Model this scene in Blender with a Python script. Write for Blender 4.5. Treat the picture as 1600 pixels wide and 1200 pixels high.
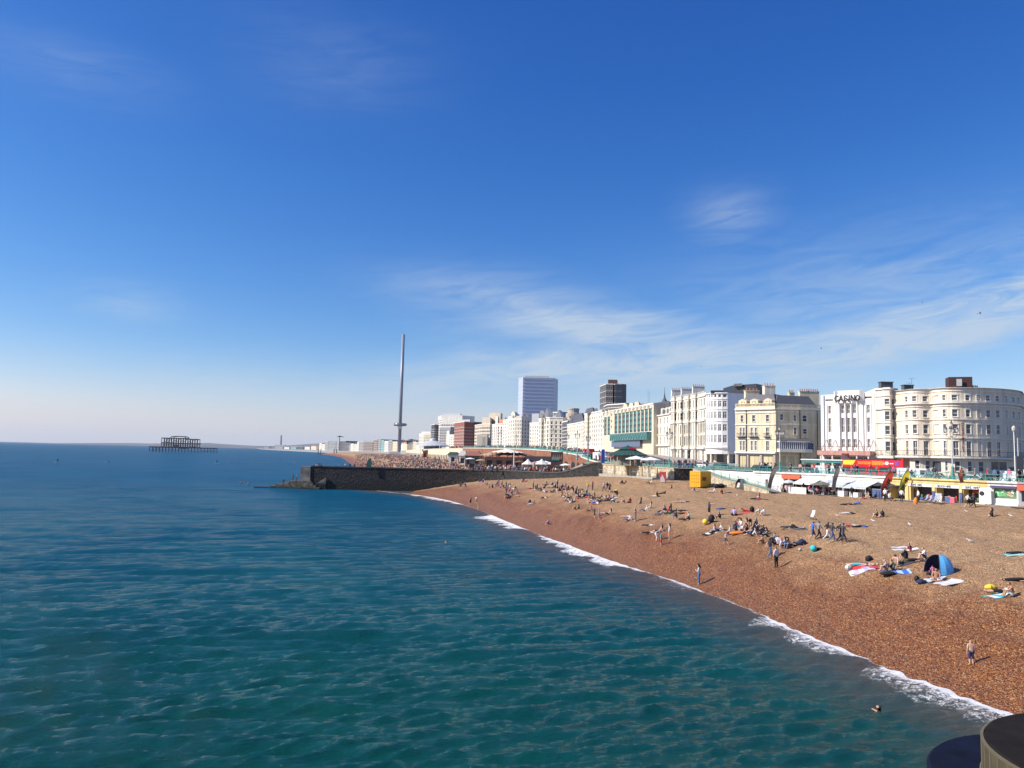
import bpy, math, random
import numpy as np
from mathutils import Vector, Matrix
R=math.radians
random.seed(7); RNG=np.random.default_rng(11)
sc=bpy.context.scene
for o in list(bpy.data.objects): bpy.data.objects.remove(o)
COL=sc.collection
# ---------------- camera ----------------
F=1200.; H=11.; PITCH=math.atan(108/F); ROLL=math.atan(.0225)
cr,sr=math.cos(ROLL),math.sin(ROLL); cp,sp=math.cos(PITCH),math.sin(PITCH)
cam=bpy.data.cameras.new('camera'); camo=bpy.data.objects.new('camera',cam); COL.objects.link(camo)
cam.sensor_width=36; cam.lens=36*F/1600; cam.clip_start=.1; cam.clip_end=90000
fw=Vector((0,cp,sp)); up0=Vector((0,-sp,cp)); rt0=Vector((1,0,0))
rt=rt0*cr+up0*sr; up=up0*cr-rt0*sr
camo.matrix_world=Matrix((( rt.x,up.x,-fw.x,0),(rt.y,up.y,-fw.y,0),(rt.z,up.z,-fw.z,H),(0,0,0,1)))
sc.camera=camo
sc.render.resolution_x=1024; sc.render.resolution_y=768
# ---------------- light ----------------
SUN_EL=R(38); SUN_A=R(9)           # sun from the left, a touch behind the camera
sc.view_settings.view_transform='Standard'; sc.view_settings.look='None'
sc.view_settings.exposure=0.42; sc.view_settings.gamma=1
sl=bpy.data.lights.new('sun','SUN'); sl.energy=5.0; sl.angle=R(.5); sl.color=(1,.93,.83)
so=bpy.data.objects.new('sun',sl); COL.objects.link(so)
sd=Vector((-math.cos(SUN_A)*math.cos(SUN_EL),-math.sin(SUN_A)*math.cos(SUN_EL),math.sin(SUN_EL)))
so.rotation_euler=sd.to_track_quat('Z','Y').to_euler(); so.location=(0,0,60)
world=bpy.data.worlds.new('World'); sc.world=world; world.use_nodes=True
def sky_nodes():
    nt=world.node_tree; N=nt.nodes; L=nt.links; N.clear()
    out=N.new('ShaderNodeOutputWorld'); bg=N.new('ShaderNodeBackground')
    sky=N.new('ShaderNodeTexSky'); sky.sky_type='NISHITA'; sky.sun_disc=False
    sky.sun_elevation=SUN_EL; sky.sun_rotation=R(-90)-SUN_A
    sky.altitude=0; sky.air_density=1.0; sky.dust_density=.35; sky.ozone_density=3.2
    tc=N.new('ShaderNodeTexCoord'); sep=N.new('ShaderNodeSeparateXYZ'); L.new(tc.outputs['Generated'],sep.inputs[0])
    def m(op,a,b=None,c=None,clamp=False):
        n=N.new('ShaderNodeMath'); n.operation=op; n.use_clamp=clamp
        for i,v in enumerate((a,b,c)):
            if v is None: continue
            if isinstance(v,(int,float)): n.inputs[i].default_value=v
            else: L.new(v,n.inputs[i])
        return n.outputs[0]
    X,Y,Z=sep.outputs
    az=m('ARCTAN2',X,Y); el=m('ARCSINE',Z)
    # warped coordinates so the cirrus is drawn out into streaks
    def noise(vec,scale,detail,rough,dist=0):
        n=N.new('ShaderNodeTexNoise'); n.inputs['Scale'].default_value=scale; n.inputs['Detail'].default_value=detail
        n.inputs['Roughness'].default_value=rough; n.inputs['Distortion'].default_value=dist; L.new(vec,n.inputs['Vector']); return n.outputs[0]
    def comb(a,b,c=0.0):
        n=N.new('ShaderNodeCombineXYZ')
        for i,v in enumerate((a,b,c)):
            if isinstance(v,(int,float)): n.inputs[i].default_value=v
            else: L.new(v,n.inputs[i])
        return n.outputs[0]
    tilt=m('ADD',el,m('MULTIPLY',az,-.10))
    st=comb(m('MULTIPLY',az,2.2),m('MULTIPLY',tilt,9.0))
    big=noise(st,1.0,4,.55,.6)
    fine=noise(comb(m('MULTIPLY',az,5),m('MULTIPLY',tilt,26)),1.6,8,.62,1.3)
    wob=m('MULTIPLY',m('SUBTRACT',noise(comb(m('MULTIPLY',az,3.0),1.7),1.0,3,.5),.5),.12)
    # band: centre elevation as a function of azimuth, rises to the right
    cen=m('ADD',m('ADD',.102,m('MULTIPLY',m('MAXIMUM',az,-.25),.11)),wob)
    def bump(x,c,w):   # gaussian-like
        d=m('DIVIDE',m('SUBTRACT',x,c),w); return m('POWER',2.718,m('MULTIPLY',m('MULTIPLY',d,d),-1.0))
    band=m('MULTIPLY',bump(el,cen,.032),m('ADD',.8,m('MULTIPLY',az,1.1)),clamp=True)
    b2=m('MULTIPLY',bump(el,m('ADD',.165,wob),.028),bump(az,.12,.16))
    b3=m('MULTIPLY',bump(el,m('ADD',.195,m('MULTIPLY',az,-.1)),.035),bump(az,.0,.14))
    b3=m('MULTIPLY',b3,.5)
    b4=m('MULTIPLY',m('MULTIPLY',bump(el,.30,.03),bump(az,.28,.05)),.36)
    b5=m('MULTIPLY',m('MULTIPLY',bump(el,.165,.02),bump(az,-.47,.05)),.42)
    b6=m('MULTIPLY',m('MULTIPLY',bump(el,.41,.03),bump(az,-.55,.1)),.15)
    b7=m('MULTIPLY',m('MULTIPLY',bump(el,.47,.05),bump(az,-.25,.12)),.10)
    b8=m('MULTIPLY',m('MULTIPLY',bump(el,.19,.07),bump(az,.5,.25)),.45)
    s=band
    for b in (b2,b3,b4,b5,b6,b7,b8): s=m('MAXIMUM',s,b)
    dens=m('MULTIPLY',s,m('ADD',m('MULTIPLY',m('SUBTRACT',fine,.31),3.0),m('MULTIPLY',m('SUBTRACT',big,.32),1.9)),clamp=True)
    dens=m('MULTIPLY',dens,.82,clamp=True)
    # low veil near the horizon
    veil=m('MULTIPLY',bump(el,.0,.045),.75)
    dens=m('MAXIMUM',dens,veil)
    hs=N.new('ShaderNodeHueSaturation'); L.new(sky.outputs[0],hs.inputs['Color']); hs.inputs['Saturation'].default_value=1.18; hs.inputs['Value'].default_value=1.0
    # cooler, clearer air than the stock sky: per-channel response
    tn=N.new('ShaderNodeMixRGB'); tn.blend_type='MULTIPLY'; tn.inputs[0].default_value=1; L.new(hs.outputs[0],tn.inputs[1]); tn.inputs[2].default_value=(.80,1.03,1.42,1)
    sc_=N.new('ShaderNodeSeparateColor'); L.new(tn.outputs[0],sc_.inputs[0]); cc_=N.new('ShaderNodeCombineColor')
    for i,(g_,k_) in enumerate(((1.55,.95),(1.22,.90),(.88,1.46))): L.new(m('MULTIPLY',m('POWER',sc_.outputs[i],g_),k_),cc_.inputs[i])
    tn=cc_
    mix=N.new('ShaderNodeMixRGB'); L.new(dens,mix.inputs[0]); L.new(tn.outputs[0],mix.inputs[1])
    mix.inputs[2].default_value=(6.3,7.5,8.9,1)
    L.new(mix.outputs[0],bg.inputs[0]); bg.inputs[1].default_value=.066; L.new(bg.outputs[0],out.inputs[0])
sky_nodes()
# ---------------- helpers ----------------
def ray(px,py):
    a=(px-800)/F; b=-(py-600)/F
    x=a*cr-b*sr; y=a*sr+b*cr
    return x,cp-y*sp,sp+y*cp
def W(px,py,z):
    d=ray(px,py); t=(z-H)/d[2]; return d[0]*t,d[1]*t
def D(px,py,Y):
    d=ray(px,py); t=Y/d[1]; return d[0]*t,H+d[2]*t
def XY(px,Y): return (D(px,700,Y)[0],Y)
def tag(o,label=None,cat=None,group=None,kind=None):
    if label: o['label']=label
    if cat: o['category']=cat
    if group: o['group']=group
    if kind: o['kind']=kind
    return o
def empty(name,loc=(0,0,0),rz=0,label=None,cat=None,group=None,scale=None):
    o=bpy.data.objects.new(name,None); COL.objects.link(o); o.location=loc; o.rotation_euler=(0,0,rz); o.empty_display_size=.1
    if scale: o.scale=(scale,)*3
    return tag(o,label,cat,group)
class MB:
    def __init__(s): s.v=[]; s.f=[]; s.m=[]; s.c=[]
    def add(s,vs,fs,m=0):
        n=len(s.v); s.c.append((n,len(s.f))); s.v+= [tuple(v) for v in vs]; s.f+=[tuple(i+n for i in f) for f in fs]; s.m+=[m]*len(fs); return s
    def box(s,x0,x1,y0,y1,z0,z1,m=0):
        return s.add([(x0,y0,z0),(x1,y0,z0),(x1,y1,z0),(x0,y1,z0),(x0,y0,z1),(x1,y0,z1),(x1,y1,z1),(x0,y1,z1)],
          [(0,3,2,1),(4,5,6,7),(0,1,5,4),(1,2,6,5),(2,3,7,6),(3,0,4,7)],m)
    def obox(s,c,sx,sy,z0,z1,rz,m=0):
        co,si=math.cos(rz),math.sin(rz); q=[(c[0]+a*co-b*si,c[1]+a*si+b*co) for a,b in ((-sx/2,-sy/2),(sx/2,-sy/2),(sx/2,sy/2),(-sx/2,sy/2))]
        return s.add([(x,y,z0) for x,y in q]+[(x,y,z1) for x,y in q],[(0,3,2,1),(4,5,6,7),(0,1,5,4),(1,2,6,5),(2,3,7,6),(3,0,4,7)],m)
    def prism(s,poly,z0,z1,m=0,mt=None,bottom=True):
        n=len(poly); s.add([(x,y,z0) for x,y in poly]+[(x,y,z1) for x,y in poly],[(i,(i+1)%n,(i+1)%n+n,i+n) for i in range(n)],m)
        k=len(s.v)-2*n; s.f.append(tuple(range(k+n,k+2*n))); s.m.append(m if mt is None else mt)
        if bottom: s.f.append(tuple(range(k+n-1,k-1,-1))); s.m.append(m)
        return s
    def tube(s,a,b,r0,r1=None,n=8,m=0,cap=True):
        r1=r0 if r1 is None else r1; a=Vector(a);b=Vector(b);d=(b-a).normalized(); q=d.to_track_quat('Z','Y')
        vs=[a+q@Vector((r0*math.cos(2*math.pi*i/n),r0*math.sin(2*math.pi*i/n),0)) for i in range(n)]+[b+q@Vector((r1*math.cos(2*math.pi*i/n),r1*math.sin(2*math.pi*i/n),0)) for i in range(n)]
        fs=[(i,(i+1)%n,(i+1)%n+n,i+n) for i in range(n)]
        if cap: fs+=[tuple(range(n-1,-1,-1)),tuple(range(n,2*n))]
        return s.add(vs,fs,m)
    def lathe(s,prof,c=(0,0,0),n=16,m=0,cap=True):
        vs=[(c[0]+r*math.cos(2*math.pi*i/n),c[1]+r*math.sin(2*math.pi*i/n),c[2]+z) for r,z in prof for i in range(n)]
        fs=[(j*n+i,j*n+(i+1)%n,(j+1)*n+(i+1)%n,(j+1)*n+i) for j in range(len(prof)-1) for i in range(n)]
        if cap: fs+=[tuple(range(n-1,-1,-1)),tuple((len(prof)-1)*n+i for i in range(n))]
        return s.add(vs,fs,m)
    def build(s,name,mats,parent=None,smooth=False):
        me=bpy.data.meshes.new(name); me.from_pydata(s.v,[],s.f)
        mats=mats if isinstance(mats,(list,tuple)) else [mats]
        for a in mats: me.materials.append(a)
        if len(mats)>1: me.polygons.foreach_set('material_index',s.m)
        if smooth: me.polygons.foreach_set('use_smooth',[True]*len(s.f))
        me.update()
        o=bpy.data.objects.new(name,me); COL.objects.link(o)
        if parent: o.parent=parent
        return o
def inst(me,name,parent=None,loc=(0,0,0),rz=0):
    o=bpy.data.objects.new(name,me); COL.objects.link(o); o.location=loc; o.rotation_euler=(0,0,rz)
    if parent: o.parent=parent
    return o
def copy_tree(o,parent=None):
    c=o.copy(); COL.objects.link(c)
    if parent: c.parent=parent
    for ch in list(o.children): copy_tree(ch,c)
    return c
# ---------------- materials ----------------
_mc={}
def mat(name,col,rough=.7,metal=0,var=.12,scale=3.0,bump=0,bscale=20,spec=.5,alpha=None,stain=0):
    """procedural surface: base colour broken up by two noises, optional bump"""
    if name in _mc: return _mc[name]
    m=bpy.data.materials.new(name); m.use_nodes=True; nt=m.node_tree; N=nt.nodes; L=nt.links; b=N['Principled BSDF']
    tc=N.new('ShaderNodeTexCoord'); n=N.new('ShaderNodeTexNoise'); n.inputs['Scale'].default_value=scale; n.inputs['Detail'].default_value=6; n.inputs['Roughness'].default_value=.65
    L.new(tc.outputs['Object'],n.inputs['Vector'])
    rp=N.new('ShaderNodeValToRGB'); rp.color_ramp.elements[0].position=.3; rp.color_ramp.elements[1].position=.7
    lo=[c*(1-var) for c in col]; hi=[min(1,c*(1+var)) for c in col]
    rp.color_ramp.elements[0].color=(*lo,1); rp.color_ramp.elements[1].color=(*hi,1); L.new(n.outputs[0],rp.inputs[0]); cur=rp.outputs[0]
    if stain:
        mp=N.new('ShaderNodeMapping'); mp.inputs['Scale'].default_value=(1.2,1.2,.12); L.new(tc.outputs['Object'],mp.inputs[0])
        n2=N.new('ShaderNodeTexNoise'); n2.inputs['Scale'].default_value=1.3; n2.inputs['Detail'].default_value=5; L.new(mp.outputs[0],n2.inputs['Vector'])
        r2=N.new('ShaderNodeValToRGB'); r2.color_ramp.elements[0].position=.42; r2.color_ramp.elements[1].position=.75
        r2.color_ramp.elements[0].color=(1,1,1,1); r2.color_ramp.elements[1].color=(1-stain,1-stain*1.1,1-stain*1.25,1); L.new(n2.outputs[0],r2.inputs[0])
        mx=N.new('ShaderNodeMixRGB'); mx.blend_type='MULTIPLY'; mx.inputs[0].default_value=1; L.new(cur,mx.inputs[1]); L.new(r2.outputs[0],mx.inputs[2]); cur=mx.outputs[0]
    L.new(cur,b.inputs['Base Color']); b.inputs['Roughness'].default_value=rough; b.inputs['Metallic'].default_value=metal; b.inputs['Specular IOR Level'].default_value=spec
    if bump:
        n3=N.new('ShaderNodeTexNoise'); n3.inputs['Scale'].default_value=bscale; n3.inputs['Detail'].default_value=4; L.new(tc.outputs['Object'],n3.inputs['Vector'])
        bp=N.new('ShaderNodeBump'); bp.inputs['Strength'].default_value=.6; bp.inputs['Distance'].default_value=bump; L.new(n3.outputs[0],bp.inputs['Height']); L.new(bp.outputs[0],b.inputs['Normal'])
    _mc[name]=m; return m
STUCCO=mat('stucco_white',(.74,.69,.58),.75,var=.05,scale=.7,stain=.28)
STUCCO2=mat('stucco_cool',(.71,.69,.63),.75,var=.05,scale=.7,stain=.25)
CREAM=mat('stucco_cream',(.72,.62,.42),.75,var=.05,scale=.7,stain=.25)
BUFF=mat('stucco_buff',(.66,.56,.42),.75,var=.05,scale=.7,stain=.25)
PLASTER=mat('crescent_render',(.74,.65,.51),.78,var=.05,scale=.6,stain=.28)
TRIMW=mat('trim_white',(.77,.73,.65),.6,var=.04,scale=2,stain=.15)
GLASS=mat('window_glass',(.055,.065,.08),.08,var=.5,scale=.9,spec=.6)
CURT=mat('window_curtain',(.38,.37,.35),.35,var=.4,scale=1.2)
SLATE=mat('slate',(.09,.09,.105),.6,var=.3,scale=5,bump=.03,bscale=12)
DARK=mat('dark_panel',(.025,.026,.03),.5,var=.3)
DGREY=mat('dark_grey',(.09,.095,.105),.6,var=.2)
GREY=mat('mid_grey',(.28,.29,.3),.7,var=.15)
LGREY=mat('light_grey',(.5,.51,.52),.6,var=.1)
BRICK=mat('red_brick',(.28,.09,.055),.85,var=.25,scale=9,bump=.02)
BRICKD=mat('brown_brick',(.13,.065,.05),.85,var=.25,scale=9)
TERRA=mat('terracotta',(.42,.15,.07),.8,var=.25,scale=12)
TURQ=mat('turquoise_paint',(.075,.31,.27),.45,var=.15,scale=3,stain=.2)
STEEL=mat('steel',(.55,.57,.6),.35,.8,var=.06)
WHITE=mat('white_paint',(.8,.8,.78),.5,var=.04)
BLACK=mat('black_paint',(.015,.015,.017),.5,var=.3)
CANVAS=mat('cream_canvas',(.72,.68,.6),.85,var=.07,scale=2)
CANVW=mat('white_canvas',(.8,.8,.79),.8,var=.05,scale=2)
CANVD=mat('dark_canvas',(.045,.048,.055),.8,var=.2,scale=2)
RED=mat('red_paint',(.55,.02,.025),.35,var=.1)
ORANGE=mat('orange_paint',(.78,.19,.04),.5,var=.1)
YELLOW=mat('yellow_paint',(.8,.62,.04),.5,var=.08)
YELC=mat('container_yellow',(.82,.44,.02),.45,var=.08,scale=2,stain=.2)
BLUEP=mat('blue_paint',(.03,.08,.38),.5,var=.15)
GREENR=mat('green_copper_roof',(.03,.075,.06),.5,var=.2,scale=6)
WOOD=mat('weathered_wood',(.25,.17,.1),.8,var=.25,scale=6)
IRON=mat('rusted_iron',(.035,.03,.035),.7,var=.4,scale=1)
CONC=mat('concrete',(.36,.34,.3),.85,var=.15,scale=1.5,bump=.01,stain=.3)
ROADM=mat('asphalt',(.06,.06,.062),.85,var=.2,scale=3)
PAVE=mat('paving',(.3,.28,.25),.85,var=.15,scale=2)
def pts_dist(X,Y,pl):
    """distance to polyline, arc length of nearest point, signed side (+ = right of direction)"""
    best=np.full(X.shape,1e18); sg=np.zeros(X.shape); al=np.zeros(X.shape); acc=0
    for (ax,ay),(bx,by) in zip(pl,pl[1:]):
        dx,dy=bx-ax,by-ay; l2=dx*dx+dy*dy; t=np.clip(((X-ax)*dx+(Y-ay)*dy)/l2,0,1)
        qx=X-ax-t*dx; qy=Y-ay-t*dy; d=qx*qx+qy*qy; k=d<best
        best=np.where(k,d,best); sg=np.where(k,np.sign(dy*(X-ax)-dx*(Y-ay)),sg); al=np.where(k,acc+t*math.sqrt(l2),al); acc+=math.sqrt(l2)
    return np.sqrt(best),al,sg
def smooth_poly(p,it=2):
    for _ in range(it):
        q=[p[0]]
        for a,b in zip(p,p[1:]): q+=[(a[0]*.75+b[0]*.25,a[1]*.75+b[1]*.25),(a[0]*.25+b[0]*.75,a[1]*.25+b[1]*.75)]
        q.append(p[-1]); p=q
    return p
def grid_mesh(name,X,Y,Z,m,attrs=None,smooth=True,keep=None):
    ny,nx=X.shape; co=np.empty((ny*nx,3),np.float32); co[:,0]=X.ravel();co[:,1]=Y.ravel();co[:,2]=Z.ravel()
    i=np.arange((ny-1)*(nx-1)); r=i//(nx-1); c=i%(nx-1); a=r*nx+c
    q=np.stack([a,a+1,a+nx+1,a+nx],1)
    if keep is not None: q=q[keep.ravel()[a]|keep.ravel()[a+nx+1]]
    me=bpy.data.meshes.new(name); me.vertices.add(len(co)); me.vertices.foreach_set('co',co.ravel())
    me.loops.add(q.size); me.loops.foreach_set('vertex_index',q.ravel().astype(np.int32)); me.polygons.add(len(q))
    me.polygons.foreach_set('loop_start',(np.arange(len(q))*4).astype(np.int32)); me.polygons.foreach_set('loop_total',np.full(len(q),4,np.int32))
    me.polygons.foreach_set('use_smooth',np.full(len(q),smooth))
    for k,v in (attrs or {}).items():
        at=me.attributes.new(k,'FLOAT','POINT'); at.data.foreach_set('value',v.ravel().astype(np.float32))
    me.materials.append(m); me.update(); me.validate()
    o=bpy.data.objects.new(name,me); COL.objects.link(o); return o
# ---------------- coast lines (world metres) ----------------
WL=[(-60,420),(-46,262),(-40,215),(-31,203),(-24,196),(-14,177.1),(-6.3,151.2),(.5,121.5),(4.7,103.8),(8.0,92.5),(11,80.6),(14.4,71.3),(16.5,63.8),(18.1,55.3),(19.0,49.8),(19.9,45.4),(20.5,41.9),(21.3,39.6),(21.9,37.2),(22.5,34.5),(23,30),(23,15),(22,-20)]
WL=smooth_poly(WL)
FWL=[(-2600,7600),(-1500,4300),(-900,2800),(-520,1900),(-330,1400),(-245,1100),(-175,820),(-116,564),(-80,420),(-55,300),(-38,215)]
WALL=[(21.5,179),(31.0,146),(33.5,143),(36.0,133),(38.0,126),(41.5,126),(48,118),(52.5,107.5),(57.5,99),(63,92),(72,80),(90,55),(110,20),(120,-20)]
WALLZ=[6.4,6.6,6.5,6.1,5.8,5.6,5.65,5.75,5.85,5.9,5.9,5.9,5.9,5.9]
PS=[-12,-4,0,1.2,3,5,8,12,18,28,45,80]; PZ=[-2.6,-1.0,0,.38,1.15,1.95,3.05,3.95,4.65,5.2,5.6,5.8]
_wal=[0]
for a,b in zip(WALL,WALL[1:]): _wal.append(_wal[-1]+math.dist(a,b))
def beach_h(X,Y,noise=True):
    X=np.asarray(X,float);Y=np.asarray(Y,float)
    d,al,sg=pts_dist(X,Y,WL); s=-d*np.where(sg<=0,1,-1)  # WL runs towards the camera: inland is on its left
    s=d*np.where(sg<0,1,-1)
    w,wa,wsg=pts_dist(X,Y,WALL)
    z=np.interp(s,PS,PZ); zw=np.interp(wa,_wal,WALLZ)
    b=np.clip(1-w/16,0,1); b=b*b*(3-2*b); b=np.where(s>0,b*np.clip(s/8,0,1),0)
    b=np.where(wsg<0,np.where(s>0,1,0),b)
    z=z*(1-b)+zw*b
    zl=np.interp(X,[-34,-29,-26,-17,-8.5,8,16,24],[-2,-.8,.0,1.7,3.2,4.7,5.7,6.4]); kk=np.clip((Y-168+(X+10)*.6)/24,0,1); z=np.where(s>0,z*(1-kk)+np.minimum(z,zl)*kk,z)
    if noise:
        k=np.clip((s-1)/4,0,1)*(1-kk)
        z=z+k*(.10*np.sin(X*.55+Y*.21)*np.sin(Y*.33-X*.2)+.05*np.sin(X*1.7-Y*.9)*np.sin(Y*1.3+X*.7))
        z=z+k*.16*np.exp(-((s-11.5-1.2*np.sin(Y*.11))/1.1)**2)   # storm ridge
        for c_,h_,w_ in ((4.2,.10,.8),(7.5,.10,.7),(19,.13,1.6),(27,.10,1.3)): z=z+k*h_*np.exp(-((s-c_-.9*np.sin(Y*.13+c_)-.3*np.sin(Y*.6+c_*2))/w_)**2)
    return z,s
def bh(x,y): return float(beach_h(np.array([x]),np.array([y]))[0][0])
def ground_at(px,py,fn=None):
    """world point where the sight line of a photo pixel meets the beach"""
    d=ray(px,py); t=np.linspace(25,240,1400)/d[1]; X=d[0]*t;Y=d[1]*t;Z=H+d[2]*t
    h,_=beach_h(X,Y); k=np.argmax(Z<=np.maximum(h,0)); return X[k],Y[k],float(max(h[k],0))
# ---------------- sea ----------------
def sea_material():
    m=bpy.data.materials.new('sea_water'); m.use_nodes=True; nt=m.node_tree; N=nt.nodes; L=nt.links; b=N['Principled BSDF']
    def m_(op,a,b_=None,clamp=False):
        n=N.new('ShaderNodeMath'); n.operation=op; n.use_clamp=clamp
        for i,v in enumerate((a,b_)):
            if v is None: continue
            if isinstance(v,(int,float)): n.inputs[i].default_value=v
            else: L.new(v,n.inputs[i])
        return n.outputs[0]
    geo=N.new('ShaderNodeNewGeometry')
    def at(nm): n=N.new('ShaderNodeAttribute'); n.attribute_name=nm; return n.outputs['Fac']
    def noise(sc_,det,rough=.6,vs=(1,1,1),rot=0,dist=0):
        mp=N.new('ShaderNodeMapping'); mp.vector_type='TEXTURE'; mp.inputs['Scale'].default_value=[1/v for v in vs]; mp.inputs['Rotation'].default_value=(0,0,rot); L.new(geo.outputs['Position'],mp.inputs[0])
        n=N.new('ShaderNodeTexNoise'); n.inputs['Scale'].default_value=sc_; n.inputs['Detail'].default_value=det; n.inputs['Roughness'].default_value=rough; n.inputs['Distortion'].default_value=dist; L.new(mp.outputs[0],n.inputs['Vector']); return n.outputs[0]
    shore=at('shore'); foam=at('foam'); far=at('far')
    def rampc(fac,stops):
        r=N.new('ShaderNodeValToRGB'); e=r.color_ramp.elements
        while len(e)<len(stops): e.new(.5)
        for el,(p,c) in zip(e,stops): el.position=p; el.color=(*c,1)
        L.new(fac,r.inputs[0]); return r.outputs[0]
    patch=noise(.035,4,.6,(1,.6,1),.3)
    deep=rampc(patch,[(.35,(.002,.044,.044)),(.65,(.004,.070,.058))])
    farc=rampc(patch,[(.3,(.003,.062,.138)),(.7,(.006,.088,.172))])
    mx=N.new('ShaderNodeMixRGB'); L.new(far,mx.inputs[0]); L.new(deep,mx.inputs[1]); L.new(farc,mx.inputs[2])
    # silt stirred up over the shingle
    n1=noise(.25,5,.6)
    silt=m_('SUBTRACT',m_('ADD',1.0,m_('MULTIPLY',m_('SUBTRACT',n1,.5),.9)),m_('DIVIDE',shore,7.5),True)
    silt=m_('MULTIPLY',silt,m_('ADD',.0,.85))
    mx2=N.new('ShaderNodeMixRGB'); L.new(silt,mx2.inputs[0]); L.new(mx.outputs[0],mx2.inputs[1]); mx2.inputs[2].default_value=(.085,.066,.055,1)
    fn=noise(2.2,8,.75,(1,1.4,1),0,1.2); fn2=noise(9,5,.75,(1,1.3,1),0,1.0)
    fv=m_('ADD',m_('MULTIPLY',fn,.6),m_('MULTIPLY',fn2,.4))
    fm=m_('MULTIPLY',m_('SUBTRACT',foam,m_('MULTIPLY',fv,1.5)),7.0,True)
    # wind-blown flecks offshore
    mx3=N.new('ShaderNodeMixRGB'); L.new(fm,mx3.inputs[0]); L.new(mx2.outputs[0],mx3.inputs[1]); mx3.inputs[2].default_value=(.86,.86,.86,1)
    L.new(mx3.outputs[0],b.inputs['Base Color'])
    L.new(m_('ADD',.04,m_('ADD',m_('MULTIPLY',fm,.6),m_('MULTIPLY',far,.1))),b.inputs['Roughness']); b.inputs['IOR'].default_value=1.33; b.inputs['Specular IOR Level'].default_value=.5
    w1=noise(.8,8,.68,(1,4.2,1),R(16),.35); w2=noise(3.0,5,.68,(1,3.6,1),R(22)); w3=noise(.16,3,.5,(1,3.6,1),R(14))
    h=m_('ADD',m_('MULTIPLY',w1,.30),m_('ADD',m_('MULTIPLY',w2,.17),m_('MULTIPLY',w3,.45)))
    bp=N.new('ShaderNodeBump'); bp.inputs['Strength'].default_value=1.0; bp.inputs['Distance'].default_value=.42; L.new(h,bp.inputs['Height']); L.new(bp.outputs[0],b.inputs['Normal'])
    # far off only the facing slopes of the waves are seen, which mirror far less sky
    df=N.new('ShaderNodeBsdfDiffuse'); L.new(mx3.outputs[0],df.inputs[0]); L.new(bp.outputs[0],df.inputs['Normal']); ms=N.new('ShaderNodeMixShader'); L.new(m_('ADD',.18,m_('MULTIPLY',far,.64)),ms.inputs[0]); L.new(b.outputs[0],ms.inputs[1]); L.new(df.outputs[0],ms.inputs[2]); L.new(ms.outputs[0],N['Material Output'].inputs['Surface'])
    return m
def waves(X,Y,amp):
    Z=np.zeros_like(X); rg=np.random.default_rng(5)
    # main set runs in towards the beach, with shorter chop laid across it
    res=.0052*np.hypot(X,Y)     # spacing of the mesh: waves too short for it are left to the bump
    for lam,a,n,spread in ((17,.035,3,.14),(8.5,.026,4,.2),(4.4,.018,6,.2),(2.3,.022,12,.26),(1.25,.018,18,.28),(.68,.014,20,.36)):
        fade=np.clip(lam/(res*2.6)-1,0,1)
        for _ in range(n):
            th=R(108)+rg.normal()*spread; l=lam*rg.uniform(.75,1.3); k=2*math.pi/l; ph=rg.uniform(0,6.28)
            q=k*(X*math.cos(th)+Y*math.sin(th))+ph+.9*np.sin(.11*X+.07*Y+ph)+.5*np.sin(.31*X-.12*Y+2*ph)
            Z+=a*fade*(1-2*np.abs(np.sin(q/2))**1.25)*.9
    g=.55+.45*np.sin(.05*X+.11*Y+1.3*np.sin(.04*Y))*np.sin(.07*X-.045*Y+2)
    return Z*amp*(.55+.6*g)
def build_sea():
    nr=820; na=760
    r=np.concatenate([np.geomspace(12,420,nr-120),np.geomspace(430,60000,120)])
    a=np.linspace(R(-64),R(64),na); A,RR=np.meshgrid(a,r); X=RR*np.sin(A); Y=RR*np.cos(A)
    fw_=smooth_poly(FWL,1)
    d1,_,s1=pts_dist(X,Y,WL); d2,_,s2=pts_dist(X,Y,fw_)
    shore=np.where(Y<212,np.where(s1<0,-d1,d1),200.); sh2=np.where(Y>=216,np.where(s2<0,-d2,d2),200.)
    # foam: (y from, y to, width, strength)
    sp=[(200,160,2.6,1.15),(138,112,4.2,1.2),(106,73,2.6,1.2),(72,64,2.8,.9),(63,52,.6,.95),(55,44,2.4,1.1),(43,32,2.3,1.08)]
    wd=np.full(X.shape,.5); st=np.full(X.shape,.95)
    for y0,y1,w,s in sp:
        c=(y0+y1)/2; hw=abs(y0-y1)/2; k=np.clip((1-np.abs(Y-c)/hw)*2.2,0,1); wd=np.maximum(wd,w*k**.6); st=np.maximum(st,s*(k>.2))
    wob=.85+.3*np.sin(Y*.5+np.sin(Y*.23)*2)+.16*np.sin(Y*1.7)
    e=shore/(wd*np.clip(wob,.3,1.4)); foam=np.where(shore>-2,st*np.interp(e,[-1,0,.12,.3,.9,1.25],[.8,.95,.9,.74,.66,0]),0)
    foam=np.minimum(foam,1.0)
    # second run of foam lace a few metres out
    lace=.62*np.exp(-((shore-3.6-1.0*np.sin(Y*.5))/.35)**2)*(np.sin(Y*.23+1)>-.2)*(Y<75); foam=np.maximum(foam,lace)
    foam=np.where((shore<-1.6)|(Y>211),0,foam)
    far_foam=np.where((Y>216)&(Y<900)&(sh2<2.2+Y*.002)&(sh2>-1),.62,0); foam=np.maximum(foam,far_foam)
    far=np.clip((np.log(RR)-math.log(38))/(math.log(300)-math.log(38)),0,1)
    amp=np.clip((560-RR)/300,0,1)*np.clip(shore/6+.25,.15,1)
    Z=waves(X,Y,amp)
    Z=Z+np.where((shore<3)&(shore>-2),.12*np.exp(-((shore-.9)/.8)**2)*np.clip(foam,0,1),0)
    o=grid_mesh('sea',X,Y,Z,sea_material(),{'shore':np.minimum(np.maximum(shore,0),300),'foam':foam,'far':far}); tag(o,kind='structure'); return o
build_sea()
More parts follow.
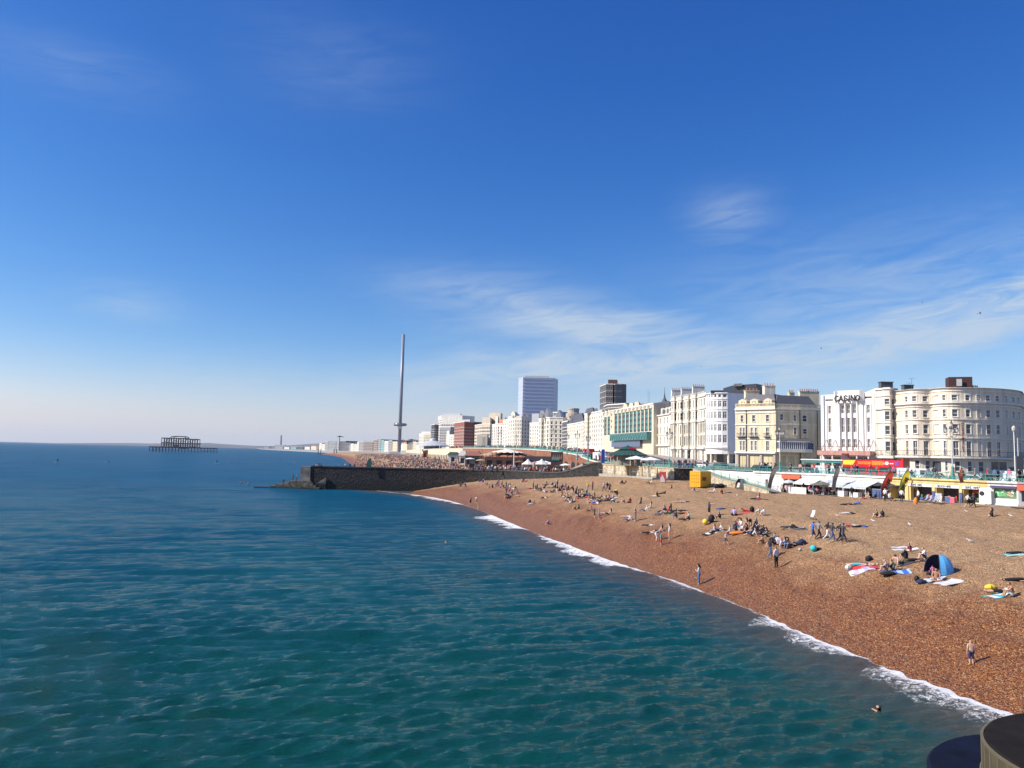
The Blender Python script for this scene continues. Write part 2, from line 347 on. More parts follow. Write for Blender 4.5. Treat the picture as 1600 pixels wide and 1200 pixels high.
# ---------------- beach ----------------
def shingle(name='shingle'):
    m=bpy.data.materials.new(name); m.use_nodes=True; nt=m.node_tree; N=nt.nodes; L=nt.links; b=N['Principled BSDF']
    geo=N.new('ShaderNodeNewGeometry'); at=N.new('ShaderNodeAttribute'); at.attribute_name='shore'
    def m_(op,a,b_=None,clamp=False):
        n=N.new('ShaderNodeMath'); n.operation=op; n.use_clamp=clamp
        for i,v in enumerate((a,b_)):
            if v is None: continue
            if isinstance(v,(int,float)): n.inputs[i].default_value=v
            else: L.new(v,n.inputs[i])
        return n.outputs[0]
    def vor(s):
        v=N.new('ShaderNodeTexVoronoi'); v.inputs['Scale'].default_value=s; L.new(geo.outputs['Position'],v.inputs['Vector']); return v
    def noise(s,d=4,r=.6):
        n=N.new('ShaderNodeTexNoise'); n.inputs['Scale'].default_value=s; n.inputs['Detail'].default_value=d; n.inputs['Roughness'].default_value=r; L.new(geo.outputs['Position'],n.inputs['Vector']); return n.outputs[0]
    v=vor(18.0); sp=N.new('ShaderNodeSeparateColor'); L.new(v.outputs['Color'],sp.inputs[0])
    v2=vor(5.5); sp2=N.new('ShaderNodeSeparateColor'); L.new(v2.outputs['Color'],sp2.inputs[0])
    def ramp(fac,stops,interp='LINEAR'):
        r=N.new('ShaderNodeValToRGB'); r.color_ramp.interpolation=interp; e=r.color_ramp.elements
        while len(e)<len(stops): e.new(.5)
        for el,(p,c) in zip(e,stops): el.position=p; el.color=(*c,1)
        L.new(fac,r.inputs[0]); return r.outputs[0]
    dry=ramp(sp.outputs[0],[(0,(.17,.090,.040)),(.3,(.325,.180,.085)),(.6,(.43,.258,.128)),(.88,(.50,.33,.18)),(1,(.58,.46,.31))])
    wet=ramp(sp.outputs[0],[(0,(.042,.013,.002)),(.35,(.165,.050,.008)),(.75,(.285,.098,.018)),(.95,(.40,.20,.07)),(1,(.50,.38,.22))])
    nz=noise(.12,6,.65); k=m_('ADD',m_('DIVIDE',at.outputs['Fac'],14.0),m_('MULTIPLY',m_('SUBTRACT',nz,.5),1.1))
    k=m_('MULTIPLY',m_('SUBTRACT',k,.34),1.7,True)
    mx=N.new('ShaderNodeMixRGB'); L.new(k,mx.inputs[0]); L.new(wet,mx.inputs[1]); L.new(dry,mx.inputs[2])
    # lumps of coarser stones, footprints and drifts
    g=noise(1.3,6,.75); r2=ramp(g,[(.33,(.74,.72,.70)),(.5,(1,1,1)),(.72,(1.15,1.14,1.12))])
    r3=ramp(sp2.outputs[0],[(0,(.86,.84,.82)),(1,(1.1,1.1,1.1))])
    a=N.new('ShaderNodeMixRGB'); a.blend_type='MULTIPLY'; a.inputs[0].default_value=1; L.new(mx.outputs[0],a.inputs[1]); L.new(r2,a.inputs[2])
    a2=N.new('ShaderNodeMixRGB'); a2.blend_type='MULTIPLY'; a2.inputs[0].default_value=.8; L.new(a.outputs[0],a2.inputs[1]); L.new(r3,a2.inputs[2])
    L.new(a2.outputs[0],b.inputs['Base Color'])
    L.new(m_('ADD',.45,m_('MULTIPLY',k,.45)),b.inputs['Roughness']); b.inputs['Specular IOR Level'].default_value=.4
    hh=m_('ADD',m_('MULTIPLY',v.outputs['Distance'],-.25),m_('ADD',m_('MULTIPLY',noise(3.0,5,.7),.35),m_('MULTIPLY',v2.outputs['Distance'],-.35)))
    bp=N.new('ShaderNodeBump'); bp.inputs['Strength'].default_value=1; bp.inputs['Distance'].default_value=.22; L.new(hh,bp.inputs['Height']); L.new(bp.outputs[0],b.inputs['Normal'])
    return m
SHINGLE=shingle()
def lumps(X,Y):
    rg=np.random.default_rng(3); Z=np.zeros_like(X)
    for lam,a,n in ((2.4,.03,6),(1.1,.018,8)):
        for _ in range(n):
            th=rg.uniform(0,6.28); q=2*math.pi/(lam*rg.uniform(.7,1.4)); Z+=a*np.sin(q*(X*math.cos(th)+Y*math.sin(th))+rg.uniform(0,6.28)+np.sin(.4*X))
    return Z*.6
def build_beach():
    x=np.arange(-44,100,.42); ys=np.concatenate([np.arange(14,80,.36),np.arange(80,216,.7)]); X,Y=np.meshgrid(x,ys)
    Z,s=beach_h(X,Y); w,_,wsg=pts_dist(X,Y,WALL)
    Z=Z+lumps(X,Y)*np.clip((s-.5)/3,0,1)
    keep=(s>-11)&((wsg>=0)|(w<2.5))&((Y<179)|(X<-0.24*(Y-179)+26))
    tag(grid_mesh('beach',X,Y,Z,SHINGLE,{'shore':np.clip(s,0,60)},keep=keep),kind='structure')
build_beach()
# ---------------- walls, groyne, promenade ----------------
def flint(name,c1,c2,sc_=2.6,bump=.12,wetline=None):
    m=bpy.data.materials.new(name); m.use_nodes=True; nt=m.node_tree; N=nt.nodes; L=nt.links; b=N['Principled BSDF']
    g=N.new('ShaderNodeNewGeometry'); v=N.new('ShaderNodeTexVoronoi'); v.inputs['Scale'].default_value=sc_; L.new(g.outputs['Position'],v.inputs['Vector'])
    sp=N.new('ShaderNodeSeparateColor'); L.new(v.outputs['Color'],sp.inputs[0]); r=N.new('ShaderNodeValToRGB'); r.color_ramp.elements[0].color=(*c1,1); r.color_ramp.elements[1].color=(*c2,1); L.new(sp.outputs[0],r.inputs[0]); cur=r.outputs[0]
    n=N.new('ShaderNodeTexNoise'); n.inputs['Scale'].default_value=.5; n.inputs['Detail'].default_value=6; L.new(g.outputs['Position'],n.inputs['Vector'])
    r3=N.new('ShaderNodeValToRGB'); r3.color_ramp.elements[0].color=(.7,.7,.7,1); r3.color_ramp.elements[1].color=(1.2,1.2,1.2,1); r3.color_ramp.elements[0].position=.3; r3.color_ramp.elements[1].position=.7; L.new(n.outputs[0],r3.inputs[0])
    mx=N.new('ShaderNodeMixRGB'); mx.blend_type='MULTIPLY'; mx.inputs[0].default_value=1; L.new(cur,mx.inputs[1]); L.new(r3.outputs[0],mx.inputs[2]); cur=mx.outputs[0]
    if wetline is not None:   # weed and tide mark up to this height
        sx=N.new('ShaderNodeSeparateXYZ'); L.new(g.outputs['Position'],sx.inputs[0]); ma=N.new('ShaderNodeMath'); ma.operation='SUBTRACT'; ma.use_clamp=True; ma.inputs[0].default_value=wetline
        L.new(sx.outputs[2],ma.inputs[1]); m2=N.new('ShaderNodeMixRGB'); L.new(ma.outputs[0],m2.inputs[0]); L.new(cur,m2.inputs[1]); m2.inputs[2].default_value=(.012,.014,.012,1); cur=m2.outputs[0]
    L.new(cur,b.inputs['Base Color']); b.inputs['Roughness'].default_value=.85
    bp=N.new('ShaderNodeBump'); bp.inputs['Distance'].default_value=bump; L.new(v.outputs['Distance'],bp.inputs['Height']); L.new(bp.outputs[0],b.inputs['Normal']); return m
FLINT=flint('shade_dark_flint',(.009,.008,.009),(.042,.038,.037),2.4,wetline=2.4); FLINTB=flint('shade_flint_face',(.03,.026,.024),(.10,.085,.07),2.6)  # dark flint lowered further in colour to carry the groyne face's shade
COBBLE=flint('cobbled_pale_stone',(.30,.25,.17),(.62,.54,.40),2.8,.06); ASHLAR=flint('weathered_blocks',(.16,.14,.11),(.30,.26,.20),1.1,.05,wetline=2.2)
def off_path(p,d):
    """parallel path, d metres to the right of the direction of travel"""
    o=[]
    for i in range(len(p)):
        a=p[max(i-1,0)];b=p[i];c=p[min(i+1,len(p)-1)]
        n=Vector((0,0))
        for q,r in ((a,b),(b,c)):
            if q!=r: v=Vector((r[0]-q[0],r[1]-q[1])).normalized(); n+=Vector((v.y,-v.x))
        n.normalize(); o.append((b[0]+n.x*d,b[1]+n.y*d))
    return o
def strip_wall(mb,p,z0,z1,t,m=0,mt=None):
    """wall along p; z0/z1 numbers or lists; thickness t to the left of travel"""
    n=len(p); q=off_path(p,-t); z0=z0 if isinstance(z0,list) else [z0]*n; z1=z1 if isinstance(z1,list) else [z1]*n
    vs=[(p[i][0],p[i][1],z0[i]) for i in range(n)]+[(p[i][0],p[i][1],z1[i]) for i in range(n)]+[(q[i][0],q[i][1],z1[i]) for i in range(n)]+[(q[i][0],q[i][1],z0[i]) for i in range(n)]
    a=[];b=[]
    for i in range(n-1): a+=[(i,i+1,n+i+1,n+i),(2*n+i,2*n+i+1,3*n+i+1,3*n+i)]; b.append((n+i,n+i+1,2*n+i+1,2*n+i))
    a+=[(0,n,2*n,3*n),(n-1,4*n-1,3*n-1,2*n-1)]
    k=len(mb.v); mb.add(vs,a,m); mb.f+=[tuple(j+k for j in f) for f in b]; mb.m+=[m if mt is None else mt]*len(b); return mb
# groyne: dark flint wall with paler sea end, steps and apron
gp=smooth_poly([(-55,213.5),(-42,213.2),(-26,213),(-10,212.6),(2,206),(10,193),(17,183.5),(21.5,179.3)],2)
gz=[6.0+.0*x for x,y in gp]
for i,(x,y) in enumerate(gp):
    gz[i]=6.0+max(0,(x+10)*.012)+ (2.7*max(0,min(1,(x-11.5)/8))**1.3)
g=empty('groyne',(-20,213,0),0,'long dark flint groyne wall running out into the sea','groyne')
def rel(o,r): o.parent=r; o.matrix_parent_inverse=Matrix.Translation(-r.location); return o
SPLIT={'pilaster','column','drainpipe','roof_hatch','sea_end','post','gable','step','cap','leg','podium_fin','arch_hood'}
def P_(mb,name,mats,root,smooth=False):
    if name in SPLIT and len(mb.c)>1:
        cs=mb.c+[(len(mb.v),len(mb.f))]
        for (v0,f0),(v1,f1) in zip(cs,cs[1:]):
            q=MB(); q.v=mb.v[v0:v1]; q.f=[tuple(i-v0 for i in f) for f in mb.f[f0:f1]]; q.m=mb.m[f0:f1]; o=rel(q.build(name,mats,smooth=smooth),root)
        return o
    return rel(mb.build(name,mats,smooth=smooth),root)
P_(strip_wall(MB(),gp,-3,gz,3.2),'wall_body',[FLINT],g)
P_(strip_wall(MB(),off_path(gp,.12),[z+.003 for z in gz],[z+.32 for z in gz],.75),'coping',[mat('dark_coping',(.07,.066,.06),.9,var=.3,scale=2)],g)
mb=MB(); mb.box(-57.8,-55.05,213.3,216.7,-3,6.05); P_(mb,'sea_end',[ASHLAR],g)
mb=MB(); mb.prism([(-66,212.6),(-52,211.6),(-52,214.5),(-66,216.5)],-3,.55); mb.prism([(-64.5,212.9),(-53,212.1),(-53,214.5),(-64,216.2)],.55,1.05); mb.prism([(-62.5,213.1),(-54,212.5),(-54,214.5),(-62,216)],1.05,1.6); mb.prism([(-60.8,213.2),(-54.5,212.8),(-54.5,214.5),(-60.5,215.8)],1.6,2.1)
P_(mb,'step_apron',[flint('weedy_steps',(.04,.04,.03),(.16,.14,.1),1.6,.08,wetline=.8)],g)
mb=MB(); mb.box(-70.5,-66,213.4,214.6,-2,.22); P_(mb,'toe_slab',[ASHLAR],g)
mb=MB()
mb.add([(-56.9,212.9,-1),(-50.6,212.9,-1),(-50.6,213.28,-1),(-50.6,212.9,3.2),(-50.6,213.28,3.2),(-56.9,213.28,-1)],[(0,1,3),(1,2,4,3),(0,3,4,5),(0,5,2,1)]); P_(mb,'sloping_brace',[ASHLAR],g)
# upper promenade edge (z of the deck follows the road as it climbs to the west)
EDGE=[(21.5,179),(31,146),(36.5,146.5),(38.2,141),(41.5,131.5),(49.6,121),(54.0,110),(58.0,101),(63.4,93.5),(73,81),(92,55),(112,20),(122,-20)]
EDGZ=[8.95,8.85,8.85,8.85,8.8,8.75,8.7,8.7,8.7,8.7,8.7,8.7,8.7]
ROADZ=[(0,7.9),(130,8.0),(167,8.9),(200,9.6),(230,10.9),(270,12.3),(350,12.9),(520,13.2),(900,12.0),(1400,9),(2500,6),(9000,5)]
def rz_(y): return float(np.interp(y,[a for a,b in ROADZ],[b for a,b in ROADZ]))
EDGW=[(21.5,179),(20.5,200),(19,228),(13.5,262),(6,305),(-8,370),(-28,450),(-52,560),(-85,720),(-130,960),(-230,1400),(-420,1950),(-800,2850),(-1400,4350),(-2500,7600)]
EDGWZ=[8.95,9.6,11.0,12.0,12.6,13,13.2,13.0,12.5,11.5,8.5,7,5,4,3]
def ground_sheet(name,near,nz,width,m,kind='structure'):
    far_=[(x+width,y) for x,y in near]; mb=MB(); n=len(near); nn=6; vs=[];fs=[]
    for j in range(nn):
        t=(j/(nn-1))**2
        for i in range(n): vs.append((near[i][0]+width*t,near[i][1],nz[i]))
    for j in range(nn-1):
        for i in range(n-1): fs.append((j*n+i,j*n+i+1,(j+1)*n+i+1,(j+1)*n+i))
    mb.add(vs,fs); return tag(mb.build(name,[m]),kind=kind)
ground_sheet('upper_promenade',EDGE,[z-.02 for z in EDGZ],16,PAVE)
ground_sheet('town_ground',[(30,176),(40,150),(60,126),(74,105),(95,70),(125,20),(140,-40)],[9.3,8.55,8.2,8.1,8.05,8.05,8.05],900,ROADM)
ground_sheet('town_ground_west',EDGW,[z-.03 for z in EDGWZ],2600,PAVE)
mb=MB(); n=len(EDGW); wid=13
a=off_path(EDGW,-0);road0=[(x+9+min(8,y*.004),y) for x,y in EDGW];road1=[(x+22+min(10,y*.006),y) for x,y in EDGW]
vs=[(x,y,z+.0) for (x,y),z in zip(road0,EDGWZ)]+[(x,y,z+.0) for (x,y),z in zip(road1,EDGWZ)]
mb.add([(x,y,z-.026+.03) for x,y,z in vs],[(i,i+1,n+i+1,n+i) for i in range(n-1)]); tag(mb.build('seafront_road',[ROADM]),kind='structure')
# ----- railings -----
def railing(name,path,zs,label,m=TURQ,h=.98,step=2.4,lattice=True,group='turquoise seafront railings'):
    L_=[0]
    for a,b in zip(path,path[1:]): L_.append(L_[-1]+math.dist(a,b))
    def at(u): return (np.interp(u,L_,[p[0] for p in path]),np.interp(u,L_,[p[1] for p in path]),np.interp(u,L_,zs))
    r=empty(name,at(0),0,label,'railing',group)
    T=L_[-1]; n=max(1,int(T/step)); top=MB();posts=MB();lat=MB()
    us=sorted(set([i*T/n for i in range(n+1)]))
    for a,b in zip(us,us[1:]):
        A=Vector(at(a));B=Vector(at(b))
        for hh,rr in ((h,.035),(h*.62,.022),(.12,.022)):
            top.tube(A+Vector((0,0,hh)),B+Vector((0,0,hh)),rr,n=5,cap=False)
        if lattice:
            k=3
            for i in range(k):
                p=A.lerp(B,i/k);q=A.lerp(B,(i+1)/k); lo=Vector((0,0,.12));hi=Vector((0,0,h*.62)); mid=p.lerp(q,.5)
                lat.tube(p+lo,mid+hi,.045,n=4,cap=False); lat.tube(mid+hi,q+lo,.045,n=4,cap=False); lat.tube(p+hi,mid+lo,.03,n=4,cap=False); lat.tube(mid+lo,q+hi,.03,n=4,cap=False)
    for u in us:
        A=Vector(at(u)); posts.lathe([(.06,0),(.05,h+.08),(.075,h+.1),(.02,h+.17)],A,n=6)
    P_(top,'rail',[m],r); P_(posts,'post',[m],r)
    if lattice: P_(lat,'lattice_panels',[m],r)
    return r
inn=[(x,y) for x,y in off_path(EDGE,-.35)]
railing('railing',inn[4:],EDGZ[4:],'long turquoise lattice railing above the row of beach shops')
railing('railing',inn[:2]+[inn[2]],EDGZ[:3],'turquoise lattice railing on top of the pale cobbled bastion wall')
railing('railing',inn[2:5],EDGZ[2:5],'turquoise lattice railing behind the top of the descending ramp')
RAMP=[(34.2,144.5),(36.6,134.5),(38.9,127),(41.0,122.5)]; RAMPZ=[8.8,7.35,6.65,5.9]
railing('railing',off_path(RAMP,-.2),RAMPZ,'turquoise lattice railing sloping down the ramp beside the yellow container')
t=empty('seawall',(25,165,6),0,'pale cobbled bastion wall below the promenade railing with stone coping','wall')
P_(strip_wall(MB(),EDGE[:2],[4,4],[8.78,8.68],.8),'cobbled_face',[COBBLE],t)
P_(strip_wall(MB(),off_path(EDGE[:2],.1),[8.783,8.683],[9.0,8.9],.9),'coping',[mat('tan_coping',(.45,.35,.22),.8)],t)
mb=MB()
for k in range(1,5):
    f=k/5; x=21.5+9.5*f; y=179-33*f; mb.obox((x-.10,y-.05),.5,.22,5,8.7,math.atan2(-33,9.5))
P_(mb,'pilaster',[mat('tan_coping',(.45,.35,.22))],t)
mb=MB(); strip_wall(mb,off_path(EDGE[:2],1.0),[5.0,5.0],[6.75,6.85],.9); P_(mb,'footing_ledge',[CONC],t)
mb=MB(); strip_wall(mb,[(31,146),(36.4,146.6)],4,8.7,.6); tag(mb.build('seawall',[FLINTB]),'dark shaded flint return wall beside the red and white poster board','wall')  # dark colour stands for shade next to the pale bastion face
t=empty('ramp',(37,135,5),0,'stone ramp sloping down from the promenade to the beach behind the container','ramp')
P_(strip_wall(MB(),RAMP,3,[z-.03 for z in RAMPZ],.5),'ramp_wall',[COBBLE],t)
rin=[(x+2.3,y+1.2) for x,y in RAMP]; mb=MB()
mb.add([(x,y,z-.035) for (x,y),z in zip(RAMP,RAMPZ)]+[(x,y,z-.035) for (x,y),z in zip(rin,RAMPZ)],[(i,i+1,5+i,4+i) for i in range(3)]); P_(mb,'ramp_surface',[PAVE],t)
P_(strip_wall(MB(),off_path(RAMP,.06),[z-.027 for z in RAMPZ],[z+.1 for z in RAMPZ],.62),'coping',[mat('tan_coping',(.45,.35,.22))],t)
mb=MB(); strip_wall(mb,[(36.6,146.6)]+EDGE[3:5],3,[8.7,8.7,8.65],.5); tag(mb.build('seawall',[mat('arcade_white',(.74,.72,.66),.7,var=.05,scale=.8,stain=.25)]),'white promenade wall standing directly behind the ramp railing','wall')
# back wall behind ramp and shop fronts: one white arcade building with openings
def pathlen(p):
    L_=[0]
    for a,b in zip(p,p[1:]): L_.append(L_[-1]+math.dist(a,b))
    return L_
class Fac:
    """vertical surface over a plan path with rectangular openings; u along the path, z height"""
    def __init__(s,path): s.p=path; s.L=pathlen(path)
    def at(s,u,d=0):
        u=min(max(u,0),s.L[-1]); i=max(0,min(len(s.L)-2,int(np.searchsorted(s.L,u,side='right'))-1)); a=s.p[i];b=s.p[i+1]; l=s.L[i+1]-s.L[i]; t=(u-s.L[i])/l
        nx,ny=(b[1]-a[1])/l,-(b[0]-a[0])/l      # outward
        return a[0]+(b[0]-a[0])*t-nx*d, a[1]+(b[1]-a[1])*t-ny*d, math.atan2(b[1]-a[1],b[0]-a[0])
    def px(s,px,py=690):
        """u of the point of the surface seen at a photo column"""
        d=ray(px,py); best=None
        for i in range(len(s.p)-1):
            a=s.p[i];b=s.p[i+1]; ex,ey=b[0]-a[0],b[1]-a[1]; det=d[0]*(-ey)+ex*d[1]
            if abs(det)<1e-9: continue
            t=(a[0]*(-ey)+ex*a[1])/det; q=(d[0]*a[1]-d[1]*a[0])/det; qc=min(max(q,0),1); k=(round(abs(q-qc),3),t)
            if best is None or k<best[0]: best=(k,s.L[i]+qc*(s.L[i+1]-s.L[i]))
        return best[1]
    def z(s,px,py):
        u=s.px(px,py); x,y,_=s.at(u); return D(px,py,y)[1]
    def wall(s,mb,z0,z1,rects,depth=.18,m=0):
        us=sorted(set([round(a,3) for a in s.L]+[round(v,3) for r in rects for v in r[:2]])); zs=sorted(set([z0,z1]+[round(v,3) for r in rects for v in r[2:4]]))
        for a,b in zip(us,us[1:]):
            if b-a<1e-3: continue
            A=s.at(a+1e-5);B=s.at(b-1e-5)
            for c,d in zip(zs,zs[1:]):
                if d-c<1e-3: continue
                mu,mz=(a+b)/2,(c+d)/2
                if any(r[0]<mu<r[1] and r[2]<mz<r[3] for r in rects): continue
                mb.add([(A[0],A[1],c),(B[0],B[1],c),(B[0],B[1],d),(A[0],A[1],d)],[(0,1,2,3)],m)
        for r in rects:
            A=s.at(r[0]+1e-4);B=s.at(r[1]-1e-4);C=s.at(r[0]+1e-4,depth);E=s.at(r[1]-1e-4,depth); z0_,z1_=r[2],r[3]
            mb.add([(A[0],A[1],z0_),(B[0],B[1],z0_),(B[0],B[1],z1_),(A[0],A[1],z1_),(C[0],C[1],z0_),(E[0],E[1],z0_),(E[0],E[1],z1_),(C[0],C[1],z1_)],[(0,4,5,1),(1,5,6,2),(2,6,7,3),(3,7,4,0)],m)
    def band(s,mb,u0,u1,z0,z1,out,m=0):
        us=[u0]+[a for a in s.L if u0+.02<a<u1-.02]+[u1]; P0=[s.at(u,0)[:2] for u in us]
        P1=off_path(P0,out); P0=off_path(P0,-.02); n=len(us)
        vs=[(*p,z0) for p in P1]+[(*p,z1) for p in P1]+[(*p,z1) for p in P0]+[(*p,z0) for p in P0]; fs=[]
        for i in range(n-1): fs+=[(i,i+1,n+i+1,n+i),(n+i,n+i+1,2*n+i+1,2*n+i),(3*n+i,3*n+i+1,i+1,i)]
        fs+=[(0,n,2*n,3*n),(n-1,4*n-1,3*n-1,2*n-1)]; mb.add(vs,fs,m)
_wm={}
def win_mesh(w,h,style,far):
    k=(round(w,1),round(h,1),style,far)
    if k in _wm: return _wm[k]
    w,h=k[0],k[1]; mb=MB(); t=.07 if not far else .1; d0,d1=-.10,-.02
    if style!='blind':
        for x0,x1,z0,z1 in ((-w/2,-w/2+t,0,h),(w/2-t,w/2,0,h),(-w/2+t,w/2-t,0,t),(-w/2+t,w/2-t,h-t,h)): mb.box(x0,x1,d0,d1,z0,z1)
        if style in('sash','long'): mb.box(-w/2+t,w/2-t,d0+.01,d1-.012,h*.5-.04,h*.5+.04)
        if style=='long': mb.box(-.03,.03,d0+.015,d1-.02,t,h-t)
        if style=='pair': mb.box(-.06,.06,d0+.01,d1-.01,t,h-t); mb.box(-w/2+t,w/2-t,d0+.015,d1-.015,h*.7-.04,h*.7+.04)
        if style=='strip':
            n=max(1,int(w/1.4))
            for i in range(1,n): x=-w/2+w*i/n; mb.box(x-.05,x+.05,d0+.01,d1-.01,t,h-t)
    pane=MB(); pane.box(-w/2+t*.5,w/2-t*.5,-.075,-.055,t*.5,h-t*.5)
    if style!='blind' and not far:
        pane.box(-w/2+t,-w/2+w*.2,-.05,-.045,t*1.2,h-t*1.2,1); pane.box(w/2-w*.2,w/2-t,-.05,-.045,t*1.2,h-t*1.2,1)
    me=[]
    for b_,nm,ms in ((mb,'window',[TRIMW]),(pane,'pane',[PLASTER,PLASTER] if style=='blind' else [GLASS,CURT])):
        x=bpy.data.meshes.new(nm); x.from_pydata(b_.v,[],b_.f); [x.materials.append(q) for q in ms]; x.polygons.foreach_set('material_index',b_.m); x.update(); me.append(x)
    if far:
        mb.m=[0]*len(mb.f); mb.add(pane.v,pane.f,1); x=bpy.data.meshes.new('window'); x.from_pydata(mb.v,[],mb.f); x.materials.append(TRIMW); x.materials.append(mat('far_glass',(.03,.036,.048),.15,var=.5,scale=.4)); x.polygons.foreach_set('material_index',mb.m); me=[x]
    _wm[k]=me; return me
def building(label,path,z0,z1,wins,depth=14,wallm=STUCCO,roofm=SLATE,bands=(),surround=True,far=False,name='building',cat='building',sides=False,rec=.18,par=.9,trimm=TRIMW,group=None,sidem=None):
    """wins: (u0,u1,z0,z1,style); bands: (z0,z1,out)"""
    c=path[len(path)//2]; root=empty(name,(c[0],c[1],z0),0,label,cat,group); f=Fac(path); Lt=f.L[-1]
    wins=[w for w in wins if w[0] is not None and w[1] is not None and w[0]>.02 and w[1]<Lt-.02 and w[1]>w[0]][:100]
    mb=MB(); f.wall(mb,z0-1.5,z1,wins,rec)
    a,b=path[0],path[-1]; dx,dy=b[0]-a[0],b[1]-a[1]; l=math.hypot(dx,dy); bx,by=-dy/l*depth,dx/l*depth
    A2=(a[0]+bx,a[1]+by);B2=(b[0]+bx,b[1]+by)
    for p,q in ((b,B2),(B2,A2),(A2,a)): mb.add([(p[0],p[1],z0-1.5),(q[0],q[1],z0-1.5),(q[0],q[1],z1),(p[0],p[1],z1)],[(0,1,2,3)],1)
    P_(mb,'wall',[wallm,sidem or wallm],root)
    rf=MB(); pl=[(x,y) for x,y in path]+[B2,A2]; rf.add([(x,y,z1-par) for x,y in pl],[tuple(range(len(pl)))]); P_(rf,'roof',[roofm],root)
    if par>.3:
        pr=MB(); q=off_path(path,-.3); 
        pp=[p for p in path]+[B2,A2,path[0]]; strip_wall(pr,pp,z1+.003,z1+.10,.35); P_(pr,'coping',[trimm],root)
    tr=MB()
    for bd in bands:
        u0=bd[3] if len(bd)>3 else 0; u1=bd[4] if len(bd)>4 else Lt; f.band(tr,u0,u1,bd[0],bd[1],bd[2])
    for w in wins:
        um=(w[0]+w[1])/2; x,y,th=f.at(um,rec); ww,hh=w[1]-w[0],w[3]-w[2]; me=win_mesh(ww,hh,w[4],far)
        o=inst(me[0],'window'); o.location=(x,y,w[2]); o.rotation_euler=(0,0,th); o.parent=root; o.matrix_parent_inverse=Matrix.Translation(-root.location)
        if len(me)>1: inst(me[1],'pane',o)
        if surround:
            t=.12; f.band(tr,max(0,w[0]-t),min(Lt,w[1]+t),w[3],w[3]+.14,.09); f.band(tr,max(0,w[0]-t),min(Lt,w[1]+t),w[2]-.1,w[2],.13)
            f.band(tr,max(0,w[0]-t),w[0],w[2],w[3],.05); f.band(tr,w[1],min(Lt,w[1]+t),w[2],w[3],.05)
    if tr.v: P_(tr,'moulding',[trimm],root)
    return root,f
def gridw(f,n,rows,w,style='sash',u0=0,u1=None,z0=None,skip=()):
    u1=f.L[-1] if u1 is None else u1; o=[]
    for r in rows:
        st=r[2] if len(r)>2 else style
        for i in range(n):
            if i in skip: continue
            c=u0+(u1-u0)*(i+.5)/n; o.append((c-w/2,c+w/2,r[0],r[1],st))
    return o
def chimney(x,y,z,label_parent,w=1.2,d=.8,h=2.2,pots=4,rz=0,m=STUCCO):
    mb=MB(); mb.obox((x,y),w,d,z,z+h,rz); mb.obox((x,y),w+.2,d+.2,z+h,z+h+.15,rz); c=P_(mb,'chimney',[m],label_parent)
    pm=MB()
    for i in range(pots):
        t=(i+.5)/pots-.5; px_=x+t*w*math.cos(rz);py_=y+t*w*math.sin(rz); pm.tube((px_,py_,z+h+.15),(px_,py_,z+h+.75),.13,.10,n=7)
    pm.build('chimney_pot',[TERRA]).parent=c
    return c
# ---------------- buildings, nearest first ----------------
BOARD=mat('cream_board',(.62,.53,.32),.8,var=.08,scale=2,stain=.3)
TEAL=mat('teal_glass',(.05,.17,.165),.15,var=.4,scale=.6)
_old=win_mesh
def win_mesh(w_,h,style,far):
    if style!='arch' and style!='board': return _old(w_,h,style,far)
    k=(round(w_,1),round(h,1),style)
    if k in _wm: return _wm[k]
    w_,h=k[0],k[1]
    if style=='board':
        mb=MB(); n=max(2,int(w_/1.1))
        for i in range(n): mb.box(-w_/2+w_*i/n+.03,-w_/2+w_*(i+1)/n-.03,-.09,-.02,.02,h-.02)
        x=bpy.data.meshes.new('board'); x.from_pydata(mb.v,[],mb.f); x.materials.append(BOARD); _wm[k]=[x]; return _wm[k]
    mb=MB(); pn=MB(); n=4
    for i in range(5): x=-w_/2+w_*i/4; mb.box(x-.04,x+.04,-.12,-.03,0,h)
    for j in range(n): 
        z0=h*j/n; pn.box(-w_/2,w_/2,-.08,-.06,z0,z0+h/n*.52,0); pn.box(-w_/2,w_/2,-.11,-.05,z0+h/n*.52,z0+h/n,1); mb.box(-w_/2,w_/2,-.13,-.03,z0+h/n*.5,z0+h/n*.5+.12)
    me=[]
    for b_,nm,ms in ((mb,'window',[mat('teal_frame',(.12,.28,.27))]),(pn,'pane',[GLASS,TEAL])):
        x=bpy.data.meshes.new(nm); x.from_pydata(b_.v,[],b_.f); [x.materials.append(q) for q in ms]; x.polygons.foreach_set('material_index',b_.m); me.append(x)
    _wm[k]=me; return me
def pth(*a): return [XY(p,y) for p,y in a]
def zz(px,py,Y): return D(px,py,Y)[1]
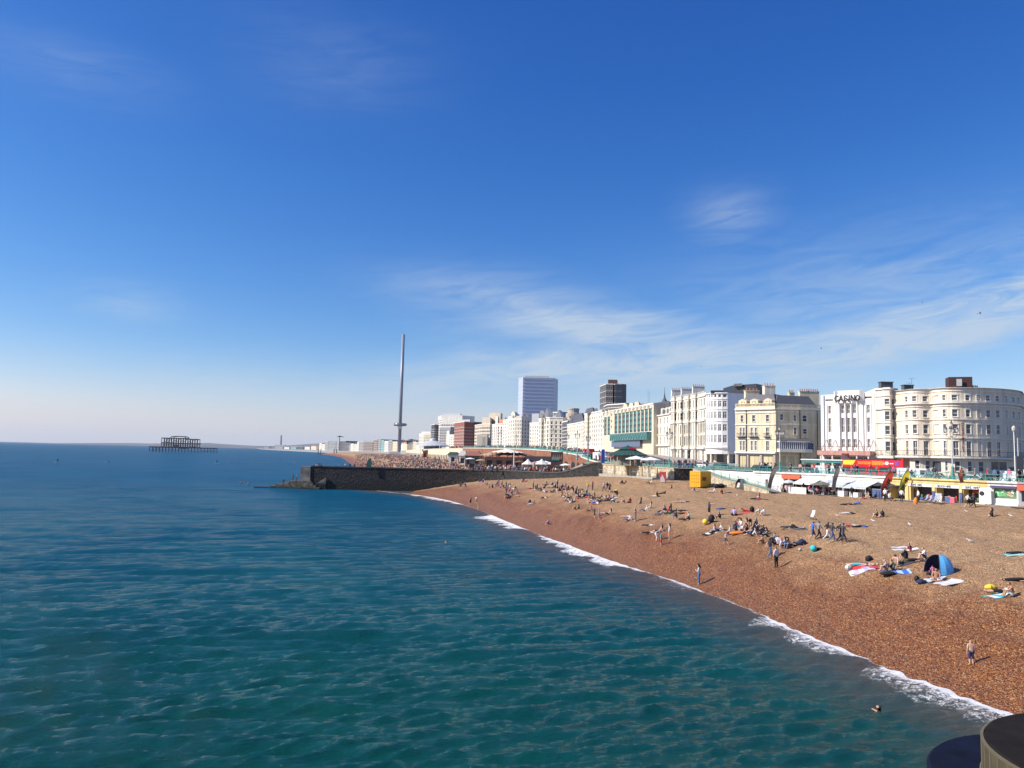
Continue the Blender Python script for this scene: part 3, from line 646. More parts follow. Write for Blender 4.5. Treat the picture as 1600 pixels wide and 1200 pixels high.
# crescent hotel with two curved bows
pc=pth((1401,137),(1413,135.6)); 
def arc(p0,p1,bulge,n=8):
    o=[];dx,dy=p1[0]-p0[0],p1[1]-p0[1]; l=math.hypot(dx,dy); nx,ny=dy/l,-dx/l
    for i in range(n+1):
        t=i/n; k=bulge*4*t*(1-t); o.append((p0[0]+dx*t+nx*k,p0[1]+dy*t+ny*k))
    return o
pc=pc+arc(XY(1416,135.2),XY(1452,132.5),1.0,8)+arc(XY(1458,132.2),XY(1512,128.3),1.3,9)[0:]+arc(XY(1514,128.2),XY(1598,136),2.4,12)[1:]+[XY(1604,139)]
f=Fac(pc); ztop=zz(1485,607,130)
def zr(a,b,px=1480,Y=130): return (zz(px,b,Y),zz(px,a,Y))
rows=[zr(617.5,626,),zr(640,651.5),zr(663,677.5),zr(689,712)]
cols=[(1415.5,1419.5,1),(1427,1433.5,1),(1443,1451,1),(1459,1468,0),(1474.5,1479,1),(1489,1498,1),(1510.5,1517.5,1),(1528,1533.5,0),(1542.5,1549,1),(1557.5,1563.5,1),(1571.5,1576,0),(1582,1587,1),(1591.5,1595,0)]
w=[]
for r,(a,b) in enumerate(rows):
    for c0,c1,k in cols: w.append((f.px(c0),f.px(c1),a,b,('long' if r==3 else 'sash') if k else 'blind'))
zb=[zr(720,736)]
for c0,c1 in ((1429,1436),(1445,1452),(1476,1480),(1491,1499),(1511,1518),(1528,1536)): w.append((f.px(c0),f.px(c1),*zb[0],'sash'))
w.append((f.px(1456),f.px(1470),zz(1463,738,131),zz(1463,720,131),'strip')); w.append((f.px(1547),f.px(1572),zz(1560,735,129),zz(1560,721,129),'strip')); w.append((f.px(1575),f.px(1584),*zr(727,734),'strip'))
blind=[x for x in w if x[4]=='blind']
T=lambda y:zz(1480,y,130)
cres,fc=building('long cream crescent hotel with two curved bows and vertical red lettering at the far right',pc,7.9,ztop,w,12,PLASTER,SLATE,bands=[(T(606.5),ztop+.02,.35),(T(612),T(610.5),.12),(T(630.5),T(628),.38),(T(635),T(633.5),.14),(T(656),T(654.8),.16),(T(685),T(683.5),.2),(T(716),T(713.2),.9)],name='hotel',cat='hotel',par=.5)
# blocked windows get plaster panes
PB=bpy.data.meshes.new('pane')
for ch in cres.children:
    if ch.name.startswith('window'):
        pass
mb=MB(); lat=MB(); u=fc.px(1404); 
zb0=T(713.2); 
fc_b=Fac(off_path(pc,.85))
def iron_balcony(fo,z,h,root,u0=0,u1=None,step=.32):
    mb=MB(); u1=u1 or fo.L[-1]; n=int((u1-u0)/step); pts=[fo.at(u0+(u1-u0)*i/n)[:2] for i in range(n+1)]
    for a,b in zip(pts[::4],pts[4::4]):
        for hh in (.08,h): mb.tube((*a,z+hh),(*b,z+hh),.03,n=4,cap=False)
    for i,p in enumerate(pts):
        mb.tube((*p,z),(*p,z+h),.016,n=4,cap=False)
        if i+1<len(pts) and i%2==0: mb.tube((*p,z+.1),(*pts[i+1],z+h*.8),.014,n=3,cap=False)
    P_(mb,'balcony_railing',[BLACK],root)
iron_balcony(fc_b,zb0,.9,cres)
mb=MB(); cx=XY(1501,133); mb.obox(cx,3.6,3,ztop-.3,ztop+2.2,R(-20)); P_(mb,'roof_cabin',[mat('rust_cladding',(.065,.028,.025),.8,var=.3,scale=4)],cres)
mb=MB(); mb.obox((cx[0]-.9,cx[1]-1.7),.8,.12,ztop+.6,ztop+1.8,R(-20)); P_(mb,'roof_hatch',[LGREY],cres)
chimney(*XY(1420,138),ztop-.6,cres,1.7,1.0,1.7,0,m=DGREY); chimney(*XY(1465,137),ztop-.6,cres,1.7,.9,.9,0,m=DARK)
chimney(*XY(1525,134),ztop-.6,cres,1.4,.8,.9,4,m=STUCCO); chimney(*XY(1570,136),ztop-.6,cres,1.6,.8,.5,6,m=DGREY)
def antenna(x,y,z,h,root):
    mb=MB(); mb.tube((x,y,z),(x,y,z+h),.03,n=5); mb.tube((x-.5,y,z+h),(x+.5,y,z+h),.02,n=4)
    for i in range(4): mb.tube((x-.4+.26*i,y-.2,z+h),(x-.4+.26*i,y+.2,z+h),.015,n=4)
    P_(mb,'antenna',[DGREY],root)
antenna(*XY(1427,136),ztop,2.2,cres); antenna(*XY(1423,138),ztop,1.6,cres)
# vertical sign letters H O S T E L P O I N T drawn with strokes
GL={'A':['0,0 .5,1','.5,1 1,0','.2,.35 .8,.35'],'B':['0,0 0,1','0,1 .7,1','.7,1 .85,.75','.85,.75 .7,.52','.7,.52 0,.52','.7,.52 .95,.25','.95,.25 .75,0','.75,0 0,0'],'C':['1,.85 .6,1','.6,1 .15,.8','.15,.8 .05,.5','.05,.5 .15,.2','.15,.2 .6,0','.6,0 1,.15'],'D':['0,0 0,1','0,1 .6,1','.6,1 1,.6','1,.6 1,.4','1,.4 .6,0','.6,0 0,0'],'E':['0,0 0,1','0,1 .9,1','0,.5 .7,.5','0,0 .9,0'],'F':['0,0 0,1','0,1 .9,1','0,.5 .7,.5'],'G':['1,.85 .6,1','.6,1 .15,.8','.15,.8 .05,.5','.05,.5 .15,.2','.15,.2 .6,0','.6,0 1,.15','1,.15 1,.45','1,.45 .6,.45'],'H':['0,0 0,1','1,0 1,1','0,.5 1,.5'],'I':['.22,0 .22,1'],'K':['0,0 0,1','0,.45 .9,1','.3,.6 1,0'],'L':['0,1 0,0','0,0 .9,0'],'N':['0,0 0,1','0,1 1,0','1,0 1,1'],'O':['.5,1 .1,.8','.1,.8 0,.5','0,.5 .1,.2','.1,.2 .5,0','.5,0 .9,.2','.9,.2 1,.5','1,.5 .9,.8','.9,.8 .5,1'],'P':['0,0 0,1','0,1 .75,1','.75,1 .95,.75','.95,.75 .75,.45','.75,.45 0,.45'],'R':['0,0 0,1','0,1 .75,1','.75,1 .95,.75','.95,.75 .75,.5','.75,.5 0,.5','.4,.5 1,0'],'S':['.95,.85 .5,1','.5,1 .1,.8','.1,.8 .2,.58','.2,.58 .8,.42','.8,.42 .92,.2','.92,.2 .5,0','.5,0 .05,.15'],'T':['.5,0 .5,1','0,1 1,1'],'U':['0,1 0,.25','0,.25 .3,0','.3,0 .7,0','.7,0 1,.25','1,.25 1,1'],'Y':['0,1 .5,.5','1,1 .5,.5','.5,.5 .5,0'],'V':['0,1 .5,0','.5,0 1,1'],'i':['.5,0 .5,.6','.5,.8 .5,.95'],'X':['0,0 1,1','0,1 1,0'],'2':['.05,.8 .5,1','.5,1 .95,.75','.95,.75 0,0','0,0 1,0'],'3':['.1,1 .9,1','.9,1 .45,.6','.45,.6 .95,.3','.95,.3 .5,0','.5,0 .05,.1']}
GL['M']=['0,0 0,1','0,1 .5,.4','.5,.4 1,1','1,1 1,0']
def text_mb(mb,txt,org,ux,up_,h,w=None,gap=.28,th=.16,dep=.05,m=0):
    """stroke lettering standing on a surface; ux along, up_ up; org lower left"""
    w=w or h*.62; org=Vector(org);ux=Vector(ux).normalized();uz=Vector(up_).normalized();nn=ux.cross(uz); x=0
    for ch in txt:
        if ch==' ': x+=w*.7; continue
        for s in GL[ch]:
            a,b=[tuple(map(float,q.split(','))) for q in s.split()]
            A=org+ux*(x+a[0]*w)+uz*(a[1]*h);B=org+ux*(x+b[0]*w)+uz*(b[1]*h); d=(B-A); d.normalize(); p=nn.cross(d)*(th*h/2); A-=d*th*h*.35;B+=d*th*h*.35
            q=[A-p,B-p,B+p,A+p]; o=nn*dep; mb.add([v for v in q]+[v+o for v in q],[(3,2,1,0),(4,5,6,7),(0,1,5,4),(1,2,6,5),(2,3,7,6),(3,0,4,7)],m)
        x+=w*((.44 if ch in 'Ii' else 1))+w*gap
    return x
u=fc.px(1503.5); X0,Y0,th=fc.at(u,-.55); mb=MB(); bb=MB()
zt=zz(1505,660,Y0); zl=zz(1505,706,Y0); word='HOSTELPOINT'; n=len(word); ch=(zt-zl)/n
for i,c_ in enumerate(word): text_mb(mb,c_,(X0-.25,Y0-.12,zt-(i+1)*ch+.06),(math.cos(th+.35),math.sin(th+.35),0),(0,0,1),ch*.8,ch*.62,th=.24,dep=.03)
P_(mb,'sign_lettering',[mat('sign_red',(.40,.05,.03),.5)],cres)
mb=MB(); mb.tube((X0+.25,Y0+.3,zl),(X0+.25,Y0+.3,zt),.04,n=5)
for k in range(4): mb.tube((X0+.25,Y0+.3,zl+(zt-zl)*k/3),(X0+.3,Y0+.8,zl+(zt-zl)*k/3),.03,n=4)
P_(mb,'sign_bracket',[BLACK],cres)
# terrace with an angled bay, left of the crescent
pb=pth((1369,139.5),(1379,138.7),(1383,137.4),(1392,136.8),(1401,138.0),(1403,138.6)); f=Fac(pb); Yb=137.5
Z_=lambda y:zz(1390,y,Yb)
w=[]
for a,b in ((623.5,632),(643,656),(665.5,679),(690,705)): 
    w.append((f.px(1383.2)+.05,f.px(1391.0),Z_(b),Z_(a),'sash')); w.append((f.px(1394.5),f.px(1400),Z_(b),Z_(a),'sash'))
w.append((f.px(1384),f.px(1391),Z_(735),Z_(719),'sash'))
bay,fb=building('narrow white terrace with an angled window bay beside the casino',pb,7.9,Z_(606.5),w,12,STUCCO,bands=[(Z_(608.5),Z_(606.3),.25),(Z_(619),Z_(617.5),.18),(Z_(639.5),Z_(637.8),.3),(Z_(661),Z_(659.8),.14),(Z_(684),Z_(682.8),.18),(Z_(716),Z_(712),.7)],name='terraced_house',cat='house',par=.5)
iron_balcony(Fac(off_path(pb,.65)),Z_(712),.9,bay)
chimney(*XY(1386,142),Z_(607),bay,2.2,1,1.5,0,m=DGREY)
# white art-deco casino
pk=pth((1284,147.5),(1368.5,140)); f=Fac(pk); Zk=lambda y,px=1325:zz(px,y,144)
zt=Zk(616.5); w=[]
for c0,c1 in ((1295,1299.3),(1315,1320.3),(1324,1329.3),(1333.3,1338.7),(1355.5,1360)):
    w.append((f.px(c0),f.px(c1),Zk(646),Zk(633.5),'long')); w.append((f.px(c0),f.px(c1),Zk(675.5),Zk(653),'long')); w.append((f.px(c0),f.px(c1),Zk(699),Zk(686),'long'))
w.append((f.px(1290.5),f.px(1302.5),Zk(626),Zk(623),'strip')); w.append((f.px(1351),f.px(1363.5),Zk(624),Zk(620.8),'strip'))
w.append((f.px(1290),f.px(1360),Zk(733),Zk(714),'strip'))
cas,fk=building('white art deco casino with raised black lettering and tall slot windows',pk,7.9,zt,w,13,WHITE if False else mat('casino_white',(.78,.76,.72),.7,var=.03,scale=.6,stain=.15),surround=False,name='casino',cat='casino',par=.5,rec=.3)
mb=MB()
uu=[f.px(x) for x in (1284.2,1290)]; fk.band(mb,f.px(1284.3),f.px(1288.5),8,zt+.02,.25); fk.band(mb,f.px(1364.5),f.px(1368.3),8,zt+.02,.25)
for a,b in ((1303,1310.5),(1343,1350)): fk.band(mb,f.px(a),f.px(b),Zk(706),Zk(628),.22)
for a,b in ((1311.3,1313.6),(1321.4,1323),(1330.4,1332.2),(1340,1342)): fk.band(mb,f.px(a),f.px(b),Zk(702),Zk(631.5),.35)
for a,b in ((1292,1293.5),(1300.5,1302),(1353,1354.3),(1361.3,1362.6)): fk.band(mb,f.px(a),f.px(b),Zk(702),Zk(631.5),.12)
fk.band(mb,f.px(1304),f.px(1349),Zk(631),Zk(616.3),.30)
P_(mb,'pilaster',[mat('casino_white',(0,0,0))],cas)
mb=MB(); fk2=Fac([fk.at(f.px(1306))[:2],fk.at(f.px(1347))[:2]]); a0,a1=fk2.p; ddx,ddy=(a1[0]-a0[0]),(a1[1]-a0[1]); l=math.hypot(ddx,ddy)
mb.prism([(a0[0],a0[1]-.3),(a1[0],a1[1]-.3),(a1[0]+.8,a1[1]+1),(a0[0]+.8,a0[1]+1)],zt-.6,Zk(610.5)); mb.prism([(a0[0]-.3,a0[1]-.55),(a0[0]+.6,a0[1]-.62),(a0[0]+.8,a0[1]+.5),(a0[0],a0[1]+.6)],zt-1.4,Zk(611)); mb.prism([(a1[0]-.6,a1[1]-.5),(a1[0]+.3,a1[1]-.58),(a1[0]+.5,a1[1]+.5),(a1[0]-.3,a1[1]+.6)],zt-1.4,Zk(611))
P_(mb,'parapet',[mat('casino_white',(0,0,0))],cas)
xa,ya,th=fk.at(f.px(1308.8),-.85); mb=MB(); text_mb(mb,'CASINO',(xa,ya,Zk(627.2)),(math.cos(th),math.sin(th),0),(0,0,1),Zk(619)-Zk(627.2),(Zk(619)-Zk(627.2))*.66,gap=.33,th=.2,dep=.14); P_(mb,'sign_lettering',[BLACK],cas)
mb=MB(); fk.band(mb,.2,fk.L[-1]-.1,Zk(711.5),Zk(704.5),2.3); P_(mb,'canopy',[mat('pink_canopy',(.50,.26,.21),.7,var=.15,scale=2,stain=.3)],cas)
mb=MB()
for px_ in (1292,1306,1344,1366):
    u=f.px(px_); A=fk.at(u,0); B=fk.at(u,-2.2)
    mb.tube((A[0],A[1],Zk(686)),(B[0],B[1],Zk(704)),.05,n=4); mb.tube((A[0],A[1],Zk(686)),(B[0]+1.5,B[1]-.1,Zk(704)),.03,n=4)
f3=Fac(off_path(pk,2.2)); 
for i in range(40): q=f3.at(f3.L[-1]*i/39); mb.tube((q[0],q[1],Zk(704.5)),(q[0],q[1],Zk(698)),.02,n=3)
mb.tube((*f3.at(0)[:2],Zk(698)),(*f3.at(99)[:2],Zk(698)),.03,n=4); P_(mb,'canopy_stays',[mat('brown_iron',(.10,.05,.04))],cas)
mb=MB()
for px_ in (1290,1308,1327,1346,1364): A=fk.at(f.px(px_),-2.0); mb.tube((A[0],A[1],7.8),(A[0],A[1],Zk(711)),.16,n=8)
P_(mb,'column',[STUCCO],cas)
# cream corner hotel with dormers
py_=pth((1149,172.5),(1212.5,166)); f=Fac(py_); Zy=lambda y:zz(1180,y,169)
zt=Zy(639.5); w=[]
for c0,c1 in ((1157.5,1161.5),(1175.5,1180),(1197,1202)): w.append((f.px(c0),f.px(c1),Zy(659),Zy(648.5),'sash'))
for c0,c1 in ((1156,1159),(1161,1164),(1173,1176.5),(1179.5,1183),(1197,1201.5)): w.append((f.px(c0),f.px(c1),Zy(681),Zy(668),'long')); 
for c0,c1 in ((1156,1159),(1161,1164),(1173,1176.5),(1179,1182.5),(1197,1201.5)): w.append((f.px(c0),f.px(c1),Zy(704),Zy(689),'long'))
for c0,c1 in ((1153,1166),(1171,1187),(1192,1208)): w.append((f.px(c0),f.px(c1),Zy(731),Zy(711),'board'))
hy,fy=building('cream corner hotel with three gabled dormers and boarded ground floor',py_,8.8,zt,w,13,CREAM,SLATE,bands=[(zt-.1,zt+.25,.35),(Zy(645.5),Zy(644),.15),(Zy(664),Zy(662.5),.16),(Zy(686),Zy(685),.1),(Zy(708.5),Zy(706),.55)],name='hotel',cat='hotel',par=-.4)
mb=MB()
for a,b in ((1151,1154.5),(1167.5,1170),(1188,1191),(1208.5,1212)): fy.band(mb,f.px(a),f.px(b),8,Zy(707),.25)
P_(mb,'pilaster',[mat('pink_stone',(.42,.34,.30))],hy)
mb=MB()   # parapet with dormers
fy.band(mb,.1,fy.L[-1]-.1,zt+.25,Zy(634.5),.1)
for i in range(30):
    q=fy.at(fy.L[-1]*(i+.5)/30,-.05); mb.tube((q[0],q[1],Zy(634.5)),(q[0],q[1],Zy(631)),.09,n=5)
fy.band(mb,.1,fy.L[-1]-.1,Zy(631),Zy(630),.14); P_(mb,'parapet',[CREAM],hy)
def dormer(fo,u,z0,w_,h,root,m,depth=2.2,rnd=False):
    A=fo.at(u-w_/2,.1);B=fo.at(u+w_/2,.1);C=fo.at(u+w_/2,depth);E=fo.at(u-w_/2,depth); mb=MB(); M=fo.at(u,.1);M2=fo.at(u,depth)
    pr=h*.32; vs=[(*A[:2],z0),(*B[:2],z0),(*B[:2],z0+h),(*M[:2],z0+h+pr),(*A[:2],z0+h)]; vs+=[(*E[:2],z0),(*C[:2],z0),(*C[:2],z0+h),(*M2[:2],z0+h+pr),(*E[:2],z0+h)]
    mb.add(vs,[(0,1,2,3,4),(1,6,7,2),(5,0,4,9),(2,7,8,3),(3,8,9,4)]); d=P_(mb,'dormer',[m],root)
    me=win_mesh(w_*.42,h*.75,'sash',False); x,y,th=fo.at(u,.07); o=inst(me[0],'window',d); o.location=(x,y,z0+h*.12); o.rotation_euler=(0,0,th); 
for px_ in (1160,1178,1199.5): dormer(fy,f.px(px_),Zy(634.5),1.9,Zy(627.5)-Zy(634.5)+.3,hy,CREAM)
a,b=fy.p; mb=MB(); bx,by=-(b[1]-a[1])/fy.L[-1],(b[0]-a[0])/fy.L[-1]
def hip(mb,pl,z0,h,ins,m=0):
    n=len(pl); c=(sum(p[0] for p in pl)/n,sum(p[1] for p in pl)/n); q=[(p[0]+(c[0]-p[0])*ins,p[1]+(c[1]-p[1])*ins) for p in pl]
    mb.add([(x,y,z0) for x,y in pl]+[(x,y,z0+h) for x,y in q],[(i,(i+1)%n,(i+1)%n+n,i+n) for i in range(n)]+[tuple(range(n,2*n))],m)
ins_=lambda p,k:(p[0]+bx*k,p[1]+by*k)
hip(mb,[ins_(a,.6),ins_(b,.6),ins_(b,13),ins_(a,13)],zt+.3,Zy(617)-zt,.35); P_(mb,'roof',[SLATE],hy)
iron=MB()
for px_,wd in ((1158.5,13),(1178,15),(1199,9)):
    u=f.px(px_); hw=wd/2*169/1200; q=Fac([fy.at(u-hw,-.5)[:2],fy.at(u+hw,-.5)[:2]]); A=fy.at(u-hw,0);B=fy.at(u+hw,0)
    for i in range(9): p=q.at(q.L[-1]*i/8); iron.tube((p[0],p[1],Zy(682.5)),(p[0],p[1],Zy(677)),.022,n=4)
    for z_ in (Zy(677),Zy(682.5)): iron.tube((*q.p[0],z_),(*q.p[1],z_),.035,n=4); iron.tube((*A[:2],z_),(*q.p[0],z_),.03,n=4); iron.tube((*B[:2],z_),(*q.p[1],z_),.03,n=4)
    fy.band(iron,u-hw,u+hw,Zy(683.6),Zy(682.5),.55)
P_(iron,'balcony',[BLACK],hy)
mb=MB()
for px_ in (1166.5,): q=fy.at(f.px(px_),-.1); mb.tube((q[0],q[1],9),(q[0],q[1],zt),.09,n=6)
P_(mb,'drainpipe',[BLACK],hy)
chimney(*XY(1175,177),Zy(622),hy,3.2,1.2,2.2,4,m=CREAM); chimney(*XY(1202,173),Zy(626),hy,2.4,1.6,3.6,4,m=STUCCO)
# its darker right-hand wing
pw=pth((1213,166.2),(1251,166.6),(1283,167.6)); f=Fac(pw); Zw=lambda y:zz(1245,y,168); w=[]
for c0,c1,a,b in ((1219,1224.5,648,657.5),(1240.5,1244.5,649,658.5),(1254.5,1261,649,659),(1240.5,1245,668,679.5),(1255,1261,670,678),(1267,1271.5,692,705)): w.append((f.px(c0),f.px(c1),Zw(b),Zw(a),'sash'))
for c0,c1 in ((1219,1228),(1231,1241),(1244,1253),(1256,1266),(1270,1280)): w.append((f.px(c0),f.px(c1),Zw(731),Zw(713),'board'))
wing,fw_=building('duller cream hotel wing with glazed first floor veranda left of the casino',pw,8.8,Zw(640),w,12,mat('cream_aged',(.72,.61,.40),.8,var=.08,scale=.6,stain=.3),SLATE,bands=[(Zw(641),Zw(639.3),.3),(Zw(645),Zw(643.8),.12),(Zw(664.5),Zw(663.5),.12)],name='hotel_wing',cat='hotel',par=-.4)
mb=MB(); fw_.band(mb,.1,fw_.L[-1]-.1,Zw(639),Zw(637),.1)
for i in range(34):
    q=fw_.at(fw_.L[-1]*(i+.5)/34,-.05); mb.tube((q[0],q[1],Zw(637)),(q[0],q[1],Zw(633.5)),.09,n=5)
fw_.band(mb,.1,fw_.L[-1]-.1,Zw(633.5),Zw(632.5),.14); P_(mb,'parapet',[CREAM],wing)
mb=MB(); a,b=fw_.p[0],fw_.p[2]; l=math.dist(a,b); bx,by=-(b[1]-a[1])/l,(b[0]-a[0])/l
hip(mb,[ins_(a,.6),ins_(b,.6),ins_(b,12),ins_(a,12)],Zw(640)+.3,Zw(620)-Zw(640),.3); P_(mb,'roof',[SLATE],wing)
mb=MB(); gl=MB(); u0,u1=f.px(1213.5),f.px(1262)
fw_.band(mb,u0,u1,Zw(707),Zw(702),1.8); fw_.band(mb,u0,u1,Zw(691.5),Zw(690),1.85); fw_.band(gl,u0,u1,Zw(702),Zw(691.5),1.65)
fv=Fac(off_path(pw,1.72))
for i in range(15):
    q=fv.at(fv.px(1214)+(fv.px(1261)-fv.px(1214))*i/14); mb.tube((q[0],q[1],Zw(702)),(q[0],q[1],Zw(691.5)),.07,n=4)
v=P_(mb,'veranda',[TRIMW],wing); P_(gl,'veranda_glazing',[mat('glass_blue',(.10,.13,.2),.15,var=.4,scale=2)],wing)
A=fw_.at(u0,-1.9);B=fw_.at(u1,-1.9);C=fw_.at(u1,0);E=fw_.at(u0,0); mb=MB(); zr0,zr1=Zw(690),Zw(685)
mb.add([(*A[:2],zr0),(*B[:2],zr0),(*C[:2],zr1),(*E[:2],zr1),(*A[:2],zr0-.08),(*B[:2],zr0-.08)],[(0,1,2,3),(4,5,1,0)]); P_(mb,'veranda_roof',[SLATE],wing)
mb=MB(); q=fw_.at(f.px(1250),-.1); mb.tube((q[0],q[1],9),(q[0],q[1],Zw(640)),.1,n=6); q=fw_.at(f.px(1277),-.1); mb.tube((q[0],q[1],9),(q[0],q[1],Zw(640)),.08,n=6); P_(mb,'drainpipe',[BLACK],wing)
for px_,Y,h,pz,ww in ((1224,174,2.8,0,2.2),(1237,180,3.2,3,1.2),(1256,180,3.6,4,2.0),(1271,180,3.6,6,2.6)): chimney(*XY(px_,Y),Zw(627.5) if px_!=1224 else Zw(634),wing,ww,1.1,h*.9,pz,m=CREAM)
# modern dark roof block behind
pm_=pth((1145,226),(1182,219),(1203,226)); Zm=lambda y:zz(1180,y,221)
dk,_=building('modern block clad in black panels rising behind the cream corner hotel',pm_,9,Zm(600.5),[],10,mat('black_cladding',(.03,.033,.042),.45,var=.25,scale=.5),DARK,name='office_block',cat='building',par=.0)
mb=MB(); 
for p_ in ((1148,1152),(1163,1166)): mb.obox(XY(p_[0]+2,220),.15,.1,Zm(618),Zm(602),0)
mb.prism(pth((1147,224),(1160,222),(1160,231),(1147,231)),Zm(603),Zm(598.8)); P_(mb,'roof_edge',[DGREY],dk)
# long white terrace with stepped bays and rounded corner tower
PX=[(1048,232),(1053,229),(1056,229.5),(1064,225),(1067,225.5),(1075,220.5),(1078,221),(1086,216),(1089,216.5),(1097,211),(1103,208)]
pt=pth(*PX); f=Fac(pt); Y_=218; w=[]
def ZT(px,py): 
    u=f.px(px); return D(px,py,f.at(u)[1])[1]
zt=ZT(1103,613.5); 
# level rows measured at px 1100
fl=[(ZT(1100,633.5),ZT(1100,622.5)),(ZT(1100,652.5),ZT(1100,641)),(ZT(1100,676),ZT(1100,661)),(ZT(1100,696),ZT(1100,680.5))]
us=f.L[-1]; nb=12
for r,(a,b) in enumerate(fl):
    for i in range(nb): c=us*(i+.5)/nb; w.append((c-.45,c+.45,a,b,'sash' if r<2 else 'long'))
for i in range(7): c=us*(i+.5)/7; w.append((c-.75,c+.75,ZT(1100,728),ZT(1100,703),'pair'))
ter,ft=building('long white hotel terrace of stepped bays with bracketed parapet',pt,9.8,zt,w,15,STUCCO,SLATE,bands=[(zt-.9,zt-.55,.35),(ZT(1100,638.5),ZT(1100,636.5),.3),(ZT(1100,658),ZT(1100,655),.5),(ZT(1100,679.5),ZT(1100,678.3),.2),(ZT(1100,701.5),ZT(1100,698),.7)],name='hotel',cat='hotel',par=.6)
mb=MB()
for i in range(int(us/1.1)): u=.3+i*1.1; ft.band(mb,u,u+.45,zt+.1,zt+.65,.12)
for i in range(15): u=min(us-.2,us*i/14+.01); ft.band(mb,u,min(us,u+.3),ZT(1100,697),ZT(1100,659),.3)
P_(mb,'pilaster',[STUCCO],ter)
for px_,Y in ((1057.5,236),(1073,231),(1091,222)): chimney(*XY(px_,Y),zt-1.2,ter,3.4,1.3,4.0,6,m=STUCCO2)
# rounded corner tower
c1=XY(1103,207);c2=XY(1137,201); pr_=arc(c1,c2,1.9,7); f=Fac(pr_); Zc=lambda y:zz(1120,y,199); w=[]
for a,b in ((625,634.5),(642,652.5),(662,672.5),(679,691)): 
    for i in range(7): l0,l1=f.L[i],f.L[i+1]; w.append((l0+.22,l1-.22,Zc(b),Zc(a),'pair'))
for i in range(7): l0,l1=f.L[i],f.L[i+1]; w.append((l0+.25,l1-.25,Zc(619.5),Zc(614.5),'strip'))
cor,fr=building('white rounded corner tower of ribbon windows at the end of the white terrace',pr_,Zc(700),Zc(612),w,8,mat('tower_white',(.78,.78,.78),.6,var=.03,scale=.7,stain=.12),LGREY,bands=[(Zc(613.3),Zc(611.6),.25),(Zc(622.5),Zc(621.5),.12),(Zc(638.5),Zc(637.5),.1),(Zc(657.5),Zc(656.5),.1),(Zc(700),Zc(697.8),.35)],name='hotel_tower',cat='hotel',par=.3,surround=False)
mb=MB(); mb.prism(arc(XY(1112,209),XY(1129,203.5),.5,5)+[XY(1134,209),XY(1114,214)],9,Zc(699)); P_(mb,'ground_floor',[mat('recess_shade_dark',(.10,.10,.11))],cor)  # ground floor coloured dark to stand for the shaded recess
mb=MB()
for i in (0,3,7): q=pr_[i]; mb.tube((q[0]+.3,q[1]+.3,9),(q[0]+.3,q[1]+.3,Zc(699)),.3,n=8)
P_(mb,'column',[STUCCO],cor)
mb=MB(); mb.obox(XY(1121,203),3.2,2.5,Zc(612.5),Zc(608.5),R(-20)); P_(mb,'roof_cabin',[DARK],cor)
# its cream shaded side
ps=pth((1137,203.5),(1149.5,206),(1168,213)); f=Fac(ps); w=[]
for a,b in ((625,634),(642,652),(662,673),(679,690),(706,724)):
    w.append((f.px(1145),f.px(1149),Zc(b),Zc(a),'sash'))
building('plain cream side wing behind the rounded corner tower',ps,9.5,Zc(613.5),w,4,BUFF,LGREY,bands=[(Zc(614.5),Zc(613.3),.2)],name='hotel_wing',cat='hotel',par=.3)
# small pair with rounded dormers left of the terrace
pd=pth((1021,252),(1036,242),(1048,233)); f=Fac(pd); Zd=lambda y:zz(1035,y,243); w=[]
for a,b,st in ((653,662,'sash'),(667,678,'long'),(682.5,694,'long'),(700,711,'pair')):
    for c in (1024,1028,1032,1038,1043): w.append((f.px(c)-.45,f.px(c)+.45,Zd(b),Zd(a),st))
pr2,fd=building('white hotel house with a row of rounded dormers beside the green glazed hotel',pd,11.2,Zd(648),w,12,STUCCO,SLATE,bands=[(Zd(649.5),Zd(647.8),.4),(Zd(680),Zd(679),.2),(Zd(697),Zd(695.5),.7)],name='hotel',cat='hotel',par=.0)
mb=MB(); a,b=fd.p[0],fd.p[-1]; l=math.dist(a,b); bx,by=-(b[1]-a[1])/l,(b[0]-a[0])/l; hip(mb,[ins_(a,.5),ins_(b,.5),ins_(b,11),ins_(a,11)],Zd(648),Zd(637)-Zd(648),.3); P_(mb,'mansard_roof',[SLATE],pr2)
for c in (1026,1033,1040,1045): dormer(fd,f.px(c),Zd(648),1.6,Zd(640)-Zd(648),pr2,STUCCO)
# big hotel with green glazed arches
pg_=pth((941,308),(958,290),(1018,248),(1021,247)); f=Fac(pg_); ug=f.L[-1]; w=[]
def ZG(px,py): u=f.px(px); return D(px,py,f.at(u)[1])[1]
zt=ZG(1005,632.5)
r0,r1=ZG(1015,673.5),ZG(1015,638)
for i in range(10):
    x0=959.3+i*5.95; a,b=f.px(x0+.6),f.px(x0+5.2); w.append((a,b,r0,r1,'arch'))
for x0 in (943.7,949): w.append((f.px(x0),f.px(x0+4),ZG(947,680),r1-.6,'arch'))
for a,b in ((646,650),(656,660),(665,669)):
    for x0 in (941.5,954.5): w.append((f.px(x0)+.02,f.px(x0+1.6),ZG(x0+1,b),ZG(x0+1,a),'sash'))
hg,fg=building('sandy modern hotel with ten tall arched bays of green glass',pg_,12.0,zt,w,18,BUFF,DGREY,bands=[(zt-.3,zt+.1,.15)],surround=False,name='hotel',cat='hotel',par=.5,rec=.35)
mb=MB()
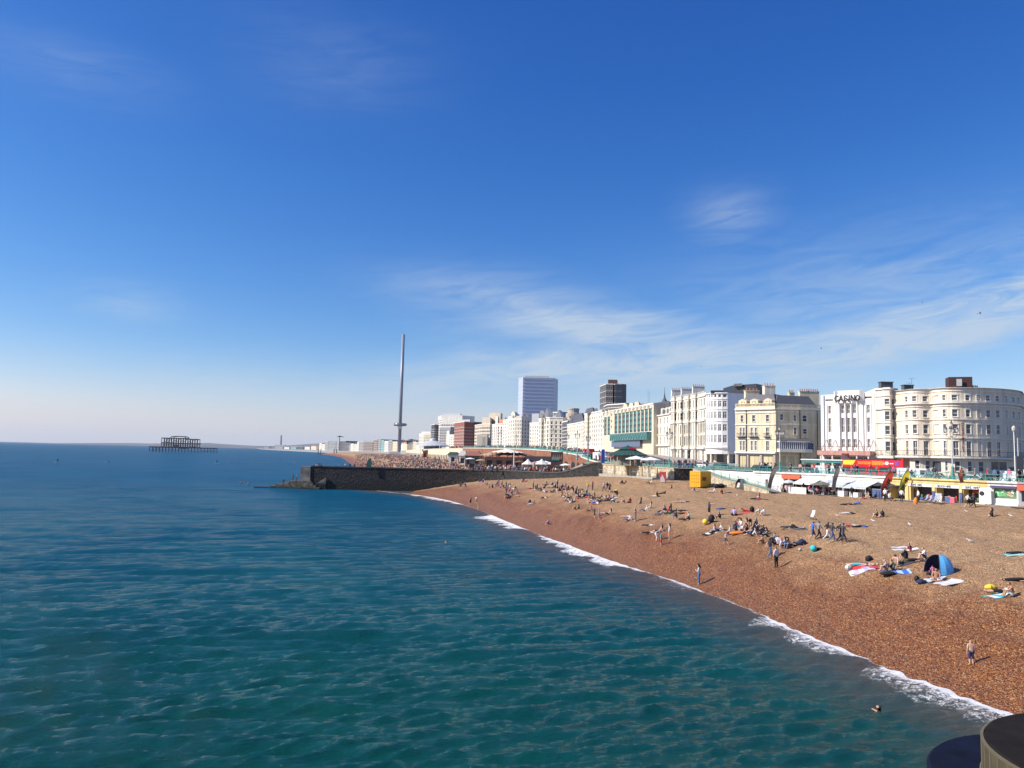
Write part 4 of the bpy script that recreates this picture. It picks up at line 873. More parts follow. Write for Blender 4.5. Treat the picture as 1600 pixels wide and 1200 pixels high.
for x0 in (975.5,984.5,993.5):   # scalloped parapet
    a,b=f.px(x0-3.2),f.px(x0+5.2); A=fg.at(a,-.05);B=fg.at(b,-.05); n=8; vs=[];z0=zt-.2
    prof=[0,.75,1,1,1,1,1,.75,0]
    for i in range(9): t=i/8; vs.append((A[0]+(B[0]-A[0])*t,A[1]+(B[1]-A[1])*t,z0+prof[i]*1.6))
    k=len(vs); vs+=[(x+.6,y+.9,z) for x,y,z in vs]; mb.add(vs,[tuple(range(8,-1,-1)),tuple(range(9,18))]+[(i,i+1,i+10,i+9) for i in range(8)])
P_(mb,'scalloped_parapet',[BUFF],hg)
mb=MB()
for x0 in [959.3+i*5.95 for i in range(10)]+[943,948.5]:  # arched heads
    a=f.px(x0+.5 if x0>950 else x0+.4);b=f.px(x0+5.2 if x0>950 else x0+5); c=(a+b)/2;rr=(b-a)/2; zb_=r1-.1
    for k in range(6):
        t0,t1=math.pi*k/6,math.pi*(k+1)/6; q0=fg.at(c-rr*math.cos(t0),-.25);q1=fg.at(c-rr*math.cos(t1),-.25); mb.tube((*q0[:2],zb_+rr*.8*math.sin(t0)),(*q1[:2],zb_+rr*.8*math.sin(t1)),.16,n=4)
P_(mb,'arch_hood',[STUCCO],hg)
mb=MB(); fg.band(mb,f.px(959),f.px(1018),ZG(1015,687),ZG(1015,675),1.6); P_(mb,'canopy_glazing',[TEAL],hg)
mb=MB()
for i in range(16):
    q=fg.at(f.px(959.5)+(f.px(1017.5)-f.px(959.5))*i/15,-1.65); q2=fg.at(f.px(959.5)+(f.px(1017.5)-f.px(959.5))*min(15,i+1)/15,-1.65)
    mb.tube((q[0],q[1],ZG(1015,687)),(q[0],q[1],ZG(1015,675)),.10,n=4); mb.tube((q[0],q[1],ZG(1015,687)),(q2[0],q2[1],ZG(1015,675)),.08,n=4)
P_(mb,'canopy_frame',[mat('teal_frame',(.12,.28,.27))],hg)
mb=MB(); fg.band(mb,f.px(959),f.px(1004),ZG(1004,698),ZG(1004,688),.9); P_(mb,'lobby_glazing',[mat('glass_blue',(.1,.13,.2))],hg)
antenna(*XY(1012,262),zt,5.5,hg); antenna(*XY(1014,262),zt,4.5,hg)
mb=MB(); q=XY(1038,262); mb.lathe([(1.1,0),(1.0,.6),(.35,1.8),(.1,3.4),(.03,5.6)],(q[0],q[1],zz(1038,630,262)),n=8); mb.prism(pth((1020,258),(1046,244),(1050,262),(1022,275)),14,zz(1035,629.5,255)); P_(mb,'spirelet',[mat('slate',(0,0,0))],pr2)
# ---------- white terraces further west ----------
def simple(label,pts,py_top,base,floors,cols,wm,depth=14,rows=None,name='hotel',cat='hotel',wh=.58,ww=.40,style='sash',roofm=SLATE,bandm=.25,par=.5,pxr=None,sidem=None,surround=False,trim=TRIMW,topgap=.1,botgap=.12):
    p=pth(*pts); px0,Y0=pts[len(pts)//2]; zt=zz(px0,py_top,Y0); f=Fac(p); w=[]; hh=(zt-base)*(1-topgap-botgap)/floors
    for i in range(len(p)-1):
        n=cols[i] if isinstance(cols,(list,tuple)) else cols
        if not n: continue
        a,b=f.L[i],f.L[i+1]; cw=(b-a)/n
        for fl_ in range(floors):
            z0=base+(zt-base)*botgap+fl_*hh
            for c in range(n): u=a+cw*(c+.5); w.append((u-cw*ww/2,u+cw*ww/2,z0+hh*(1-wh)/2,z0+hh*(1+wh)/2,style))
    bands=[(zt-.5,zt+.02,bandm)]+[(base+(zt-base)*botgap+fl_*hh-.12,base+(zt-base)*botgap+fl_*hh+.12,bandm*.6) for fl_ in range(floors)]
    return building(label,p,base,zt,w,depth,wm,roofm,bands=bands,far=True,name=name,cat=cat,par=par,surround=surround,sidem=sidem,rec=.25,trimm=trim)+(zt,)
def xchim(root,px,Y,py0,py1,wpx,m=STUCCO,pots=4): 
    z0,z1=zz(px,py0,Y),zz(px,py1,Y); chimney(*XY(px,Y),z0,root,wpx*Y/1200,1.2,max(.4,z1-z0-.7),pots,m=m)
b1,_,z=simple('white terrace house with flat parapet next to the green glazed hotel',[(927,324),(941,309)],641,12.3,7,4,STUCCO2); xchim(b1,931,330,642,639,4)
b2,_,z=simple('white bow-fronted terrace with many small bays left of the taller white house',[(912.5,345),(917,340),(920,341),(927,326)],646,12.5,7,[2,1,2],STUCCO); 
mb=MB(); hip(mb,pth((912,346),(927,328),(932,338),(917,356)),z-.3,2.6,.4); P_(mb,'mansard_roof',[SLATE],b2)
b3,_,z=simple('white seafront hotel with mansard roof and tall balconied windows by the turret block',[(886,388),(898,370),(912,347)],661,12.7,6,[4,5],STUCCO)
mb=MB(); hip(mb,pth((886,389),(912,348),(922,358),(896,400)),z-.3,4.6,.4); P_(mb,'mansard_roof',[SLATE],b3)
for px_ in (890,897,905): xchim(b3,px_,378,657,650,2.4,STUCCO)
b4,_,z=simple('pale block with round turret behind the white seafront hotel',[(886,440),(925,400)],648,12.7,3,6,mat('buff_grey',(.42,.37,.31)),topgap=.02,botgap=.7)
mb=MB(); q=XY(895,430); mb.lathe([(4.2,0),(4.2,2.2),(3.2,2.6),(3.2,4.4),(3.4,4.5),(3.4,5.1)],(q[0],q[1],z-.3),n=16); P_(mb,'turret',[mat('buff_grey',(0,0,0))],b4)
b5,_,z=simple('dark slate-grey block filling the gap beside the gabled white hotel',[(878,418),(887,400)],657,12.8,7,3,DGREY,roofm=DARK)
# gabled white pair, with cooler stucco on the side to carry its shade
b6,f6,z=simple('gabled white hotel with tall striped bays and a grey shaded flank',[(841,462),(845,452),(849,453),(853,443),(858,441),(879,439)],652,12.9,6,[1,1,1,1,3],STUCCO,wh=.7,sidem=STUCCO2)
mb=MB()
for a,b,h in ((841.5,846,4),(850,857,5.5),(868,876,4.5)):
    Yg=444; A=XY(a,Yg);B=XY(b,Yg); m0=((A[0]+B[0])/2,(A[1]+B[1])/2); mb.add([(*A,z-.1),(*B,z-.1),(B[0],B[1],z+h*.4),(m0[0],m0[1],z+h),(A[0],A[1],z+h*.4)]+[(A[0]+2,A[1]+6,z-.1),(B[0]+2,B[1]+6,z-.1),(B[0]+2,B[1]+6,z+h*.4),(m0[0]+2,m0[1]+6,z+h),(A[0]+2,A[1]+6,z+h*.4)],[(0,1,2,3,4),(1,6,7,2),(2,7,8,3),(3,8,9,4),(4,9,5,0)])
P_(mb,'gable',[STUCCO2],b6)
b6b,_,z=simple('grey lift tower block rising behind the gabled white hotel',[(863,475),(876,470)],643.5,12.9,2,2,GREY,topgap=.02,botgap=.8)
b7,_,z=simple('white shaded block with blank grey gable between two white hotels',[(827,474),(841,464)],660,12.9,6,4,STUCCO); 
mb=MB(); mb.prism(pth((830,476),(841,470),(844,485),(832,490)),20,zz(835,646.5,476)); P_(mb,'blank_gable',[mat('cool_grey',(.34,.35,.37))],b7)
b8,_,z=simple('cream white hotel with arched gable and yellow shaded side wall',[(793,520),(803,506),(814,503),(827,509)],650,13,7,[3,4,3],STUCCO,wh=.66)
mb=MB(); q0=XY(797,508);q1=XY(804,505); n=9; vs=[]
for i in range(n): t=math.pi*i/(n-1); vs.append((q0[0]+(q1[0]-q0[0])*(1-math.cos(t))/2,q0[1]+(q1[1]-q0[1])*(1-math.cos(t))/2,z+3.0*math.sin(t)))
vs+=[(x+2,y+6,zq) for x,y,zq in vs]; mb.add(vs,[tuple(range(n-1,-1,-1)),tuple(range(n,2*n))]+[(i,i+1,i+n+1,i+n) for i in range(n-1)]); mb.prism([q0,q1,(q1[0]+2,q1[1]+6),(q0[0]+2,q0[1]+6)],z-.2,z+.4); P_(mb,'arched_gable',[STUCCO],b8)
for px_ in (809,817,823): xchim(b8,px_,512,651,647,3,STUCCO)
b9,_,z=simple('slim white house between the teal-windowed house and the arched gable hotel',[(785,536),(793,522)],655,13,7,3,STUCCO2); xchim(b9,789,530,656,652,3)
b10,_,z=simple('white house with tall blue-grey window strips and an orange roof',[(768,556),(776,541),(785,537)],662,13,7,[3,2],STUCCO2,wh=.75,ww=.45)
mb=MB(); hip(mb,pth((778,542),(786,538),(789,550),(781,556)),z,3.2,.5); P_(mb,'orange_roof',[mat('orange_tile',(.45,.16,.07))],b10)
mb=MB(); mb.prism(pth((773,548),(777,546),(779,556),(774,558)),z-.5,z+5.5); P_(mb,'chimney',[STUCCO],b10)
b11,_,z=simple('beige stepped hotel with dark balcony strips and flat roof plant room',[(741,640),(752,610),(765,602),(768,606)],662,13.1,6,[3,5,0],mat('beige_render',(.55,.47,.36),stain=.2),wh=.45,ww=.8)
mb=MB(); mb.prism(pth((752,625),(765,618),(768,640),(755,645)),z-1,zz(760,652,620)); mb.prism(pth((763,640),(781,632),(784,650),(766,655)),z-1,zz(772,645,635)); P_(mb,'upper_storeys',[mat('beige_render',(0,0,0))],b11)
mb=MB(); mb.prism(pth((745,600),(761,588),(763,600),(747,606)),13,zz(752,679,595)); P_(mb,'podium',[mat('concrete_band',(.30,.28,.25))],b11)
mb=MB()
for i in range(8): 
    q=XY(745.5+i*2,596-i*1.2); mb.obox(q,.45,.5,13,zz(752,681,595),0)
P_(mb,'podium_fin',[STUCCO],b11)
b12,_,z=simple('red brick hotel with pale balcony bands and dark brick flank',[(709,735),(724.5,700),(739,706)],658.5,13,7,[4,0],BRICK,wh=.35,ww=.85,trim=STUCCO2,sidem=mat('brown_brick',(0,0,0)))  # flank gets a darker brick colour in place of its shade
mb=MB(); mb.prism(pth((716,722),(733,712),(736,735),(718,740)),z-.5,z+2.4); P_(mb,'penthouse',[LGREY],b12)
b13,_,z=simple('slim white house with blind tower left of the red brick hotel',[(697,760),(701,748),(709,740)],679,12.8,5,[0,3],STUCCO)
mb=MB(); mb.prism(pth((697.5,752),(701.5,749),(703,756),(699,760)),12,zz(700,673,755)); P_(mb,'blind_tower',[STUCCO],b13)
b14,_,z=simple('wide white slab block with ribbon balconies behind the dark slim tower',[(683,905),(688,870),(721,858),(725,866)],649,12,11,[2,9,0],STUCCO2,wh=.5,ww=.78,style='strip',roofm=LGREY)
mb=MB(); mb.prism(pth((690,872),(718,862),(720,880),(692,885)),z-.4,z+2.6); P_(mb,'roof_storey',[LGREY],b14)
b15,_,z=simple('grey office block in shade below the wide white slab',[(686,800),(703,790)],667,12,7,5,GREY)
b16,_,z=simple('dark slim tower block beside the wide white slab',[(673,905),(678,895),(683.5,897)],663,12,9,[2,2],mat('dark_tower',(.06,.065,.085)),roofm=DARK)
b17,_,z=simple('white stepped apartment block at the left end of the seafront terrace',[(654,985),(662,950),(673,944)],677,11.5,9,[4,5],STUCCO,wh=.45,ww=.8)
mb=MB(); mb.prism(pth((658,968),(672,955),(674,970),(661,980)),z-.4,z+2.4); P_(mb,'roof_storey',[STUCCO2],b17)
b18,_,z=simple('low grey flats between the stepped block and the slim white house',[(684,840),(697,812)],692,12.5,4,5,mat('pale_grey',(.45,.45,.44)))
# towers behind the front
b19,f19,z=simple('tall blue-white tower block with twenty rows of windows on the skyline',[(808,815),(815,798),(863.5,799),(865,803)],590.5,14,20,[0,11,0],mat('tower_shade_blue',(.40,.45,.56),.5,var=.04,scale=.2),wh=.5,ww=.74,style='strip',roofm=LGREY,topgap=.02,botgap=.02,bandm=.35)  # bluish shade of this front is put into the wall colour
mb=MB(); 
for i in range(21): zz_=14+(z-14)*(.02+.96*i/20); f19.band(mb,f19.L[1]+.2,f19.L[2]-.2,zz_-.6,zz_+.6,.5)
P_(mb,'balcony_bands',[mat('tower_band',(.37,.43,.55),.5)],b19)  # bands carry the same blue shade tint
mb=MB(); mb.prism(pth((818,804),(854,803),(856,818),(820,820)),z-.3,z+2.2); P_(mb,'roof_storey',[LGREY],b19)
for px_ in (841,856,864): antenna(*XY(px_,805),z,5 if px_==841 else 3,b19)
b20,f20,z=simple('brown brick tower block with white balcony corners and roof plant room',[(936.5,540),(946,520),(956.5,519),(958,523),(960,518),(970.5,519)],600.5,14,11,[3,3,0,0,3],mat('brown_tower',(.11,.10,.105),.8,var=.2,scale=1),wh=.4,ww=.7,style='strip',trim=STUCCO2,roofm=DARK,bandm=.3,topgap=.02,botgap=.02,depth=4)
mb=MB(); mb.prism(pth((949,525),(963,524),(964,533),(950,534)),z-.3,zz(960,594.5,530)); P_(mb,'roof_plant_room',[mat('brown_brick',(0,0,0))],b20)
b21,_,z=simple('long dark flat roofed block below the brown brick tower',[(943,420),(948,405),(977,392)],632,14,3,[0,6],mat('dark_stone',(.12,.11,.10)),topgap=.02,botgap=.8)
# ---------- far town: blocks seen across the beach ----------
fars=[(499,503,692.5,3400,'pale'),(503,508,694,3300,'white'),(507.5,513,689.5,3000,'grey'),(513,525,690,2900,'grey'),(525.5,531,690,2700,'grey'),(531,540,689,2650,'dark'),(539,548,692,2600,'dark'),(548,553,693,2400,'white'),(553,558,694,2350,'white'),(558,561,690.5,2200,'pale'),(561,568,690,2150,'grey'),(568,583,690.5,2050,'brown'),(583.5,590,686.5,1900,'brown'),(590,595,687,1850,'grey'),(595,600,688,1800,'teal'),(600,607,689,1750,'pale'),(607,613,688,1700,'grey'),(613,618,690,1650,'cream'),(617,621,690,1600,'cream'),(628,634,692,1500,'pale'),(634,639,694,1450,'cream'),(640,645,692,1400,'cream'),(645,650,690,1300,'cream'),(650,655,691,1250,'cream')]
fm_={'pale':STUCCO2,'white':STUCCO,'grey':GREY,'dark':DGREY,'brown':mat('far_brown',(.25,.2,.17)),'teal':mat('far_teal',(.2,.4,.38)),'cream':CREAM}
words={'pale':'pale','white':'white','grey':'grey','dark':'dark grey','brown':'brown brick','teal':'greenish','cream':'cream'}
seen_={}
for i,(a,b,t,Y,k) in enumerate(fars):
    nb_=max(1,int((b-a)/2.4)); where=('near the tower crane' if 520<a<545 else 'left of the tower crane' if a<=520 else 'right of the tower crane' if a<590 else 'left of the observation tower' if a<622 else 'right of the observation tower')
    lab=f'far {words[k]} seafront block {where}'; seen_[lab]=seen_.get(lab,0)+1
    if seen_[lab]==2: lab=f'another far {words[k]} block {where}, {"nearer" if 1 else ""} and lower' 
    if seen_.get(f'far {words[k]} seafront block {where}',0)>=3: lab=f'{("third","fourth","fifth")[seen_[f"far {words[k]} seafront block {where}"]-3]} far {words[k]} block {where}, nearer the beach crowd'
    r_,_,z=simple(lab,[(a,Y*1.03),(a+.6,Y),(b-.3,Y*.985)],t,rz_(Y)-1,5,[0,nb_*2],fm_[k],depth=40,name='apartment_block',cat='building',wh=.5,ww=.5,style='strip',bandm=.5)

rgf=random.Random(9); fk_=list(fm_)
def row_house(px0,px1,t,Y,k,label):
    A=XY(px0,Y);B=XY(px1,Y*.99); z0=rz_(Y)-1; zt=zz((px0+px1)/2,t,Y); e=empty('terraced_house',(A[0],A[1],z0),0,label,'house','far seafront houses in the haze'); mb=MB(); n=max(1,int(math.dist(A,B)/9)); f=Fac([A,B]); w=[]
    for fl_ in range(3):
        for i in range(n*2): u=f.L[-1]*(i+.5)/(n*2); w.append((u-.9,u+.9,z0+(zt-z0)*(.12+.3*fl_),z0+(zt-z0)*(.12+.3*fl_+.17),'x'))
    f.wall(mb,z0,zt,w,.6); mb.prism([(A[0],A[1]+.61),(B[0],B[1]+.61),(B[0]+4,B[1]+22),(A[0]+4,A[1]+22)],z0,zt-.02); P_(mb,'wall',[fm_[k]],e); mb=MB(); hip(mb,[A,B,(B[0]+4,B[1]+20),(A[0]+4,A[1]+20)],zt,(zt-z0)*.22,.35); P_(mb,'roof',[SLATE if k!='cream' else TERRA],e)
i=0
for px0,px1,Y,t in [(432,442,6200,698.2),(444,452,5800,698.6),(455,463,5400,698.8),(465,474,5000,698.6),(476,484,4600,698.2),(486,494,4200,697.4),(494,500,3800,697)]+[(545+q*7,551+q*7+(q%3),2500-q*85,695.2-(q*37%5)*.5) for q in range(16)]:
    k=fk_[(i*5+2)%len(fk_)]; row_house(px0,px1,t,Y,k,f'tiny hazy {words[k]} house in the far seafront row '+('left of the tower crane' if px0<525 else 'right of the tower crane' if px0<600 else 'near the observation tower')); i+=1
# ---------------- row of beach shops under the promenade ----------------
GOODS=[mat('goods_'+n,c,.6) for n,c in (('red',(.5,.05,.04)),('blue',(.05,.12,.45)),('white',(.7,.7,.68)),('orange',(.6,.25,.04)),('green',(.08,.25,.1)))]
_o2=win_mesh
def win_mesh(w_,h,style,far):
    if style not in('open','mural','bluepanel'): return _o2(w_,h,style,far)
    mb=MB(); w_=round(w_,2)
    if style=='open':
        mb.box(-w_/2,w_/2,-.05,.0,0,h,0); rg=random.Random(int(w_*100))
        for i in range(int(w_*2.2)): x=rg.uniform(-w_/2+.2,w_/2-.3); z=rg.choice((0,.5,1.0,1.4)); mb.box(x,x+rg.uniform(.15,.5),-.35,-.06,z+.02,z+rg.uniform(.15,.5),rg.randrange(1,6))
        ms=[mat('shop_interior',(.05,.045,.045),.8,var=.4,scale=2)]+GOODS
    elif style=='mural':
        mb.box(-w_/2,w_/2,-.05,0,0,h,0); ms=[mat('mural_green',(.10,.19,.12),.5,var=.4,scale=1.2),mat('mural_tan',(.5,.36,.22)),mat('mural_leaf',(.12,.42,.16)),WHITE]; rg=random.Random(4)
        for i in range(34):
            x=rg.uniform(-w_/2+.2,w_/2-.4);z=rg.uniform(.15,h-.35); a_=rg.uniform(0,6.28); k=1 if x>0 else 2; k=k if rg.random()<.8 else 3
            p=[(x+r_*math.cos(a_+t),-.06-.002*i/34,z+.15+r_*.8*math.sin(a_+t)) for r_,t in ((.3,0),(.16,.9),(.28,1.9),(.12,3.3))]; mb.add(p,[(3,2,1,0)],k)
    else:
        mb.box(-w_/2,w_/2,-.06,0,0,h,0); ms=[mat('panel_blue',(.05,.22,.55),.5,var=.3,scale=.8)]
    x=bpy.data.meshes.new('shopfront' if style=='open' else 'panel'); x.from_pydata(mb.v,[],mb.f); [x.materials.append(q) for q in ms]; x.polygons.foreach_set('material_index',mb.m); return [x]
fe=Fac(EDGE[4:10])
def sub(u0,u1): return [fe.at(u0)[:2]]+[p for p,l in zip(fe.p,fe.L) if u0+.05<l<u1-.05]+[fe.at(u1)[:2]]
def ze(px,py): u=fe.px(px); return D(px,py,fe.at(u)[1])[1]
ARW=mat('arcade_white',(.74,.72,.66),.7,var=.05,scale=.8,stain=.25); ARY=mat('arcade_yellow',(.68,.52,.22),.7,var=.06,scale=.8,stain=.25)
def shop(label,pa,pb_,opens,wm,name='beach_shop',extra=None,ledge=True,rec=1.5):
    u0,u1=fe.px(pa),fe.px(pb_); p=sub(u0,u1); f=Fac(p); w=[(max(.05,f.px(a)),min(f.L[-1]-.05,f.px(b)),c,d,s) for a,b,c,d,s in opens]
    r,f=building(label,p,5.3,8.62,w,7.5,wm,PAVE,bands=[(8.64,8.88,.22),(8.2,8.3,.06)],surround=False,name=name,cat='shop',par=.02,rec=rec,trimm=wm); return r,f
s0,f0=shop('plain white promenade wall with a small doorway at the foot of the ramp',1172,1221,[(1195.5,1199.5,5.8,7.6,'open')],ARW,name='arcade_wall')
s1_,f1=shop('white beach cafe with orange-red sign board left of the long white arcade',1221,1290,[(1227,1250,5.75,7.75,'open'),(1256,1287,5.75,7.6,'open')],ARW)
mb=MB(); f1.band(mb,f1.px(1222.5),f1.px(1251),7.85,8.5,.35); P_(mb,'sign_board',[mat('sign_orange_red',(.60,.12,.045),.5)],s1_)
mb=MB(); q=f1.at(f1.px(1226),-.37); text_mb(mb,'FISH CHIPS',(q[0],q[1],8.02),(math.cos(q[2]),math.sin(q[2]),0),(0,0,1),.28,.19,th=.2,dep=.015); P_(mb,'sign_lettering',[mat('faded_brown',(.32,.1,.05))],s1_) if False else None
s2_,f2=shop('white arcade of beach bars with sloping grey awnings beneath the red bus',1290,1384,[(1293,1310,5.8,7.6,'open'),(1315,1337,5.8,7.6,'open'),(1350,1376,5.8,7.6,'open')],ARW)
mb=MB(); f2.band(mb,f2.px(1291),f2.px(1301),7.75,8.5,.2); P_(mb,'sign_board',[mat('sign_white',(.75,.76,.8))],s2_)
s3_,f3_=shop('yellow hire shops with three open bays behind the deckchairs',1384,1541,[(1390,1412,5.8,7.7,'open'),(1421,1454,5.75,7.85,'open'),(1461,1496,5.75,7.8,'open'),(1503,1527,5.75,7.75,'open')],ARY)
mb=MB(); lt=MB()
for a,b,tx in ((1419,1455,'BIKE HIRE'),(1459,1497,'BEACH HIRE'),(1501,1528,'BIKE HIRE')):
    f3_.band(mb,f3_.px(a),f3_.px(b),7.72,8.12,.14); q=f3_.at(f3_.px(a)+.5,-.16); text_mb(lt,tx,(q[0],q[1],7.80),(math.cos(q[2]),math.sin(q[2]),0),(0,0,1),.25,.17,th=.2,dep=.012)
P_(mb,'sign_board',[mat('sign_white',(.75,.76,.8))],s3_); P_(lt,'sign_lettering',[DGREY],s3_)
mb=MB()
for px_ in (1385.5,1416.5,1457.5,1499.5): f3_.band(mb,f3_.px(px_-2),f3_.px(px_+2),5.5,8.2,.16)
P_(mb,'pilaster',[ARY],s3_)
mb=MB()
for px_ in (1457.5,1499.5): f3_.band(mb,f3_.px(px_-2),f3_.px(px_+2.2),5.8,7.2,.2,0)
P_(mb,'poster',[mat('poster_blue',(.06,.09,.20),.5,var=.6,scale=1.5)],s3_)
mb=MB(); f3_.band(mb,f3_.px(1528.5),f3_.px(1538),5.7,7.9,.25); P_(mb,'door_panel',[WHITE],s3_)
q=f3_.at(f3_.px(1533),-.27); mb=MB(); ux=Vector((math.cos(q[2]),math.sin(q[2]),0)); c=Vector((q[0],q[1],7.25)); nn=ux.cross(Vector((0,0,1)))
mb.add([c+ux*(.3*math.cos(t*math.pi/8))+Vector((0,0,.3*math.sin(t*math.pi/8)))+nn*.0 for t in range(16)],[tuple(range(16))]); P_(mb,'round_emblem',[BLACK],s3_)
s4_,f4=shop('white beach kiosk with painted green mural shutter',1541,1588,[(1550,1585.5,6.75,8.0,'mural')],ARW,rec=.25)
mb=MB(); f4.band(mb,f4.px(1546),f4.px(1587),8.05,8.3,.3); P_(mb,'shutter_box',[mat('navy_box',(.06,.06,.16))],s4_)
mb=MB(); f4.band(mb,f4.px(1541.5),f4.px(1587.5),5.3,6.1,.1); P_(mb,'plinth',[TRIMW],s4_)
s5_,f5=shop('beach kiosk with red fascia and blue panel at the right edge',1588,1640,[(1593,1612,6.5,7.9,'bluepanel'),(1616,1632,5.8,7.8,'open')],GREY)
mb=MB(); f5.band(mb,f5.px(1588.7),f5.px(1638),7.85,8.55,.45); P_(mb,'fascia',[mat('fascia_red',(.62,.10,.05),.5)],s5_)
f5b=Fac(sub(fe.px(1640),fe.L[-1]-.2)); 
# lower promenade paving in front of the shops
n=5; mb=MB(); o=off_path(EDGE[4:11],3.2); i_=off_path(EDGE[4:11],-.3); k=len(o)
zf=[5.62,5.68,5.78,5.88,5.93,5.95,5.95]
mb.add([(x,y,z+.0) for (x,y),z in zip(o,zf)]+[(x,y,z+.0) for (x,y),z in zip(i_,zf)],[(i,i+1,k+i+1,k+i) for i in range(k-1)]); tag(mb.build('lower_promenade',[PAVE]),kind='structure')
# ---------------- awnings, parasols, small promenade furniture ----------------
def lowz(px,Y): return bh(*XY(px,Y))
def awning(label,pa,pb_,ztop,zbot,out,m,cat='awning'):
    u0,u1=fe.px(pa),fe.px(pb_); A=fe.at(u0,-.25);B=fe.at(u1,-.25);C=fe.at(u1,-out);E=fe.at(u0,-out); t=.05; r=empty('awning',(A[0],A[1],ztop),0,label,cat,'awnings over the beach bars')
    mb=MB(); vs=[(*A[:2],ztop),(*B[:2],ztop),(*C[:2],zbot),(*E[:2],zbot)]; vs+=[(x,y,z-t) for x,y,z in vs]; mb.add(vs,[(3,2,1,0),(4,5,6,7),(0,1,5,4),(1,2,6,5),(2,3,7,6),(3,0,4,7)])
    nseg=8
    for i in range(nseg):
        a=Vector((E[0],E[1],zbot)).lerp(Vector((C[0],C[1],zbot)),i/nseg);b=Vector((E[0],E[1],zbot)).lerp(Vector((C[0],C[1],zbot)),(i+1)/nseg)
        mb.add([a,b,b-Vector((0,0,.2)),a-Vector((0,0,.26))],[(0,1,2,3)])
    P_(mb,'canopy',[m],r); mb=MB()
    for q in (C,E): mb.tube((q[0],q[1],zbot),(q[0],q[1],5.7),.03,n=5)
    P_(mb,'leg',[WHITE],r)
AWG=mat('awning_grey',(.50,.52,.53),.8,var=.05,scale=2)
awning('white canvas awning over the cafe right of the orange-red sign',1253,1284,8.0,7.35,2.6,CANVW)
awning('pale grey sloping awning over the first bar under the bus front',1308,1338,8.1,7.25,2.8,AWG)
awning('pale grey sloping awning over the second bar behind the red feather flag',1339,1374,8.1,7.2,2.8,AWG)
def parasol(px,Y,zt,r,label,m,h=.45,n=8,base=None,name='parasol',poles=True,group='parasols along the beach promenade'):
    x,y=XY(px,Y); z0=base if base is not None else bh(x,y); e=empty(name,(x,y,z0),0,label,'parasol',group)
    mb=MB(); vs=[];R_=[(.02,zt),(r*.5,zt-h*.42),(r,zt-h),(r*1.0,zt-h-.12)]
    for rr,z in R_:
        for i in range(n): a=2*math.pi*(i+.5)/n; vs.append((x+rr*math.cos(a),y+rr*math.sin(a),z))
    mb.add(vs,[(j*n+i,j*n+(i+1)%n,(j+1)*n+(i+1)%n,(j+1)*n+i) for j in range(3) for i in range(n)]); P_(mb,'canopy',[m],e)
    mb=MB(); mb.tube((x,y,z0),(x,y,zt+.1),.035,n=6); P_(mb,'pole',[WHITE if m is not CANVD else DGREY],e)
    mb=MB()
    for i in range(n): a=2*math.pi*(i+.5)/n; mb.tube((x,y,zt-h*.1),(x+r*.97*math.cos(a),y+r*.97*math.sin(a),zt-h-.02),.012,n=3)
    P_(mb,'ribs',[DGREY],e); return e
parasol(1238,127,8.0,1.6,'dark grey parasol beneath the orange-red cafe sign',CANVD)
parasol(1232,125,7.75,1.2,'small pale grey parasol left of the dark one at the cafe',AWG)
parasol(1252,124,7.8,1.5,'mid grey parasol behind the white banner barrier',mat('canvas_grey',(.2,.21,.2),.8))
parasol(1284,118.5,7.75,1.75,'olive grey parasol right of the white banner barrier',mat('canvas_olive',(.14,.145,.12),.8))
parasol(1293,119,8.1,1.2,'pale grey parasol tucked behind the olive grey one',AWG)
parasol(1334,115.5,8.0,1.7,'black parasol between the two sloping awnings',CANVD)
parasol(1372,112,8.05,1.8,'black parasol behind the red feather flag',CANVD)
parasol(1392,110,8.0,1.4,'black parasol between the red and yellow feather flags',CANVD)
# parasols on the bastion
parasol(994,150,11.0,2.1,'large white parasol on the bastion beside the green kiosk',CANVW,h=.55,base=8.9)
parasol(1017,146,10.85,1.9,'white parasol right of the larger one on the bastion',CANVW,h=.5,base=8.9)
# green roofed kiosk
x,y=XY(981,164); kz=8.95; KS=.64; k=empty('kiosk',(x,y,kz),0,'octagonal kiosk with two-tier green copper roof on the bastion','kiosk')
mb=MB(); mb.lathe([(3.0,0),(3.0,2.2)],(x,y,kz),n=8); P_(mb,'wall',[mat('kiosk_wall',(.22,.22,.17),.7)],k)
mb=MB()
for i in range(8): a=2*math.pi*i/8; mb.tube((x+3.6*math.cos(a),y+3.6*math.sin(a),kz),(x+3.6*math.cos(a),y+3.6*math.sin(a),kz+2.25),.09,n=8)
P_(mb,'column',[CREAM],k)
mb=MB(); mb.lathe([(4.15,2.05),(4.2,2.2),(2.9,2.85),(1.8,3.25),(1.8,3.4)],(x,y,kz),n=16); mb.lathe([(2.15,3.4),(.9,3.85),(.15,4.2),(.06,4.4)],(x,y,kz),n=16); P_(mb,'roof',[GREENR],k)
mb=MB()
for i in range(32): a=2*math.pi*i/32; mb.tube((x+4.2*math.cos(a),y+4.2*math.sin(a),kz+2.22),(x+1.85*math.cos(a),y+1.85*math.sin(a),kz+3.28),.03,n=3)
P_(mb,'roof_ribs',[mat('copper_rib',(.09,.19,.16))],k)
mb=MB(); 
for i in range(8): a=2*math.pi*(i+.5)/8; mb.obox((x+2.8*math.cos(a),y+2.8*math.sin(a)),.12,1.4,kz+.9,kz+1.9,a)
P_(mb,'shop_window',[GLASS],k)
mb=MB(); q=XY(988,162); mb.obox(q,1.2,.15,kz+3.3,kz+3.75,0); P_(mb,'sign_board',[RED],k)
